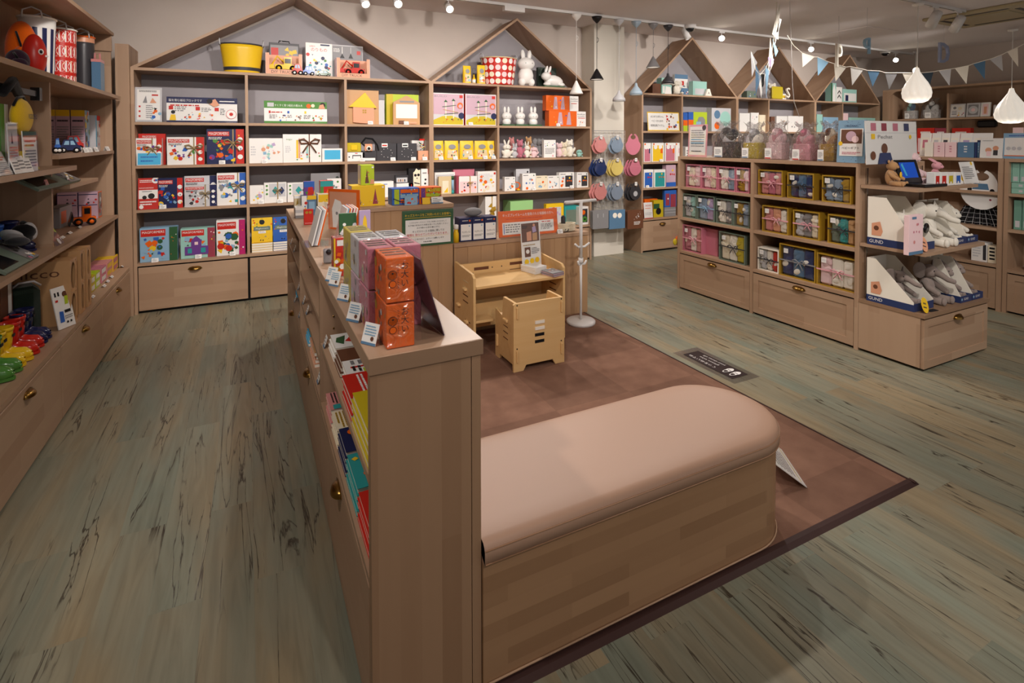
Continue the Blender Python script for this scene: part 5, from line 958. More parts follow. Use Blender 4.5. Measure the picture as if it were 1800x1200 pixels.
# far end toys
G(Row('Y', 4.0, TZ-.0006, ''), 534, 553, 319, 'violet toy box with a red apple at the far bookshelf end', 'v', [('r', 0, .7, 1, 1, 'b'), ('p', 'r', [.3, .3, .4, .7, .8, .72, .95, .4, .6, .2]), ('p', 'g', [.1, .45, .4, .5, .3, .3]), ('p', 'y', [.8, .0, 1, .6, 1, 0])], .05, inset=0, rib=None, base=TZ+.10)
G(Row('Y', 3.98, TZ-.0006, ''), 530, 556, 344, 'blue and yellow blocks box at the far bookshelf end', 'bl', [('r', 0, 0, .35, 1, 'w'), ('s', .0, .1, .4, .9, 6, ('r', 'y', 'b', 'g'), 2, 1), ('r', .4, .8, 1, 1, 'y'), ('r', .5, .3, .9, .7, 'B')], .09, inset=0)
G(Row('Y', 4.0, TZ-.0006, ''), 563, 586, 318, 'red and green dragon toy box, far end', 'r', [('r', 0, .7, 1, 1, 't'), ('r', 0, .0, .25, .7, 'g'), ('p', 'o', [.4, .3, .6, .6, .8, .4])], .08, inset=.02, base=TZ+.10)
G(Row('Y', 3.98, TZ-.0006, ''), 558, 592, 340, 'clear topped yellow toy case, far end', 'c', [('r', .05, .6, .95, .95, 'y'), ('r', .5, .1, .95, .5, 'mg'), ('r', .55, .1, .8, .35, 'l'), ('s', .1, .6, .9, .9, 8, ('r', 'g', 'w', 'o'), 2, .8)], .09, inset=0)
G(Row('Y', 3.55, TZ-.0006, ''), 534, 551, 368, 'small red tin with two gold faces', 'r', [('c', .3, .8, .09, 'go'), ('c', .68, .8, .09, 'go'), ('r', .1, .1, .9, .12, 'q')], .03, inset=0)
G(Row('Y', 4.1, TZ-.0006, ''), 517, 529, 344, 'yellow wooden bear toy at the aisle corner', 'C', [('p', 'go', [.1, .1, .5, .9, .7, .3]), ('c', .7, .4, .15, 'c'), ('r', 0, .85, 1, 1, 'w')], .06, inset=0)
for i in range(4): tag(MB().bev(-.03, .03, -.05, .05, 0, .018, .001, ('e', 'w', 'l', 'w')[i], CARD).build('small_case', None, (.31, 3.92, TZ+i*.0186)), 'small grey case in a pile at the far bookshelf end, '+('bottom', 'second', 'third', 'top')[i], 'case', 'small cases in a pile')
# ---------- books inside the central bookshelf, lying flat in piles ----------
def flatbook(x0, x1, y0, y1, z, th, c, label, art=(), group=None, turn=0, name='book'):
    w, d = x1-x0, y1-y0; b = MB(); b.box(-w/2+.002, w/2-.002, .001, d-.001, .001, th-.001, 'iv', PAPER); b.box(-w/2, w/2, 0, d, th-.0015, th, c).box(-w/2, w/2, 0, d, 0, .0015, c).box(w/2-.0015, w/2, 0, d, 0, th, c)
    # cover art reads with its top away from the aisle
    b.T = Matrix.Translation((0, d/2, th)) @ Matrix.Rotation(-PI/2, 4, 'Z') @ Matrix.Rotation(-PI/2, 4, 'X'); b.art(d, w, art, -.0003, CARD, -w/2); b.T = None
    o = b.build(name, None, (x0+w/2, y0, z), (0, 0, turn)); return tag(o, label, 'book', group)
YX = lambda px, py, X=.285: bp(px, py, 'X', X).y
def pile(x0, x1, y0, y1, z, n, th, c, desc, art, tops=None):
    for i in range(n):
        top = i == n-1
        flatbook(x0+.004*((i*7) % 3), x1, y0+.003*((i*5) % 3), y1, z+i*(th+.0006), th, c, ('top copy of the ' if top else ('lowest copy of the ', 'second copy of the ', 'third copy of the ', 'fourth copy of the ', 'fifth copy of the ')[i])+desc, art if top else (), desc+' pile')
U = .6448; Lw = .3938
pile(.285, .47, 2.13, 2.29, U, 3, .016, 'w', 'white book with a red flower, by the divider', [('p', 'r', [.3, .4, .5, .6, .8, .5, .6, .25]), ('p', 'G', [.2, .3, .8, .2, .6, .05, .3, .1]), ('l', .1, .8, .7, .92, 2, 'Y')])
pile(.285, .47, 1.975, 2.115, U, 3, .016, 'br', 'dark book with a yellow oval', [('c', .3, .8, .09, 'Y'), ('r', .5, .7, 1, .95, 'w'), ('r', .6, .66, 1, .72, 'r')])
pile(.29, .48, 1.84, 1.965, U, 4, .015, 'w', 'small printed white and green booklet', [('l', .08, .1, .4, .9, 6, 'e'), ('r', .5, .1, .6, .9, 'r'), ('r', .7, .3, .95, .7, 'L'), ('l', .5, .1, .9, .3, 2, 'k')])
pile(.27, .40, 1.655, 1.83, U, 4, .017, 'r', 'red book with white lettering', [('t', .5, .72, .15, '子どもと人形のファンタジー！', 'w', .9), ('l', .1, .3, .9, .5, 2, 'w')])
pile(.405, .53, 1.655, 1.83, U, 4, .017, 'w', 'white handwritten picture book beside the red one', [('t', .5, .6, .22, 'えほん', 'k', .7), ('r', .0, .1, .3, .3, 'b'), ('p', 'g', [.0, .9, .2, 1, .15, .7])])
pile(.268, .42, 1.38, 1.64, U, 5, .018, 'Y', 'yellow picture book nearest the end panel', [('t', .5, .5, .2, 'かしこくそだつ', 'k', .6)])
pile(.272, .40, 2.13, 2.28, Lw, 4, .016, 'rs', 'pink edged booklet with table print', [('l', .05, .1, .7, .95, 9, 'k'), ('r', .75, .1, 1, .5, 't'), ('r', .1, .7, .4, .95, 'C')])
pile(.272, .42, 1.965, 2.115, Lw, 4, .016, 'c', 'cream booklet with a fruit drawing', [('r', .0, .5, 1, 1, 'w'), ('c', .7, .75, .15, 'o'), ('p', 'e', [.2, .6, .4, .95, .45, .6]), ('r', .3, .42, .8, .5, 'r'), ('l', .1, .05, .9, .4, 4, 'go')])
pile(.272, .42, 1.79, 1.955, Lw, 5, .015, 'n', 'navy book with an orange seal', [('r', .5, .6, .95, .95, 'l'), ('s', .2, .3, .8, .7, 8, ('r', 'w', 'g', 'o'), 3), ('c', .25, .3, .14, 'o'), ('t', .25, .3, .12, '138', 'w', .15)])
pile(.272, .42, 1.585, 1.78, Lw, 5, .015, 't', 'turquoise book with small animals', [('s', .1, .1, .9, .9, 12, ('r', 'y', 'w', 'G', 'o'), 6, .6)])
pile(.272, .42, 1.38, 1.575, Lw, 5, .015, 'r', 'red book pile at the end panel', [('s', .1, .1, .9, .9, 14, ('w', 'o', 'd', 'q'), 6, .5)])
pile(.275, .40, 3.02, 3.17, .3938, 3, .016, 'cy', 'bright blue booklet in the middle bay', [('c', .7, .85, .1, 'r'), ('l', .2, .2, .8, .7, 4, 'b')])
pile(.275, .40, 2.72, 2.95, .3938, 4, .018, 's', 'orange tan book in the middle bay', [('r', .0, .3, .6, 1, 'w'), ('r', .6, .0, 1, .4, 'ta')])
M2 = Row('L', CX0, .56, 'in the middle bay')
for i, (y0, c, d_) in enumerate(((2.52, 'w', 'white framed picture book standing in the middle bay'), (2.49, 'Y', 'yellow edged book standing against the nearer divider'))):
    o = MB().bev(-.1, .1, 0, .016, 0, .15, .001, c).art(.2, .15, [('r', .1, .1, .9, .85, 'lp' if i == 0 else 'y'), ('r', .2, .1, .8, .6, 'l')]).build('book', None, (.40, y0-.05+.03*i, .5608), (0, 0, PI)); tag(o, d_, 'book')
for i, (x, y, z) in enumerate(((.268, 2.30, .6446), (.268, 3.25, .5606), (.268, 3.05, .5606), (.268, 2.55, .3936), (.268, 4.2, .7356), (.268, 3.9, .7356), (.268, 3.6, .5536), (.268, 3.9, .3936), (.268, 3.55, .3936))):
    price(Vector((x, y, z)), -PI/2, 'small blue edged price card in the central bookshelf, '+('near bay by the divider', 'middle bay far corner', 'middle bay upper shelf', 'middle bay lowest shelf', 'far bay top', 'far bay top, nearer', 'far bay middle shelf', 'far bay lowest, farther', 'far bay lowest, nearer')[i], .045, .045, 'w', 'bl')
G(Row('Y', 4.0, .3938, ''), 520, 531, 530, 'black and blue booklet low in the far bay', 'k', [('r', 0, 0, 1, .6, 'cy')], .02, inset=0, h=.14)
# ================= left wall goods =================
RA = Row('R', LP, ZA, 'on the side wall top shelf'); RB = Row('R', LP, 1.41, 'on the side wall shelf'); RC = Row('R', LP, ZC, 'on the side wall middle shelf'); RL = Row('R', -.93, ZL, 'on the side wall base')
def stripes(b, R_, h, tp, sy):
    for i in range(12):
        a0 = 2*PI*i/12; vs = []
        for j in range(7):
            z = h*(.04+.8*j/6); rr = R_*(tp+(1-tp)*z/h)*1.005
            for k in range(4): a = a0+k*.09; vs.append((rr*math.cos(a), rr*sy*math.sin(a), z))
        b.add(vs, [(j*4+k, j*4+k+1, j*4+k+5, j*4+k+4) for j in range(6) for k in range(3)], 'n', SATIN)
def blackband(b, R_, h, tp, sy): b.lathe([(R_*1.004, h*.90), (R_*1.004, h)], 0, 0, 40, 's', SATIN, 1, sy)
tub(RA, 36, 94, 33, 'white tub with navy stripes on the side wall top shelf', 'w', 'w', stripes, inset=.20, sy=1)
tub(RA, 84, 131, 53, 'red tub with rows of white dots on the side wall', 'r', 'w', dots, inset=.16, sy=1, taper=.92)
tub(RA, 129, 164, 66, 'black tub with orange rim on the side wall top shelf', 'd', 'o', blackband, inset=.11, sy=1, taper=.92)
def slab(b, pts, t0, t1, c, m=CLOTH): b.prism(pts, t0, t1, 'y', c, m)
p, w, h = oblique(RA, 44, 79, 58, .07); r = .35; t = thing('fish_basket', 'red round fish faced basket leaning before the striped tub', 'basket', p, r)
MB().ell(0, .05, h*.5, w*.55, .05, h*.5, 'r', SATIN, n=30, k=18).build('basket_body', t); MB().ell(w*.24, .004, h*.58, .013, .008, .017, 'w', GLOSS).ell(w*.24, -.003, h*.58, .007, .006, .010, 'k', GLOSS).build('eye', t); MB().box(w*.42, w*.56, -.0, .01, h*.47, h*.51, 'w').build('mouth', t)
t, w, h = G(Row('Y', 5.02, ZA, 'on the side wall top shelf'), 160, 177, 104, 'tall blue bag with orange handle', 'bl', (), .12, name='tote_bag', cat='bag', m=CLOTH, inset=0); 
MB().box(-w/2-.001, w/2+.001, -.002, .12, h-.02, h+.001, 'rs', CLOTH).tube([(-w*.3, .05, h), (-w*.25, .05, h+.05), (w*.25, .05, h+.05), (w*.3, .05, h)], .008, 7, 'rs', CLOTH).build('handle', t)
p, w, h = oblique(RA, 174, 199, 90, .14); r = .9; p.x = -1.12; p.y = 5.33; w *= .8; h = .31; r = .35; t = thing('round_case', 'black round bag with pale piping at the shelf end', 'bag', p, r); n_ = 26
ol = [(w*.5*math.cos(2*PI*i/n_), h*.5+h*.5*math.sin(2*PI*i/n_)) for i in range(n_)]; MB().prism(ol, 0, .11, 'y', 'd', CLOTH).build('bag_body', t); MB().tube([(x*1.01, -.001, z) for x, z in ol], .004, 6, 'w', CLOTH, closed=True).build('piping', t)
for x0, x1, y, c, d_, ins in ((0, 20, 100, 'cy', 'teal small rucksack at the frame edge', .02), (14, 52, 85, '3a2336', 'dark purple small rucksack beside the red fish basket', .02), (14, 66, 35, 'o', 'orange rucksack with white label behind the purple one', .16)):
    p, w, h = oblique(RA, x0, x1, y, ins+.05); r = .4; t = thing('rucksack', lab(d_, 'on the side wall top shelf'), 'rucksack', p, r); b = MB(); b.ell(0, .05, h*.5, w*.5, .06, h*.5, c, CLOTH, n=20, k=14).ell(0, -.01, h*.33, w*.36, .035, h*.25, c, CLOTH); b.build('bag_body', t); MB().tube([(-w*.2, 0, h*.8), (-w*.1, -.02, h*.6), (0, -.015, h*.35)], .006, 6, 'k', CLOTH).build('strap', t)
    if c == 'o': MB().box(-.01, .05, -.05, -.047, h*.36, h*.52, 'w').build('tag', t)
# end bay: game boxes and cars
gb = [('r', 0, .85, 1, 1, 'y'), ('l', .1, .7, .9, .78, 1, 'k'), ('l', .08, .1, .92, .62, 9, 'e')]
yb_ = bp(151, 262, 'X', -1.1).y; hb_ = bp(151, 194, 'X', -1.1).z-1.41
for i, x in enumerate((-1.325, -1.24, -1.15)):
    w = .083; h = hb_; b = MB().bev(-w/2, w/2, 0, .12, 0, h, .001, 'lp').art(w, h, gb); b.T = Matrix.Translation((w/2, .06, 0)) @ Matrix.Rotation(PI/2, 4, 'Z')
    if i == 2: b.art(.12, h, [('r', 0, 0, 1, 1, 'B'), ('s', .02, .02, .98, .98, 22, ('y', 'r', 'k', 'w', 'b', 'o', 'g'), 3, .5)], -.0006)
    b.T = None; tag(b.build('toy_box', None, (x+.005, yb_, 1.4106)), ('yellow topped game box against the back of the side wall shelf', 'middle of three yellow topped game boxes', 'yellow topped game box with its colourful side showing')[i], 'box')
G(RB, 168, 184, 204, 'narrow red and teal game box by the corner', 'l', [('r', 0, .86, 1, 1, 'r'), ('r', 0, 0, .1, 1, 'cy'), ('s', .1, .1, .9, .9, 14, ('r', 'd', 'w', 'e', 'mg'), 4, .6)], .1, inset=.08)
vehicle(RB, 104, 141, 245, 'blue patterned toy bus with white wheels', 'n', inset=.03, cat='toy bus', name='toy_bus'); vehicle(RB, 112, 146, 238, 'red patterned toy bus behind the blue one', 'r', inset=.11, cat='toy bus', name='toy_bus')
vehicle(RB, 96, 106, 243, 'small blue and white toy car by the divider', 'b', inset=.06)
for i, x in enumerate((153, 160, 171, 191)): price(RB.at(x-3, x+3, 255, .005)[0], PI/2-.3, 'white price card on the side wall end shelf, '+('nearest the buses', 'second of four', 'third of four', 'nearest the corner')[i])
# hanging yellow pouch on a black hook bar
p = bp(38, 205, 'X', -.99); t = thing('belt_bag', 'yellow belt bag with dark lettering hanging from a black arm', 'bag', (p.x, p.y, p.z), PI/2)
b = MB(); b.grid(lambda u, v: (.105*(math.cos(2*PI*u)*(1 if v < 1 else 1))*math.sin(PI*max(.02, v))**.5, .035*math.sin(2*PI*u)*math.sin(PI*max(.02, v))**.5, -.09+.18*v), 24, 12, 'y', CLOTH); b.build('pouch', t); MB().text('KODOMO', .01, -.0, .035, 'n', -.04, PAPER, .11).build('lettering', t); MB().tube([(-.1, 0, .05), (-.05, .0, .09), (.03, 0, .10), (.1, 0, .04)], .006, 6, 'k', CLOTH).build('zip_band', t)
t = thing('hook_bar', 'black metal display arm with dark straps above the yellow bag', 'hook', (-1.02, 3.14, p.z+.12), PI/2); MB().box(-.1, .62, .0, .02, .0, .03, m=BLACK).box(.60, .64, -.01, .03, -.02, .05, m=BLACK).build('arm', t); MB().tube([(.1, -.01, -.02), (.2, -.02, .05), (.3, -.01, -.01)], .02, 8, 'k', CLOTH).build('strap', t)
# near upper shelf: leaflets and tags
RT = Row('R', LP+.10, 1.35, 'on the jutting side wall shelf')
lt = lambda c: [('r', 0, .85, 1, 1, c), ('l', .1, .6, .9, .8, 2, 'o'), ('l', .1, .1, .9, .55, 6, 'e')]
sign(RT, 16, 33, 217, 'tall narrow pink and grey leaflet', 'l', [('p', 'k', [.3, .6, .4, .85, .5, .6]), ('l', .1, .05, .9, .55, 9, 'rs')], tilt=.03); sign(RT, 42, 66, 231, 'tall leaflet with green head and orange lines', 'w', lt('G'), tilt=.03)
for i, (x0, x1, y, c, d_) in enumerate(((28, 40, 277, 'w', 'small white booklet stand, nearest the leaflets'), (38, 50, 273, 'w', 'small white booklet stand, middle'), (48, 60, 276, 'w', 'small white booklet stand beside the yellow slip'))): sign(RT, x0, x1, y, d_, c, [('l', .1, .2, .9, .8, 3, 'e')], tilt=.3, feet=False, inset=.0)
sign(RT, 38, 70, 262, 'yellow oval slip leaning on the tray', 'Y', [('l', .2, .3, .8, .7, 3, 'go')], tilt=.5, feet=False, inset=.05)
sign(RT, 0, 24, 264, 'white leaflet with blue lines at the frame edge', 'w', lt('w'), tilt=.4, inset=.01)
G(RT, 0, 14, 183, 'green and orange packet hanging high at the frame edge', 'g', [('r', .5, 0, 1, 1, 'l')], .02, inset=.12)
# teal display boxes lying slanted
def slanted(row, x0, x1, y, desc, depth=.2, c='gr', inset=.02):
    p, r, w, h = row.at(x0, x1, y, inset); t = thing('game_display', lab(desc, row.where), 'display', p, r)
    b = MB(); b.T = Matrix.Rotation(.55, 4, 'X'); b.box(-w/2, w/2, 0, depth, 0, .012, c); b.T = Matrix.Rotation(.55, 4, 'X') @ Matrix.Translation((0, 0, .0125)) @ Matrix.Rotation(-PI/2, 4, 'X'); b.build('sheet', t)
    b = MB(); b.T = Matrix.Rotation(.55, 4, 'X'); b.add([(-w*.45, depth*.1, .0135), (0, depth*.1, .0135), (-w*.05, depth*.6, .0135), (-w*.42, depth*.6, .0135)], [(0, 1, 2, 3)], 'k', GLOSS); b.build('window', t)
    b = MB(); b.T = Matrix.Rotation(.55, 4, 'X'); b.add([(w*.22, 0, .014), (w*.5, 0, .014), (w*.5, depth, .014), (w*.22, depth, .014)], [(0, 1, 2, 3)], 'e', GLOSS); rn = random.Random(int(x0))
    for i in range(18): x_, y_ = w*(.25+.2*rn.random()), depth*(.05+.85*rn.random()); b.disc(x_, y_, .0145+.0001*i, .012, 6, rn.choice(('w', 'n', 'P', 'k', 'y', 'B')))
    b.build('pack', t)
slanted(Row('R', LP+.06, 1.235, 'on the side wall tray'), 66, 140, 300, 'grey green sheet of craft packs, slanted', .22)
slanted(Row('R', LP+.05, ZC, 'on the side wall middle shelf'), 8, 66, 420, 'grey green sheet with pink blossom window, slanted', .24, inset=.05)
p, r, w, h = RC.at(100, 115, 372, .0); 
t = thing('clear_pack', 'clear pack with green and yellow shapes leaning at the shelf edge', 'pack', p, r); b = MB(); b.T = Matrix.Rotation(-.5, 4, 'X'); b.box(-.09, .05, 0, .003, 0, .19, m=CLEAR).art(.1, .17, [('s', .1, .1, .9, .9, 9, ('L', 'y', 'b', 'l'), 3, 1)], -.001); b.build('pack', t)
price(Vector((-.965, bp(92, 312, 'X', -.95).y, 1.2356)), PI/2, 'orange price slip on the craft tray', .05, .05, 'rs'); price(Vector((-.965, bp(128, 306, 'X', -.95).y, 1.2356)), PI/2, 'white price card on the craft tray', .04, .05)
yl_ = bp(172, 378, 'X', -1.07).y; hl_ = bp(172, 337, 'X', -1.07).z-ZC
for i, x in enumerate((-1.26, -1.13)):
    w = .125; b = MB().bev(-w/2, w/2, 0, .12, 0, hl_, .001, 'lp').art(w, hl_, [('r', .04, .5, .96, .53, 'n'), ('r', .04, .9, .96, .93, 'n'), ('r', .0, 0, .03, 1, 'n'), ('s', .4, .55, .9, .9, 5, ('r', 'mg', 'd'), 3, .7)]); b.T = Matrix.Translation((w/2, .06, 0)) @ Matrix.Rotation(PI/2, 4, 'Z')
    if i == 1: b.art(.12, hl_, [('r', 0, 0, 1, 1, 'o'), ('r', .08, .05, .92, .95, 'e'), ('s', .1, .1, .9, .9, 12, ('r', 'mg', 'd', 'w'), 5, .7)], -.0006)
    b.T = None; tag(b.build('toy_box', None, (x, yl_, ZC+.0006)), ('pink grey box behind the toy loader, farther from the aisle', 'pink grey box with an orange side behind the toy loader')[i], 'box')
G(RC, 105, 127, 362, 'grey striped case with handle behind the loader', 'e', [('r', .1, .2, .5, .8, 'o')], .08, inset=.18)
vehicle(RC, 130, 168, 363, 'orange and black toy wheel loader', 'o', 'loader', .02, 'toy_loader', cat='toy loader')
# patterned folded things
b = MB()
for i in range(9): b.ell(-.12+.03*i, .02*(i % 3), .02+.012*(i % 4), .05, .05, .022, ('d', 'e', 'l', 'k')[i % 4], CLOTH, (.3*i, .2, .5*i))
tag(b.build('camouflage_cap', None, bp(60, 437, 'X', -1.0)*1+Vector((-.06, .1, .0)), (0, 0, PI/2)), 'grey and black patterned folded cap beside the navy boots', 'cap')
def boot(px, py, z, c, label, rot=0, h=.17, group=None):
    p = bp(px, py, 'Z', z); p.z = z+.001; p.x -= .115
    t = thing('rain_boot', label, 'boot', p, PI/2+rot, group); b = MB()
    b.tube([(0, 0, h), (0, 0, h*.6), (0, .0, h*.38), (0, -.012, h*.25), (0, -.045, h*.2), (0, -.085, h*.17), (0, -.108, h*.15)], [.042, .038, .036, .037, .034, .033, .016], 16, c, GLOSS, cap=False); b.ell(0, .005, h*.16, .033, .038, h*.14, c, GLOSS); b.ell(0, -.05, h*.14, .033, .066, h*.12, c, GLOSS)
    b.build('boot_body', t); s_ = MB(); n_ = 20; s_.prism([(.036*math.cos(2*PI*i/n_)*(1 if math.sin(2*PI*i/n_) < 0 else .9), -.035+.082*math.sin(2*PI*i/n_)) for i in range(n_)], 0, .012, 'z', c, GLOSS); s_.build('sole', t)
    MB().lathe([(.0425, h*.9), (.044, h*.9), (.044, h*1.0), (.040, h*1.0), (.038, h*.7)], 0, 0, 20, c, GLOSS).build('rim', t); MB().box(-.012, .012, -.046, -.042, h*.72, h*.8, 'k', PAPER).build('badge', t)
for i, (x, y, z, c, cn) in enumerate(((91, 594, ZL, 'n', 'navy'), (84, 602, ZL, 'n', 'navy'), (78, 609, ZL, 'r', 'red'), (70, 621, ZL, 'r', 'red'), (59, 632, ZL, 'y', 'yellow'), (46, 643, ZL, 'y', 'yellow'), (40, 652, ZL, 'g', 'green'), (27, 667, ZL, 'g', 'green'), (64, 441, ZC, 'n', 'navy upper'), (39, 451, ZC, 'b', 'bright blue'), (27, 460, ZC, 't', 'teal'))):
    boot(x, y, z, c, cn+' rubber boot '+('farther one of its pair' if i % 2 == 0 and i < 8 else 'nearer one of its pair' if i < 8 else 'on the middle shelf')+', side wall')
# wooden display crates with oval holes
for i, (x1, y) in enumerate(((160, 430), (149, 436), (135, 450))):
    y1 = bp(x1, 480, 'X', -.93).y; y0_ = y1-.13+(.04 if i < 2 else 0); p = Vector((-.93, (y0_+y1)/2, ZL)); w = y1-y0_; h = bp(x1, y, 'X', -.93).z-ZL
    t = thing('helmet_crate', 'plywood display crate with oval openings, '+('farthest of three', 'middle of three', 'nearest, broad side showing')[i], 'crate', p+Vector((0, 0, .0008)), PI/2); D = .3
    b = MB(); tk = .012
    b.box(-w/2, -w/2+tk, 0, D, 0, h, 'ta').box(w/2-tk, w/2, 0, D, 0, h, 'ta').box(-w/2+tk, w/2-tk, 0, D, 0, tk, 'ta').box(-w/2+tk, w/2-tk, 0, D, h-tk, h, 'ta').box(-w/2+tk, w/2-tk, D-tk, D, tk, h-tk, 'ta').box(-w/2+tk, w/2-tk, 0, D-tk, h*.47, h*.47+tk, 'ta'); b.build('plywood_case', t)
    for z0, z1 in ((tk, h*.47), (h*.47+tk, h-tk)):
        q = MB(); n_ = 20; wi = w-2*tk; hz = z1-z0; inn = [(wi*.42*math.cos(2*PI*k/n_), (z0+z1)/2+hz*.45*math.sin(2*PI*k/n_)) for k in range(n_)]; out = [(max(-wi/2, min(wi/2, a*1.6)), max(z0, min(z1, (z0+z1)/2+(b_-(z0+z1)/2)*1.6))) for a, b_ in inn]
        q.add([(a, .002, b_) for a, b_ in inn+out], [(k, (k+1) % n_, n_+(k+1) % n_, n_+k) for k in range(n_)], 'ta'); q.build('oval_front', t)
    if i == 2: q = MB(); q.T = Matrix.Translation((-w/2-.0006, .15, 0)) @ Matrix.Rotation(-PI/2, 4, 'Z'); q.text('nicco', 0, h*.82, .07, 'br', 0, PAPER, .2); q.build('side_lettering', t)
for i, (px, py, c) in enumerate(((141, 470, 'P'), (141, 520, 'l'))):
    p = bp(px, py, 'X', -.97); t = thing('child_helmet', ('pink', 'silver grey')[i]+' helmet inside a plywood display crate', 'helmet', p, PI/2); 
    MB().ell(0, .07, 0, .035, .07, .03, c, GLOSS).build('shell', t)
# fabric bin, lime ball, flyer
p, w, h = oblique(RL, 20, 78, 502, .16); r = .35; w *= .85; p.y -= .06; t = thing('rain_coat_bag', 'black green rubber bucket bag with red label on the base shelf', 'bag', p, r); MB().bev(-w*.5, w*.5, 0, .16, 0, h, .03, 'dg', CLOTH).build('bag_body', t); MB().box(-w*.42, -w*.1, -.003, 0, h*.3, h*.55, 'rs').build('label', t); MB().tube([(-.05, .02, h), (-.02, .0, h+.03), (.04, .0, h+.03), (.07, .02, h)], .006, 6, 'l', GLOSS).build('handle', t)
tag(MB().ell(0, 0, 0, .11, .09, .06, 'L', GLOSS, n=24, k=12).build('lime_ball', None, (-1.16, bp(58, 495, 'X', -1.16).y-.09, .43+h+.068)), 'lime green rounded hat on top of the dark bag', 'hat')
tag(MB().tube([(0, -.05, -.08), (0, 0, .02), (0, .06, .06), (0, .07, -.1)], .012, 8, 'r', CLOTH).build('red_lanyard', None, (-1.08, bp(80, 485, 'X', -1.08).y, .72)), 'red strap hanging beside the lime hat', 'strap')
p, r, w, h = RL.at(100, 131, 482, .02); sg_ = thing('guide_board', 'tall white size guide board leaning before the plywood crates', 'sign', p+Vector((.015, -.05, .001)), r-.5); h_ = .235; MB().box(-.055, .055, 0, .006, 0, h_, 'w', PAPER).art(.11, h_, [('r', .12, .78, .22, .88, 'k'), ('r', .3, .78, .4, .88, 'k'), ('c', .7, .8, .07, 'br'), ('p', 'L', [.6, .55, .8, .55, .85, .75, .65, .75]), ('r', .5, .35, .85, .42, 'k'), ('r', .1, .65, .25, .7, 'r'), ('p', 'b', [.15, .15, .4, .15, .42, .4, .2, .42]), ('r', .5, .1, .6, .15, 'k'), ('r', .7, .1, .8, .15, 'k'), ('l', .45, .2, .9, .3, 2, 'e')], 0, PAPER).build('board', sg_, None, (-.2, 0, 0))
G(RL, 0, 22, 490, 'brown carton with a tag at the frame edge', 'br', [('r', .6, .4, .9, .9, 'w')], .15, inset=.2)
k_ = 0
for x0, x1, rows, c, c2, nm in ((160, 167, 2, 'Y', 'w', 'yellow'), (168, 176, 2, 'L', 'w', 'lime'), (178, 187, 2, 'P', 'w', 'pink'), (188, 198, 2, 'rs', 'y', 'rose'), (199, 208, 2, 'y', 'P', 'amber')):
    for j in range(rows):
        p, r, w, h = RL.at(x0, x1, 470, .06); hh = .055
        tag(MB().bev(-w/2, w/2, 0, .12, 0, hh, .001, c).art(w, hh, [('r', .1, .2, .9, .8, c2), ('s', .1, .2, .9, .8, 4, (c, 'r', 'e'), 3, 1)]).build('snack_box', None, p+Vector((0, 0, j*(hh+.001))), (0, 0, r)), ('bottom ', 'top ')[j]+nm+' tiny toy box near the rear corner of the side wall base', 'box', 'tiny toy boxes')
for i, (x, y) in enumerate(((153, 532), (166, 522), (134, 553), (186, 503), (192, 495), (199, 487), (218, 468))): price(bp(x, y, 'Z', ZL+.001), PI/2, 'flat white price card on the side wall base, '+('before the crates', 'second beyond the crates', 'nearest the guide board', 'by the pink boxes', 'by the rose boxes', 'by the amber boxes', 'in the corner')[i], .06, .012)
for i, (x, y) in enumerate(((143, 400), (126, 410), (113, 418), (160, 385), (170, 380), (176, 377))): price(bp(x, y, 'Z', ZC+.001), PI/2, 'flat white price card on the side wall middle shelf, '+('centre', 'toward the camera', 'nearest the camera', 'before the loader', 'just beyond the loader', 'near the corner')[i], .06, .012)

# ================= island goods =================
def gift(row, x0, x1, y, desc, fr, inner, rib, dep=.1, inset=.04, tagpos=(-.3, .8), rz=.5, seed=1, group=None, rx=None):
    p, r, w, h = row.at(x0, x1, y, inset); t = thing('gift_box', lab(desc, row.where), 'gift box', p, r, group); f = .009
    b = MB(); b.box(-w/2, w/2, dep-.004, dep, 0, h, fr).box(-w/2, -w/2+.004, 0, dep-.004, 0, h, fr).box(w/2-.004, w/2, 0, dep-.004, 0, h, fr).box(-w/2+.004, w/2-.004, 0, dep-.004, 0, .004, fr).box(-w/2+.004, w/2-.004, 0, dep-.004, h-.004, h, fr)
    for q in ((-w/2, -w/2+f, 0, h), (w/2-f, w/2, 0, h), (-w/2+f, w/2-f, 0, f), (-w/2+f, w/2-f, h-f, h)): b.box(q[0], q[1], -.002, 0, q[2], q[3], fr)
    b.build('carton', t); q = MB(); rn = random.Random(seed); n = len(inner); W_ = w-.03; xx = -W_/2
    for i, c in enumerate(inner):
        ww = W_/n; q.bev(xx+.001, xx+ww-.001, .012, dep-.01, .008, h-.012-rn.random()*.02, min(.014, ww*.3), c, CLOTH)
        for k in range(3):
            a = xx+ww*(.2+.6*rn.random()); z = h*(.2+.6*rn.random()); q.ell(a, .014, z, ww*.26, .007, h*.12, c if k else rn.choice(('iv', c)), CLOTH, (0, rn.random()*2, 0), 10, 6)
        xx += ww
    q.build('contents', t); MB().box(-w/2+f, w/2-f, -.0005, 0, f, h-f, m=CLEAR).build('window', t)
    b = MB(); b.box(-w/2-.001, w/2+.001, -.004, -.002, h*rz-.005, h*rz+.005, rib, SATIN)
    if rx is not None: b.box(w*rx-.004, w*rx+.004, -.0045, -.002, 0, h, rib, SATIN)
    bow(b, w*(rx or .08), h*rz, min(w, h)*.32, rib); b.build('ribbon', t)
    tw = min(.038, w*.32); MB().box(w*tagpos[0]-tw/2, w*tagpos[0]+tw/2, -.006, -.0045, h*tagpos[1]-.018, h*tagpos[1]+.018, 'w', PAPER).art(tw, .03, [('l', .1, .2, .9, .8, 3, 'l')], -.006, PAPER, h*tagpos[1]-.014, w*tagpos[0]-tw/2).build('gift_tag', t)
    return t
BY = (IY0+.018, IYD, IY1-.018)
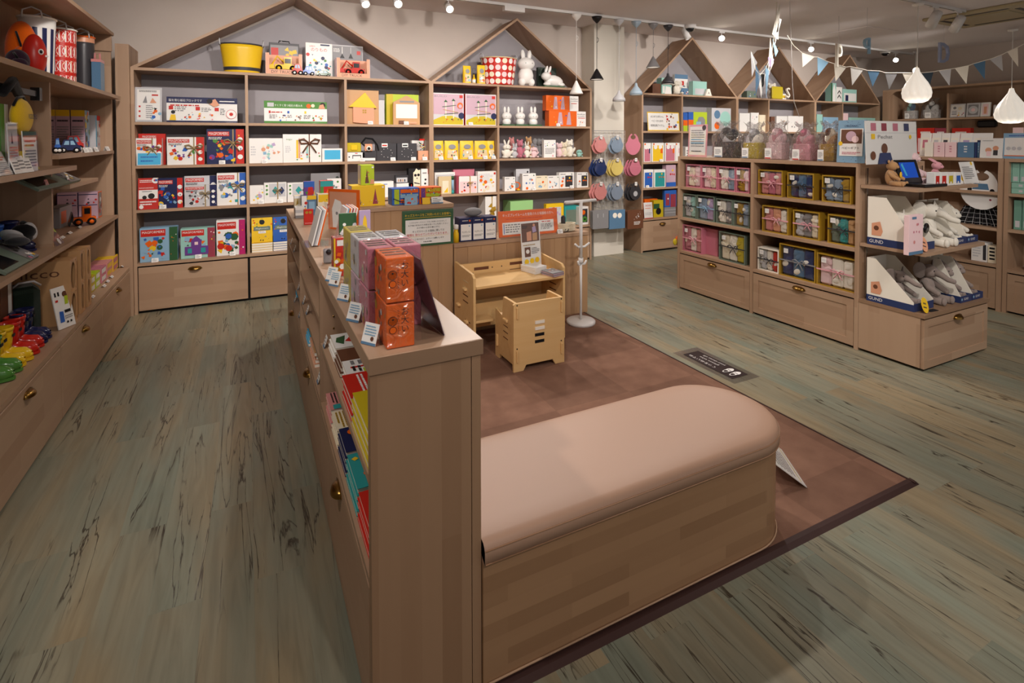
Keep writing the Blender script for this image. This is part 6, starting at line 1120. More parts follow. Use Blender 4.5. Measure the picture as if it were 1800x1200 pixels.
I1 = Row('L', IX, IZ[1], 'upper shelf of the gift gondola', BY); I2 = Row('L', IX, IZ[2], 'middle shelf of the gift gondola', BY); I3 = Row('L', IX, IZ[3], 'lowest shelf of the gift gondola', BY); I0 = Row('L', IX, IZ[0], 'atop the gift gondola')
for i, (x0, x1, cc) in enumerate(((1206, 1232.5, ('c', 'q')), (1233, 1261, ('q', 'c')), (1262, 1293, ('iv', 'bb')), (1294, 1318, ('go', 'q')))): gift(I1, x0, x1, 289+2*i, ('pink gift box of beige wear, far end', 'pink gift box of blush wear', 'pink gift box with white and blue wear', 'pink gift box with a honey jar by the divider')[i], 'P', cc, 'p', seed=i)
for i, (x0, x1, y, cc, rb) in enumerate(((1199, 1224, 341, ('l', 'T'), 'd'), (1225, 1256, 344, ('bb', 'V'), 'B'), (1259, 1288, 350, ('iv', 'e'), 'd'), (1289, 1318, 354, ('go', 'bb'), 'd'))): gift(I2, x0, x1, y, ('mint gift box with black bow', 'mint gift box with blue bow and pale blue shirt', 'grey gift box of white plush and scarf', 'grey gift box with gold jar and blue shirt')[i], 'gr', cc, rb, seed=i+5)
gift(I3, 1197, 1234, 397, 'dusty pink gift box with baby socks', 'P', ('P', 'iv', 'rs'), 'p', .12, seed=4); G(I3, 1236, 1262, 402, 'plain rose carton side by the pink gift', 'P', (), .16, inset=.1); gift(I3, 1264, 1310, 410, 'sage gift box with illustrated towels', 'gr', ('c', 'iv', 'Y'), 'd', .14, seed=6)
for i, (x0, x1, y, cc, rb) in enumerate(((1333, 1376, 299, ('rs', 'P', 'rs'), 'p'), (1384, 1431, 304, ('nv', 'bl', 'nv'), 'd'), (1445, 1497, 309, ('bb', 'bb', 'go'), 'd'))): gift(I1, x0, x1, y, ('gold framed gift box of pink cloth', 'gold framed gift box of navy cloth', 'gold framed gift box of pale blue cloth and honey')[i], 'go', cc, rb, .11, seed=i+11)
for i, (x0, x1, y, cc, rb) in enumerate(((1340, 1386, 363, ('rs', 's', 'iv'), 'p'), (1394, 1441, 371, ('l', 'e', 'c'), 'p'), (1455, 1506, 379, ('gr', 't', 'ta'), 'd'))): gift(I2, x0, x1, y, ('gold gift box with orange bib and bottle', 'gold gift box with grey bear towel', 'gold gift box with teal leaf cloth')[i], 'go', cc, rb, .11, seed=i+21)
gift(I3, 1332, 1369, 437, 'white gift box with panda print and red cloth', 'iv', ('l', 'iv', 'r'), 'd', .12, seed=31); gift(I3, 1370, 1434, 433, 'large gold gift box with navy cloth and grey bow', 'go', ('nv', 'bl', 'nv'), 'e', .13, seed=32); gift(I3, 1435.5, 1505, 450, 'large gold gift box with pink bow by the end', 'go', ('q', 'iv', 'iv'), 'p', .13, seed=33)
# signs and wrapped baskets on top
sign(I0, 1209, 1242, 219, 'pink bordered price list', 'p', [('r', .07, .06, .93, .94, 'w'), ('l', .15, .3, .85, .85, 8, 'e'), ('r', .15, .52, .85, .54, 'cy'), ('r', .15, .42, .85, .44, 'cy'), ('c', .83, .9, .08, 'k'), ('l', .2, .15, .8, .2, 1, 'k')], tilt=.05)
sign(I0, 1471, 1521, 211, 'blue bordered baby gift notice', 'bl', [('r', 0, 0, 1, 1, 'B'), ('s', .02, .84, .98, .99, 14, ('nv', 'bl'), 2, .5), ('s', .02, .01, .98, .13, 14, ('nv', 'bl'), 3, .5), ('t', .5, .86, .07, 'ORGANIC', 'nv', .5), ('r', .1, .16, .92, .8, 'w'), ('r', .14, .45, .88, .78, 'br'), ('c', .5, .62, .12, 'lp'), ('c', .65, .55, .08, 'q'), ('c', .13, .45, .05, 'y'), ('t', .5, .34, .07, 'ベビーギフト', 'k', .62), ('l', .2, .19, .85, .26, 2, 'P')], tilt=.06)
def wrapped(row, x0, x1, y, desc, bc, items, seed, tagc='w', inset=.06):
    p, r, w, h = row.at(x0, x1, y, inset); w *= .86; t = thing('wrapped_gift', lab(desc, row.where), 'wrapped gift', p, r); rn = random.Random(seed)
    b = MB(); b.bev(-w*.36, w*.36, .01, .12, 0, h*.45, .008, bc, CLOTH if bc != 'iv' else CARD)
    for k, c in enumerate(items): b.ell(w*(-.22+.44*(k+.5)/len(items)), .06, h*(.5+.12*(k % 2)), w*.17, .05, h*.22, c, CLOTH, (0, .3*k, 0), 14, 9)
    b.ell(w*.02, .05, h*.72, w*.14, .05, h*.13, items[0], CLOTH); b.build('contents', t)
    f = MB(); ph = [rn.random()*6 for _ in range(4)]
    def fn(u, v):
        a = 2*PI*u; base = (.5 if v < .62 else .5-(v-.62)*1.1 if v < .85 else .22+(v-.85)*1.2)
        k = 1+.05*math.sin(5*a+ph[0]+5*v)+.05*math.sin(9*a+ph[1]-7*v)+(.14*math.sin(7*a+ph[2]) if v > .8 else 0)
        return (w*base*k*math.cos(a), .065+.085*base*2*k*math.sin(a), h*(.005+.995*v)+(.012*math.sin(6*a+ph[3]) if v > .9 else 0))
    f.grid(fn, 48, 18, 'w', WRAP); f.build('clear_wrap', t)
    MB().bev(-w*.16, w*.14, -.052, -.048, h*.02, h*.30, .002, 'w', PAPER).art(w*.26, h*.24, [('l', .1, .3, .9, .9, 4, 'e'), ('r', 0, 0, 1, .12, tagc)], -.052, PAPER, h*.03, -w*.14).build('gift_tag', t)
for a in ((1243, 1299, 214, 'clear wrapped gift of charcoal and grey wear', 'd', ('d', 'e', 'l', 'd'), 'bl'), (1296, 1340, 216, 'clear wrapped gift on a yellow banana basket', 'Y', ('l', 'e', 'iv'), 'bl'), (1336, 1381, 214, 'clear wrapped pink gift basket with towel bear', 'q', ('q', 'p', 'q'), 'r'), (1383, 1432, 216, 'clear wrapped pink gift basket with floral bow', 'p', ('P', 'q', 'p'), 'r'), (1430, 1472, 214, 'clear wrapped gift with brown toy', 'go', ('br', 'c', 'ta'), 'bl')): wrapped(I0, *a[:6], int(a[0]), a[6])
# end display
EX = .02
EY = Row('Y', 1.90, 1.2-.027, 'on the end display top shelf')
bigs = sign(Row('Y', 2.15, IZ[0], 'at the gondola end'), 1524, 1614, 213, 'large white photo board with portraits', 'w', [('r', 0, .72, 1, .73, 'l'), ('r', .1, .77, .2, .95, 'P'), ('r', .3, .77, .4, .95, 'mg'), ('r', .52, .77, .62, .95, 'P'), ('r', .74, .77, .84, .95, 'nv'), ('r', .1, .58, .17, .7, 'y'), ('t', .36, .63, .12, 'Pechat', 'e', .28), ('c', .86, .63, .05, 'y'), ('c', .34, .36, .12, 'br'), ('p', 'nv', [.2, .0, .5, .0, .45, .26, .25, .26]), ('c', .12, .2, .1, 'br')], tilt=.05, inset=0)
def plush(label, pos, rz, s, c, kind, name='plush_toy', cat='plush toy', c2='iv', group=None, tilt=0):
    """large soft toy: one skin grown over the limbs, with ears, eyes and nose of its own"""
    t = thing(name, label, cat, pos, (0, 0, rz), group); b = MB()
    b.ell(0, 0, s*.28, s*.17, s*.15, s*.27, c, CLOTH, n=24, k=16); hz = s*.66
    b.ell(0, -s*.05, hz, s*.165, s*.17, s*.15, c, CLOTH, n=24, k=16)
    for sg in (-1, 1):
        b.tube([(sg*s*.10, -s*.04, s*.09), (sg*s*.14, -s*.24, s*.075), (sg*s*.16, -s*.40, s*.07)], [s*.085, s*.08, s*.075], 14, c, CLOTH); b.ell(sg*s*.16, -s*.42, s*.08, s*.07, s*.045, s*.085, c, CLOTH)
        b.tube([(sg*s*.13, -s*.02, s*.44), (sg*s*.19, -s*.14, s*.32), (sg*s*.18, -s*.30, s*.24)], [s*.06, s*.062, s*.058], 14, c, CLOTH); b.ell(sg*s*.18, -s*.31, s*.235, s*.058, s*.05, s*.058, c, CLOTH)
    if kind == 'elephant': b.tube([(0, -s*.16, hz), (0, -s*.30, hz-s*.05), (0, -s*.42, hz-s*.12), (.02*s, -s*.52, hz-s*.14)], [s*.09, s*.065, s*.055, s*.05], 14, c, CLOTH); b.ell(.02*s, -s*.525, hz-s*.14, s*.05, s*.03, s*.05, c, CLOTH)
    elif kind == 'rabbit': b.ell(0, -s*.17, hz-s*.04, s*.09, s*.09, s*.075, c, CLOTH)
    else: b.ell(0, -s*.19, hz-s*.03, s*.07, s*.07, s*.055, c, CLOTH)
    b.build('body', t)
    for sg in (-1, 1):
        e = MB()
        if kind == 'elephant': e.ell(sg*s*.25, s*.02, hz+s*.03, s*.15, s*.03, s*.19, c, CLOTH, (.1, sg*.35, sg*.5), 18, 10)
        elif kind == 'rabbit': e.ell(sg*s*.13, s*.04, hz+s*.17, s*.055, s*.035, s*.2, c, CLOTH, (-.9, sg*.5, 0), 14, 10)
        else: e.ell(sg*s*.13, -.0, hz+s*.14, s*.06, s*.035, s*.06, c, CLOTH, n=14, k=9)
        e.build('ear', t); MB().ell(sg*s*.085, -s*.19 if kind != 'bear' else -s*.175, hz+s*.03, s*.014, s*.012, s*.018, 'k', GLOSS, n=8, k=6).build('eye', t)
    if kind == 'bear': MB().ell(0, -s*.255, hz-s*.015, s*.025, s*.018, s*.018, 'br', GLOSS, n=10, k=7).build('nose', t)
    return t
ET = 1.1742
t = plush('light brown teddy bear with yellow button on the end display top shelf', (3.95, 2.14, ET), .15, .205, 'ta', 'bear', 'teddy_bear', 'teddy bear'); MB().ell(.02, -.055, .075, .016, .006, .022, 'y', GLOSS).build('button', t)
t = thing('portable_player', 'open black portable player with blue screen on the end display', 'portable player', (4.095, 1.93, ET+.001), -.05); MB().bev(-.12, .12, 0, .15, 0, .02, .004, 'k', GLOSS).build('base', t)
b = MB(); b.T = Matrix.Translation((0, .15, .018)) @ Matrix.Rotation(-.3, 4, 'X'); b.bev(-.12, .12, 0, .014, 0, .165, .003, 'k', GLOSS); b.build('lid', t)
b = MB(); scr = simple('blue_screen', '10409a', .2, emit=.5); b.T = Matrix.Translation((0, .15, .018)) @ Matrix.Rotation(-.3, 4, 'X'); b.box(-.085, .085, -.001, 0, .035, .145, m=scr); b.add([(-.05, -.0015, .05), (-.03, -.0015, .05), (-.05, -.0015, .14), (-.07, -.0015, .13)], [(0, 1, 2, 3)], 'cy', GLOSS); b.build('screen', t)
plush('pink bear in a clear bag behind the black player', (4.27, 2.19, ET), .2, .28, 'q', 'bear'); plush('grey patterned toy in a silvery bag beside the teddy bear', (4.14, 2.21, ET), 0, .18, 'l', 'rabbit'); plush('pale pink long toy leaning beside the player', (4.47, 2.12, ET), .3, .19, 'p', 'rabbit')
ER = Row('Y', 1.95, ET, 'row on the end display')
for i, (x0, x1, c) in enumerate(((1643, 1653, 'r'), (1654, 1665, 'r'), (1666, 1677, 'Y'), (1679, 1690, 'b'))): G(ER, x0, x1, 303, ('white box with a red voice button, first', 'white box with a pink red button, second', 'white box with a yellow button, third', 'white box with a blue button, fourth')[i], 'w', [('r', .2, .15, .85, .75, c), ('c', .5, .2, .12, 'q' if i < 2 else 'w')], .05, inset=.01)
G(ER, 1689, 1705, 302, 'tilted white card with a yellow button', 'w', [('c', .4, .5, .28, 'y')], .004, inset=.03, tilt=.3)
sign(ER, 1697, 1722, 284, 'white instruction card with an orange corner', 'w', [('c', .8, .92, .09, 'y'), ('l', .1, .2, .8, .8, 7, 'e')], tilt=.25)
# middle and lower shelves: packed elephants and rabbits
EM = Row('Y', 1.90, .765, 'end display middle shelf'); EB = Row('Y', 1.90, .37, 'end display base')
def tray(x, y, z, label, w=.17, d=.2, tall=.0, rz=0):
    t = thing('display_tray', label, 'display box', (x, y, z+.0012), rz); b = MB()
    b.box(-w/2, w/2, 0, .004, 0, .045, 'nv').box(-w/2, w/2, .004, d, 0, .004, 'nv').box(-w/2, -w/2+.004, .004, d, .004, .045, 'nv').box(w/2-.004, w/2, .004, d, .004, .045, 'nv').box(-w/2+.004, w/2-.004, d-.004, d, .004, .28, 'iv'); b.art(w, .045, [('t', .5, .5, .5, 'GUND', 'w', .4), ('c', .12, .5, .2, 'B')])
    b.build('carton', t)
    if tall: b = MB(); b.prism([(0, .045), (d, .045), (d, .28), (d*.5, .28)], -w/2, -w/2+.004, 'x', 'iv'); b.art(w, .045, []); b.build('side_flap', t)
    return t
for lv, z, c, rz_ in (('middle', .765, 'iv', 0), ('lower', .37, '9b8c84', 0)):
    # one packed box standing sideways with its broad side to the aisle, then loose and packed toys
    y0 = 1.93; bx = 3.93
    t = thing('plush_carton', 'open white carton with navy foot holding a long eared elephant, '+lv+' level', 'display box', (3.975, 1.935, z+.0012)); W_, D_, H_ = .226, .30, .33 if lv == 'middle' else .30
    b = MB(); b.box(-W_/2, W_/2, 0, .004, 0, .05, 'nv').box(-W_/2, W_/2, D_-.004, D_, 0, H_, 'iv').box(-W_/2+.003, W_/2-.003, .004, D_-.004, 0, .004, 'nv')
    for s_ in (-1, 1): b.prism([(.004, .0), (D_-.004, 0), (D_-.004, H_), (D_*(.6 if lv == 'middle' else .8), H_), (.004, .06)], s_*W_/2-.0015, s_*W_/2+.0015, 'x', 'iv')
    b.T = Matrix.Translation((-W_/2-.002, D_/2, 0)) @ Matrix.Rotation(-PI/2, 4, 'Z'); b.art(D_, H_, [('r', 0, 0, 1, .15, 'nv'), ('t', .2, .075, .1, 'GUND', 'w', .3), ('p', 's', [.1, .2, .1, .45, .28, .5, .34, .3, .3, .2]), ('c', .2, .36, .05, 'br')]); b.T = None
    b.build('carton', t)
    plush('long eared '+('white' if lv == 'middle' else 'grey')+' elephant packed in the open carton, '+lv+' level', (3.975, 2.10, z+.009), 0, .27, c, 'elephant')
    plush('big '+('white' if lv == 'middle' else 'grey')+' elephant sitting loose at the front, '+lv+' level', (4.235, 2.05, z+.002), .0, .34 if lv == 'middle' else .31, c, 'elephant')
    for k, (x, kd) in enumerate(((4.425, 'rabbit'), (4.58, 'rabbit'))):
        tray(x, 1.935 if lv == 'middle' else 1.90, z, 'navy footed tray of a packed rabbit, '+lv+' level '+('inner', 'outer')[k], .145, .25, 1); plush(('white', 'grey')[lv != 'middle']+' rabbit packed in a navy tray, '+lv+' level '+('inner', 'outer')[k], (x, 2.075+(.0 if lv == 'middle' else -.03), z+.008), .0, .27, c, 'rabbit')
G(EM, 1598, 1623, 378, 'pink leaflet box with flower drawing', 'q', [('s', .2, .3, .8, .8, 6, ('P', 'rs'), 3, .6), ('r', .0, 0, 1, .08, 'bl'), ('r', .2, .9, .5, .96, 'bl')], .03, inset=-.01, name='leaflet_box')
def oval(px, py, z, Y, c, label, w=.07, h=.10):
    p = bp(px, py, 'Y', Y); t = thing('oval_tag', label, 'price card', (max(p.x, 3.9), Y, z), -.1); n_ = 24; MB().prism([(w/2*math.cos(2*PI*i/n_), h/2+h/2*math.sin(2*PI*i/n_)) for i in range(n_)], 0, .002, 'y', c, PAPER).art(w, h, [('l', .25, .5, .75, .7, 1, 'd'), ('l', .2, .28, .8, .42, 1, 'd')], 0, PAPER).build('card', t, None, (-.35, .3, 0))
oval(1615, 430, .768, 1.895, 's', 'salmon oval tag before the big white elephant'); oval(1601, 540, .373, 1.885, 'y', 'yellow oval tag before the grey elephants')
t = tag(MB().bev(-.04, .04, 0, .035, 0, .004, .0015, 'k', PAPER).build('oval_label', None, (4.0, 1.885, .3712), (0, 0, -.1)), 'flat black oval price label on the end display base', 'price card')
tag(MB().tube([(0, 0, 0), (0, .004, .0)], .034, 24, 'k', GLOSS).build('round_badge', None, (4.05, 1.965, .90)), 'round dark badge hanging by the packed white elephant', 'badge')['group'] = 'badges'
# ================= island two and three =================
J0 = Row('L', 5.8, 1.323, 'atop the album gondola'); J1 = Row('L', 5.8, 1.03, 'on the album gondola')
for i, (x0, x1, c) in enumerate(((1616, 1634, 'P'), (1636, 1652, 'l'), (1653, 1668, 'd'), (1669, 1684, 'w'), (1686, 1708, 'V'), (1708, 1742, 'n'))): G(J0, x0, x1, 234, ('white picture frame with a pink photo', 'white picture frame with grey photo', 'white picture frame with a dark photo', 'white picture frame with an empty mount', 'white frame with a violet photo', 'wide white frame with a black photo')[i], 'w', [('r', .1, .25, .9, .8, 'iv'), ('r', .25, .35, .75, .7, c)], .02, inset=.22, name='framed_photo', cat='picture frame', tilt=.12)
for i, (x0, x1, c, n_) in enumerate(((1625, 1640, 'iv', 'cream'), (1641, 1660, 'q', 'blush'), (1661, 1681, 'q', 'rose'), (1683, 1712, 'bl', 'slate blue'), (1713, 1717, 'nv', 'thin navy'), (1718, 1722, 'bl', 'thin blue'))): G(J0, x0, x1, 250, n_+' photo album standing', c, [('r', .06, .06, .94, .94, c), ('l', .4, .3, .6, .8, 3, 'P' if c == 'q' else 'w')] if c in ('q', 'bl') else (), .1, inset=.04, name='photo_album', cat='album')
sign(J0, 1722, 1762, 243, 'white card with two baby photographs', 'w', [('c', .38, .4, .13, 's'), ('r', .3, .1, .5, .35, 'q'), ('c', .7, .5, .12, 's'), ('r', .6, .15, .8, .4, 'd'), ('l', .1, .85, .7, .9, 1, 'e')], tilt=.1)
sign(Row('L', 5.82, 1.323, 'atop the mint box gondola'), 1763, 1812, 234, 'pale blue notice with rows of small pictures', 'B', [('r', .05, .1, .98, .82, 'w'), ('l', .2, .86, .9, .94, 1, 'b'), ('c', .2, .4, .07, 'l'), ('c', .4, .4, .07, 'l'), ('c', .6, .4, .07, 'l'), ('r', .05, .1, .98, .13, 'o')], tilt=.05)
MB_ = MB().ell(0, 0, .03, .02, .02, .03, 'k', GLOSS); tag(MB_.build('small_camera', None, (5.95, 2.36, 1.3235)), 'small black camera between the baby card and the pale notice', 'camera')
def bib(pos, rz, c, label, w=.19, h=.25, pack=True, group=None, pr=None):
    t = thing('baby_bib', label, 'bib', pos, rz, group); b = MB(); n = 22; out = []; inn = []
    for i in range(n+1):
        a = PI/2+.28+(2*PI-.56)*i/n; out.append((w*.5*math.cos(a)*(1 if math.sin(a) < .1 else .78), h*.5+h*.5*math.sin(a))); inn.append((w*.17*math.cos(a), h*.82+h*.10*math.sin(a)))
    vs = [(x, 0, z) for x, z in out]+[(x, 0, z) for x, z in inn]+[(x, .004, z) for x, z in out]+[(x, .004, z) for x, z in inn]; k = n+1
    b.add(vs, [(i, i+1, k+i+1, k+i) for i in range(n)]+[(2*k+i, 3*k+i, 3*k+i+1, 2*k+i+1) for i in range(n)]+[(i, 2*k+i, 2*k+i+1, i+1) for i in range(n)], c, SATIN); b.build('bib_body', t)
    if pack: MB().box(-w*.5, w*.5, -.008, -.007, -.02, h+.04, m=CLEAR).build('clear_pack', t); MB().box(-w*.1, w*.1, -.0105, -.0095, h*.82, h*1.02, 'w', PAPER).art(w*.18, h*.18, [('l', .1, .2, .9, .8, 3, 'e')], -.0105, PAPER, h*.83).build('header_tag', t)
    if pr: MB().art(w*.7, h*.6, pr, -.001, CLOTH, h*.05).build('print', t)
    return t
t = bib(Vector((5.86, 2.42, .99)), -PI/2, 'w', 'large white bib with blue pocket and dark glasses print hanging in the gondola', .32, .36, False, pr=[('p', 'bl', [.2, .75, .75, .75, .7, 1.1, .25, 1.1]), ('c', .12, .75, .08, 'k'), ('c', .85, .72, .08, 'k'), ('c', .8, .35, .04, 'mg')])
t.location.z = .86; b = MB()
b.grid(lambda u, v: ((-.2+.4*u)*(.6+.5*v), .02+.02*math.sin(u*40), -.02-.2*v), 60, 10, 'k', CLOTH)
for k in range(7): b.grid(lambda u, v, k=k: ((-.2+.4*(k+.5)/7+.004*u)*(.6+.5*v), .0-.004+.02*math.sin((k+.5)/7*40), -.02-.2*v), 1, 10, 'l', CLOTH)
for k in range(5): b.grid(lambda u, v, k=k: ((-.2+.4*u)*(.6+.5*(k+.5)/5), .014+.02*math.sin(u*40)-.004, -.02-.2*(k+.5)/5-.003*v), 60, 1, 'l', CLOTH)
tag(b.build('tartan_skirt', None, (5.90, 2.45, .90), (0, 0, -PI/2)), 'black and white tartan skirt hanging behind the white bib', 'skirt')
G(Row('L', 5.8, .401, 'low in the album gondola', (2.27, 3.14)), 1707, 1735, 435, 'white box with a striped picture', 'w', [('l', .1, .2, .6, .9, 5, 'l'), ('r', .75, .1, .95, .9, 'd')], .1, h=.17); G(Row('L', 5.8, .401, 'low in the album gondola', (2.27, 3.14)), 1736, 1752, 432, 'cream box with black bars', 'c', [('r', .2, .2, .8, .3, 'k'), ('r', .2, .4, .8, .5, 'k'), ('r', .2, .6, .8, .7, 'k'), ('r', .2, .8, .8, .9, 'k')], .1)
K1 = Row('L', 5.82, 1.0256, 'on the near mint box gondola', (1.2, 2.226)); MT = 'a9cfc0'
for i in range(2):
    G(K1, 1766, 1800+0*i, 323 if i == 0 else 312, ('lower', 'upper')[i]+' flat mint green box under the upright ones', '8fbfae', [('r', .6, .3, .9, .7, 'l')], .12, h=.045, base=1.0256+i*.047, inset=.04)
for i, (x0, x1) in enumerate(((1765, 1778.5), (1779, 1792.5), (1793, 1808))): G(K1, x0, x1, 279, ('first', 'second', 'third')[i]+' upright mint green box from the gondola edge', '8fbfae', [('r', .2, .08, .8, .3, 'l')], .12, base=1.0256+.095, inset=.04, h=.168)
for i, (x0, x1) in enumerate(((1782, 1796), (1797, 1812))): G(Row('L', 5.82, .7176, 'on the lower mint shelf', (1.2, 2.226)), x0, x1, 352, ('darker green upright box, nearer the post', 'darker green upright box at the frame edge')[i], '6f9c8a', [('r', .2, .08, .8, .3, 'l')], .12, inset=.06)
b = MB()
for i in range(4): b.ell(0, .14, .012+.014*i, .15-.012*i, .105, .010, ('l', 'e')[i % 2], CLOTH, (0, .06, 0), 20, 8)
tag(b.build('folded_blanket', None, (5.86, 2.02, .376), (0, 0, -PI/2)), 'folded grey blanket low in the mint box gondola', 'blanket')
# ================= third run of rear shelves =================
K = lambda z, w_: Row('Y', 5.506, z, w_, () if z > 2 else (G3[0]+.011, 5.30, G3[1]-.011, G3[1]+.011, 7.02, G3[2]-.011, G3[2]+.011, 8.80, G3[3]-.011))
KT, Ka, Kb, Kc, Kd = K(2.097, 'atop the narrow house shelves'), K(1.60, 'upper shelf beyond the pillar'), K(1.19, 'second shelf beyond the pillar'), K(.85, 'third shelf beyond the pillar'), K(.445, 'bottom shelf beyond the pillar')
G(KT, 1147, 1163, 147, 'dark brown blank box', 'br', (), .1, inset=.12); G(KT, 1163, 1181, 137, 'mint box with white scene', 'T', [('p', 'w', [.3, .0, 1, .0, .9, .45, .4, .5]), ('r', .1, .1, .3, .5, 'w')], .1, inset=.1)
toy(KT, 1182, 1197, 140, 'white elephant toy in a clear pack', 'iv', 'wide', inset=.08); G(KT, 1186, 1209, 131, 'white box with blue top and flag clothes', 'w', [('r', 0, .8, 1, 1, 'bl'), ('r', .4, .5, .7, .7, 'r'), ('s', .3, .1, .9, .5, 9, ('r', 'n', 'w', 'e'), 3, .7)], .05, inset=.2)
G(KT, 1218, 1242.5, 143, 'mint box with white elephant panel', 'T', [('r', .15, .1, .85, .5, 'l')], .08, inset=.08); G(KT, 1198, 1210, 155, 'low striped baby box', 'bl', [('s', .1, .1, .9, .9, 6, ('w', 'r', 'n'), 3, 1)], .06)
tag(MB().prism([(-.06, 0), (.06, 0), (.02, .10), (-.02, .10)], 0, .03, 'y', 'iv').text('A', 0, .04, .05, 'd', -.001).build('letter_block', None, Vector((bp(1245, 160, 'Y', 5.55).x, 5.54, 2.0976))), 'white wedge with a small A beside the mint box', 'toy block')
G(KT, 1313, 1330, 160, 'grey mint box with blue toy picture', 'gr', [('s', .2, .2, .8, .9, 4, ('b', 'bl', 'l'), 3, 1)], .1); toy(KT, 1345, 1368, 145, 'white polar bear toy in the middle gable', 'iv', 'round', inset=.12); G(KT, 1358, 1377, 152, 'yellow soft parcel beside the polar bear', 'Y', (), .03, inset=.0, bev=.01); G(KT, 1374, 1382, 165, 'tiny box with a yellow spot', 'w', [('c', .5, .5, .3, 'y')], .04)
G(KT, 1461, 1470, 146, 'green and white tall house shaped box', 'T', [('p', 'w', [.3, 0, .9, 0, .9, .6, .6, .95, .3, .6]), ('r', 0, 0, .25, 1, 'G')], .1); G(KT, 1470, 1480.5, 153, 'white box with black chevrons', 'w', [('p', 'k', [.2, .2, .5, .4, .8, .2, .8, .3, .5, .5, .2, .3]), ('p', 'k', [.2, .5, .5, .7, .8, .5, .8, .6, .5, .8, .2, .6])], .06, inset=.03); G(KT, 1481, 1506, 157, 'mint box with navy cup', 'T', [('r', .1, .1, .95, .7, 'w'), ('r', .2, .1, .4, .55, 'n')], .08)
sign(Ka, 1139, 1195, 197, 'white notice with yellow edge about baby toys', 'w', [('r', 0, 0, 1, .05, 'y'), ('r', 0, .95, 1, 1, 'y'), ('r', 0, 0, .02, 1, 'y'), ('r', .98, 0, 1, 1, 'y'), ('t', .3, .75, .13, 'はじめての赤ちゃん', 'k', .4), ('t', .3, .52, .13, 'ベビーのための', 'k', .36), ('t', .3, .28, .14, '知育玩具アイテム', 'k', .42), ('s', .58, .1, .95, .9, 16, ('r', 'y', 'ta', 'b', 'br', 'o'), 3, .6)], tilt=.08)
G(Ka, 1201, 1209, 198, 'blue and orange toothbrush box, nearer', 'b', [('r', 0, .3, 1, .6, 'o'), ('r', 0, 0, 1, .3, 'L')], .1); G(Ka, 1210, 1219, 197, 'blue and orange toothbrush box, farther', 'b', [('r', 0, .3, 1, .6, 'o'), ('r', 0, 0, 1, .3, 'L')], .1); G(Ka, 1219, 1243, 197, 'lime box with grey cup window', 'L', [('p', 'e', [.3, .15, .85, .15, .85, .6, .7, .75, .4, .75, .3, .6]), ('r', .2, .2, .55, .5, 'B')], .1)
G(Ka, 1251, 1285, 190, 'white box with blue and orange dishes', 'l', [('c', .28, .72, .18, 'bl'), ('c', .28, .25, .16, 'o'), ('c', .7, .55, .32, 'T')], .1)
for i, (x0, x1, y, c, nm) in enumerate(((1300, 1318, 199, 'w', 'white card stand near the middle gable'), (1320, 1334, 198, 'w', 'striped picture card in the middle house shelf'), (1335, 1350, 202, 'c', 'cream picture card of toys'), (1355, 1362, 205, 'br', 'narrow brown box'), (1365, 1384, 204, 'w', 'white box with grey lines, first'), (1385, 1412, 204, 'w', 'white box with black speckles'), (1436, 1446, 201, 'T', 'mint card at the shelf edge'), (1447, 1476, 206, 'B', 'light blue wide box'), (1478, 1491, 199, 'q', 'peach card standing'), (1492, 1540, 207, 'T', 'wide mint tray box'))):
    G(Ka, x0, x1, y, nm, c, [('s', .1, .2, .9, .8, 8, ('e', 'd', 'ta', 'q'), i, .5)] if i in (1, 2, 4, 5) else (), .08, inset=.05+.02*(i % 2))
for i, (x0, x1, c, c2) in enumerate(((1132, 1144, 'P', 'n'), (1146, 1167, 'y', 'o'), (1169, 1187.5, 'P', 'o'), (1188, 1203, 'w', 'p'))): G(Kb, x0, x1, 251, ('white framed box with magenta bib', 'white framed box with yellow bib', 'white framed box with rose bib', 'plain white box with pink mark')[i], 'w', [('r', .08, .03, .92, .86, c), ('c', .3, .78, .12, 'w'), ('c', .7, .78, .12, 'w'), ('r', .72, .45, .9, .7, c2), ('c', .15, .93, .05, 'o')], .08, card=.2 if i == 1 else None)
G(Kb, 1205, 1215, 258, 'white box with grey label by the gondola', 'w', [('l', .2, .3, .8, .8, 3, 'd')], .08)
for i, (x0, x1, y, c, c2) in enumerate(((1132, 1148, 298, 'b', 'r'), (1150, 1170, 298, 't', 'o'), (1171, 1188, 290, 'lp', 'r'))): G(Kc, x0, x1, y, ('white framed box with blue bib', 'white framed box with green bib', 'clear rose pack with red brush')[i], 'w' if i < 2 else 'lp', [('r', .08, .03, .92, .84, c), ('s', .3, .3, .9, .8, 4, (c2, 'y'), 3, .9)]+([('r', .0, 0, 1, .2, 'b')] if i == 2 else []), .08, card=-.2 if i == 0 else None)
G(Kd, 1133, 1156, 350, 'orange box at the bottom left of the shelf', 'o', [('s', .1, .3, .9, .9, 5, ('r', 'y'), 3, 1)], .08, inset=.12); sign(Kd, 1133, 1148, 356, 'small red and white price flag', 'w', [('r', 0, 0, 1, .05, 'r'), ('t', .5, .8, .16, '300', 'r', .7), ('l', .15, .6, .9, .68, 1, 'o'), ('l', .1, .2, .9, .4, 2, 'l')], tilt=.1, inset=.0)
G(Kd, 1149, 1166, 352, 'yellow green box with dark bottle', 'Y', [('r', .0, .5, .6, .8, 'G'), ('c', .5, .35, .2, 'k')], .08, inset=.05); G(Kd, 1168, 1188, 364, 'stack of grey trays in film', 'e', [('r', 0, .4, 1, .44, 'l'), ('r', 0, .7, 1, .74, 'l')], .1)
zq = Kd.at(1168, 1188, 364, .035)[3]
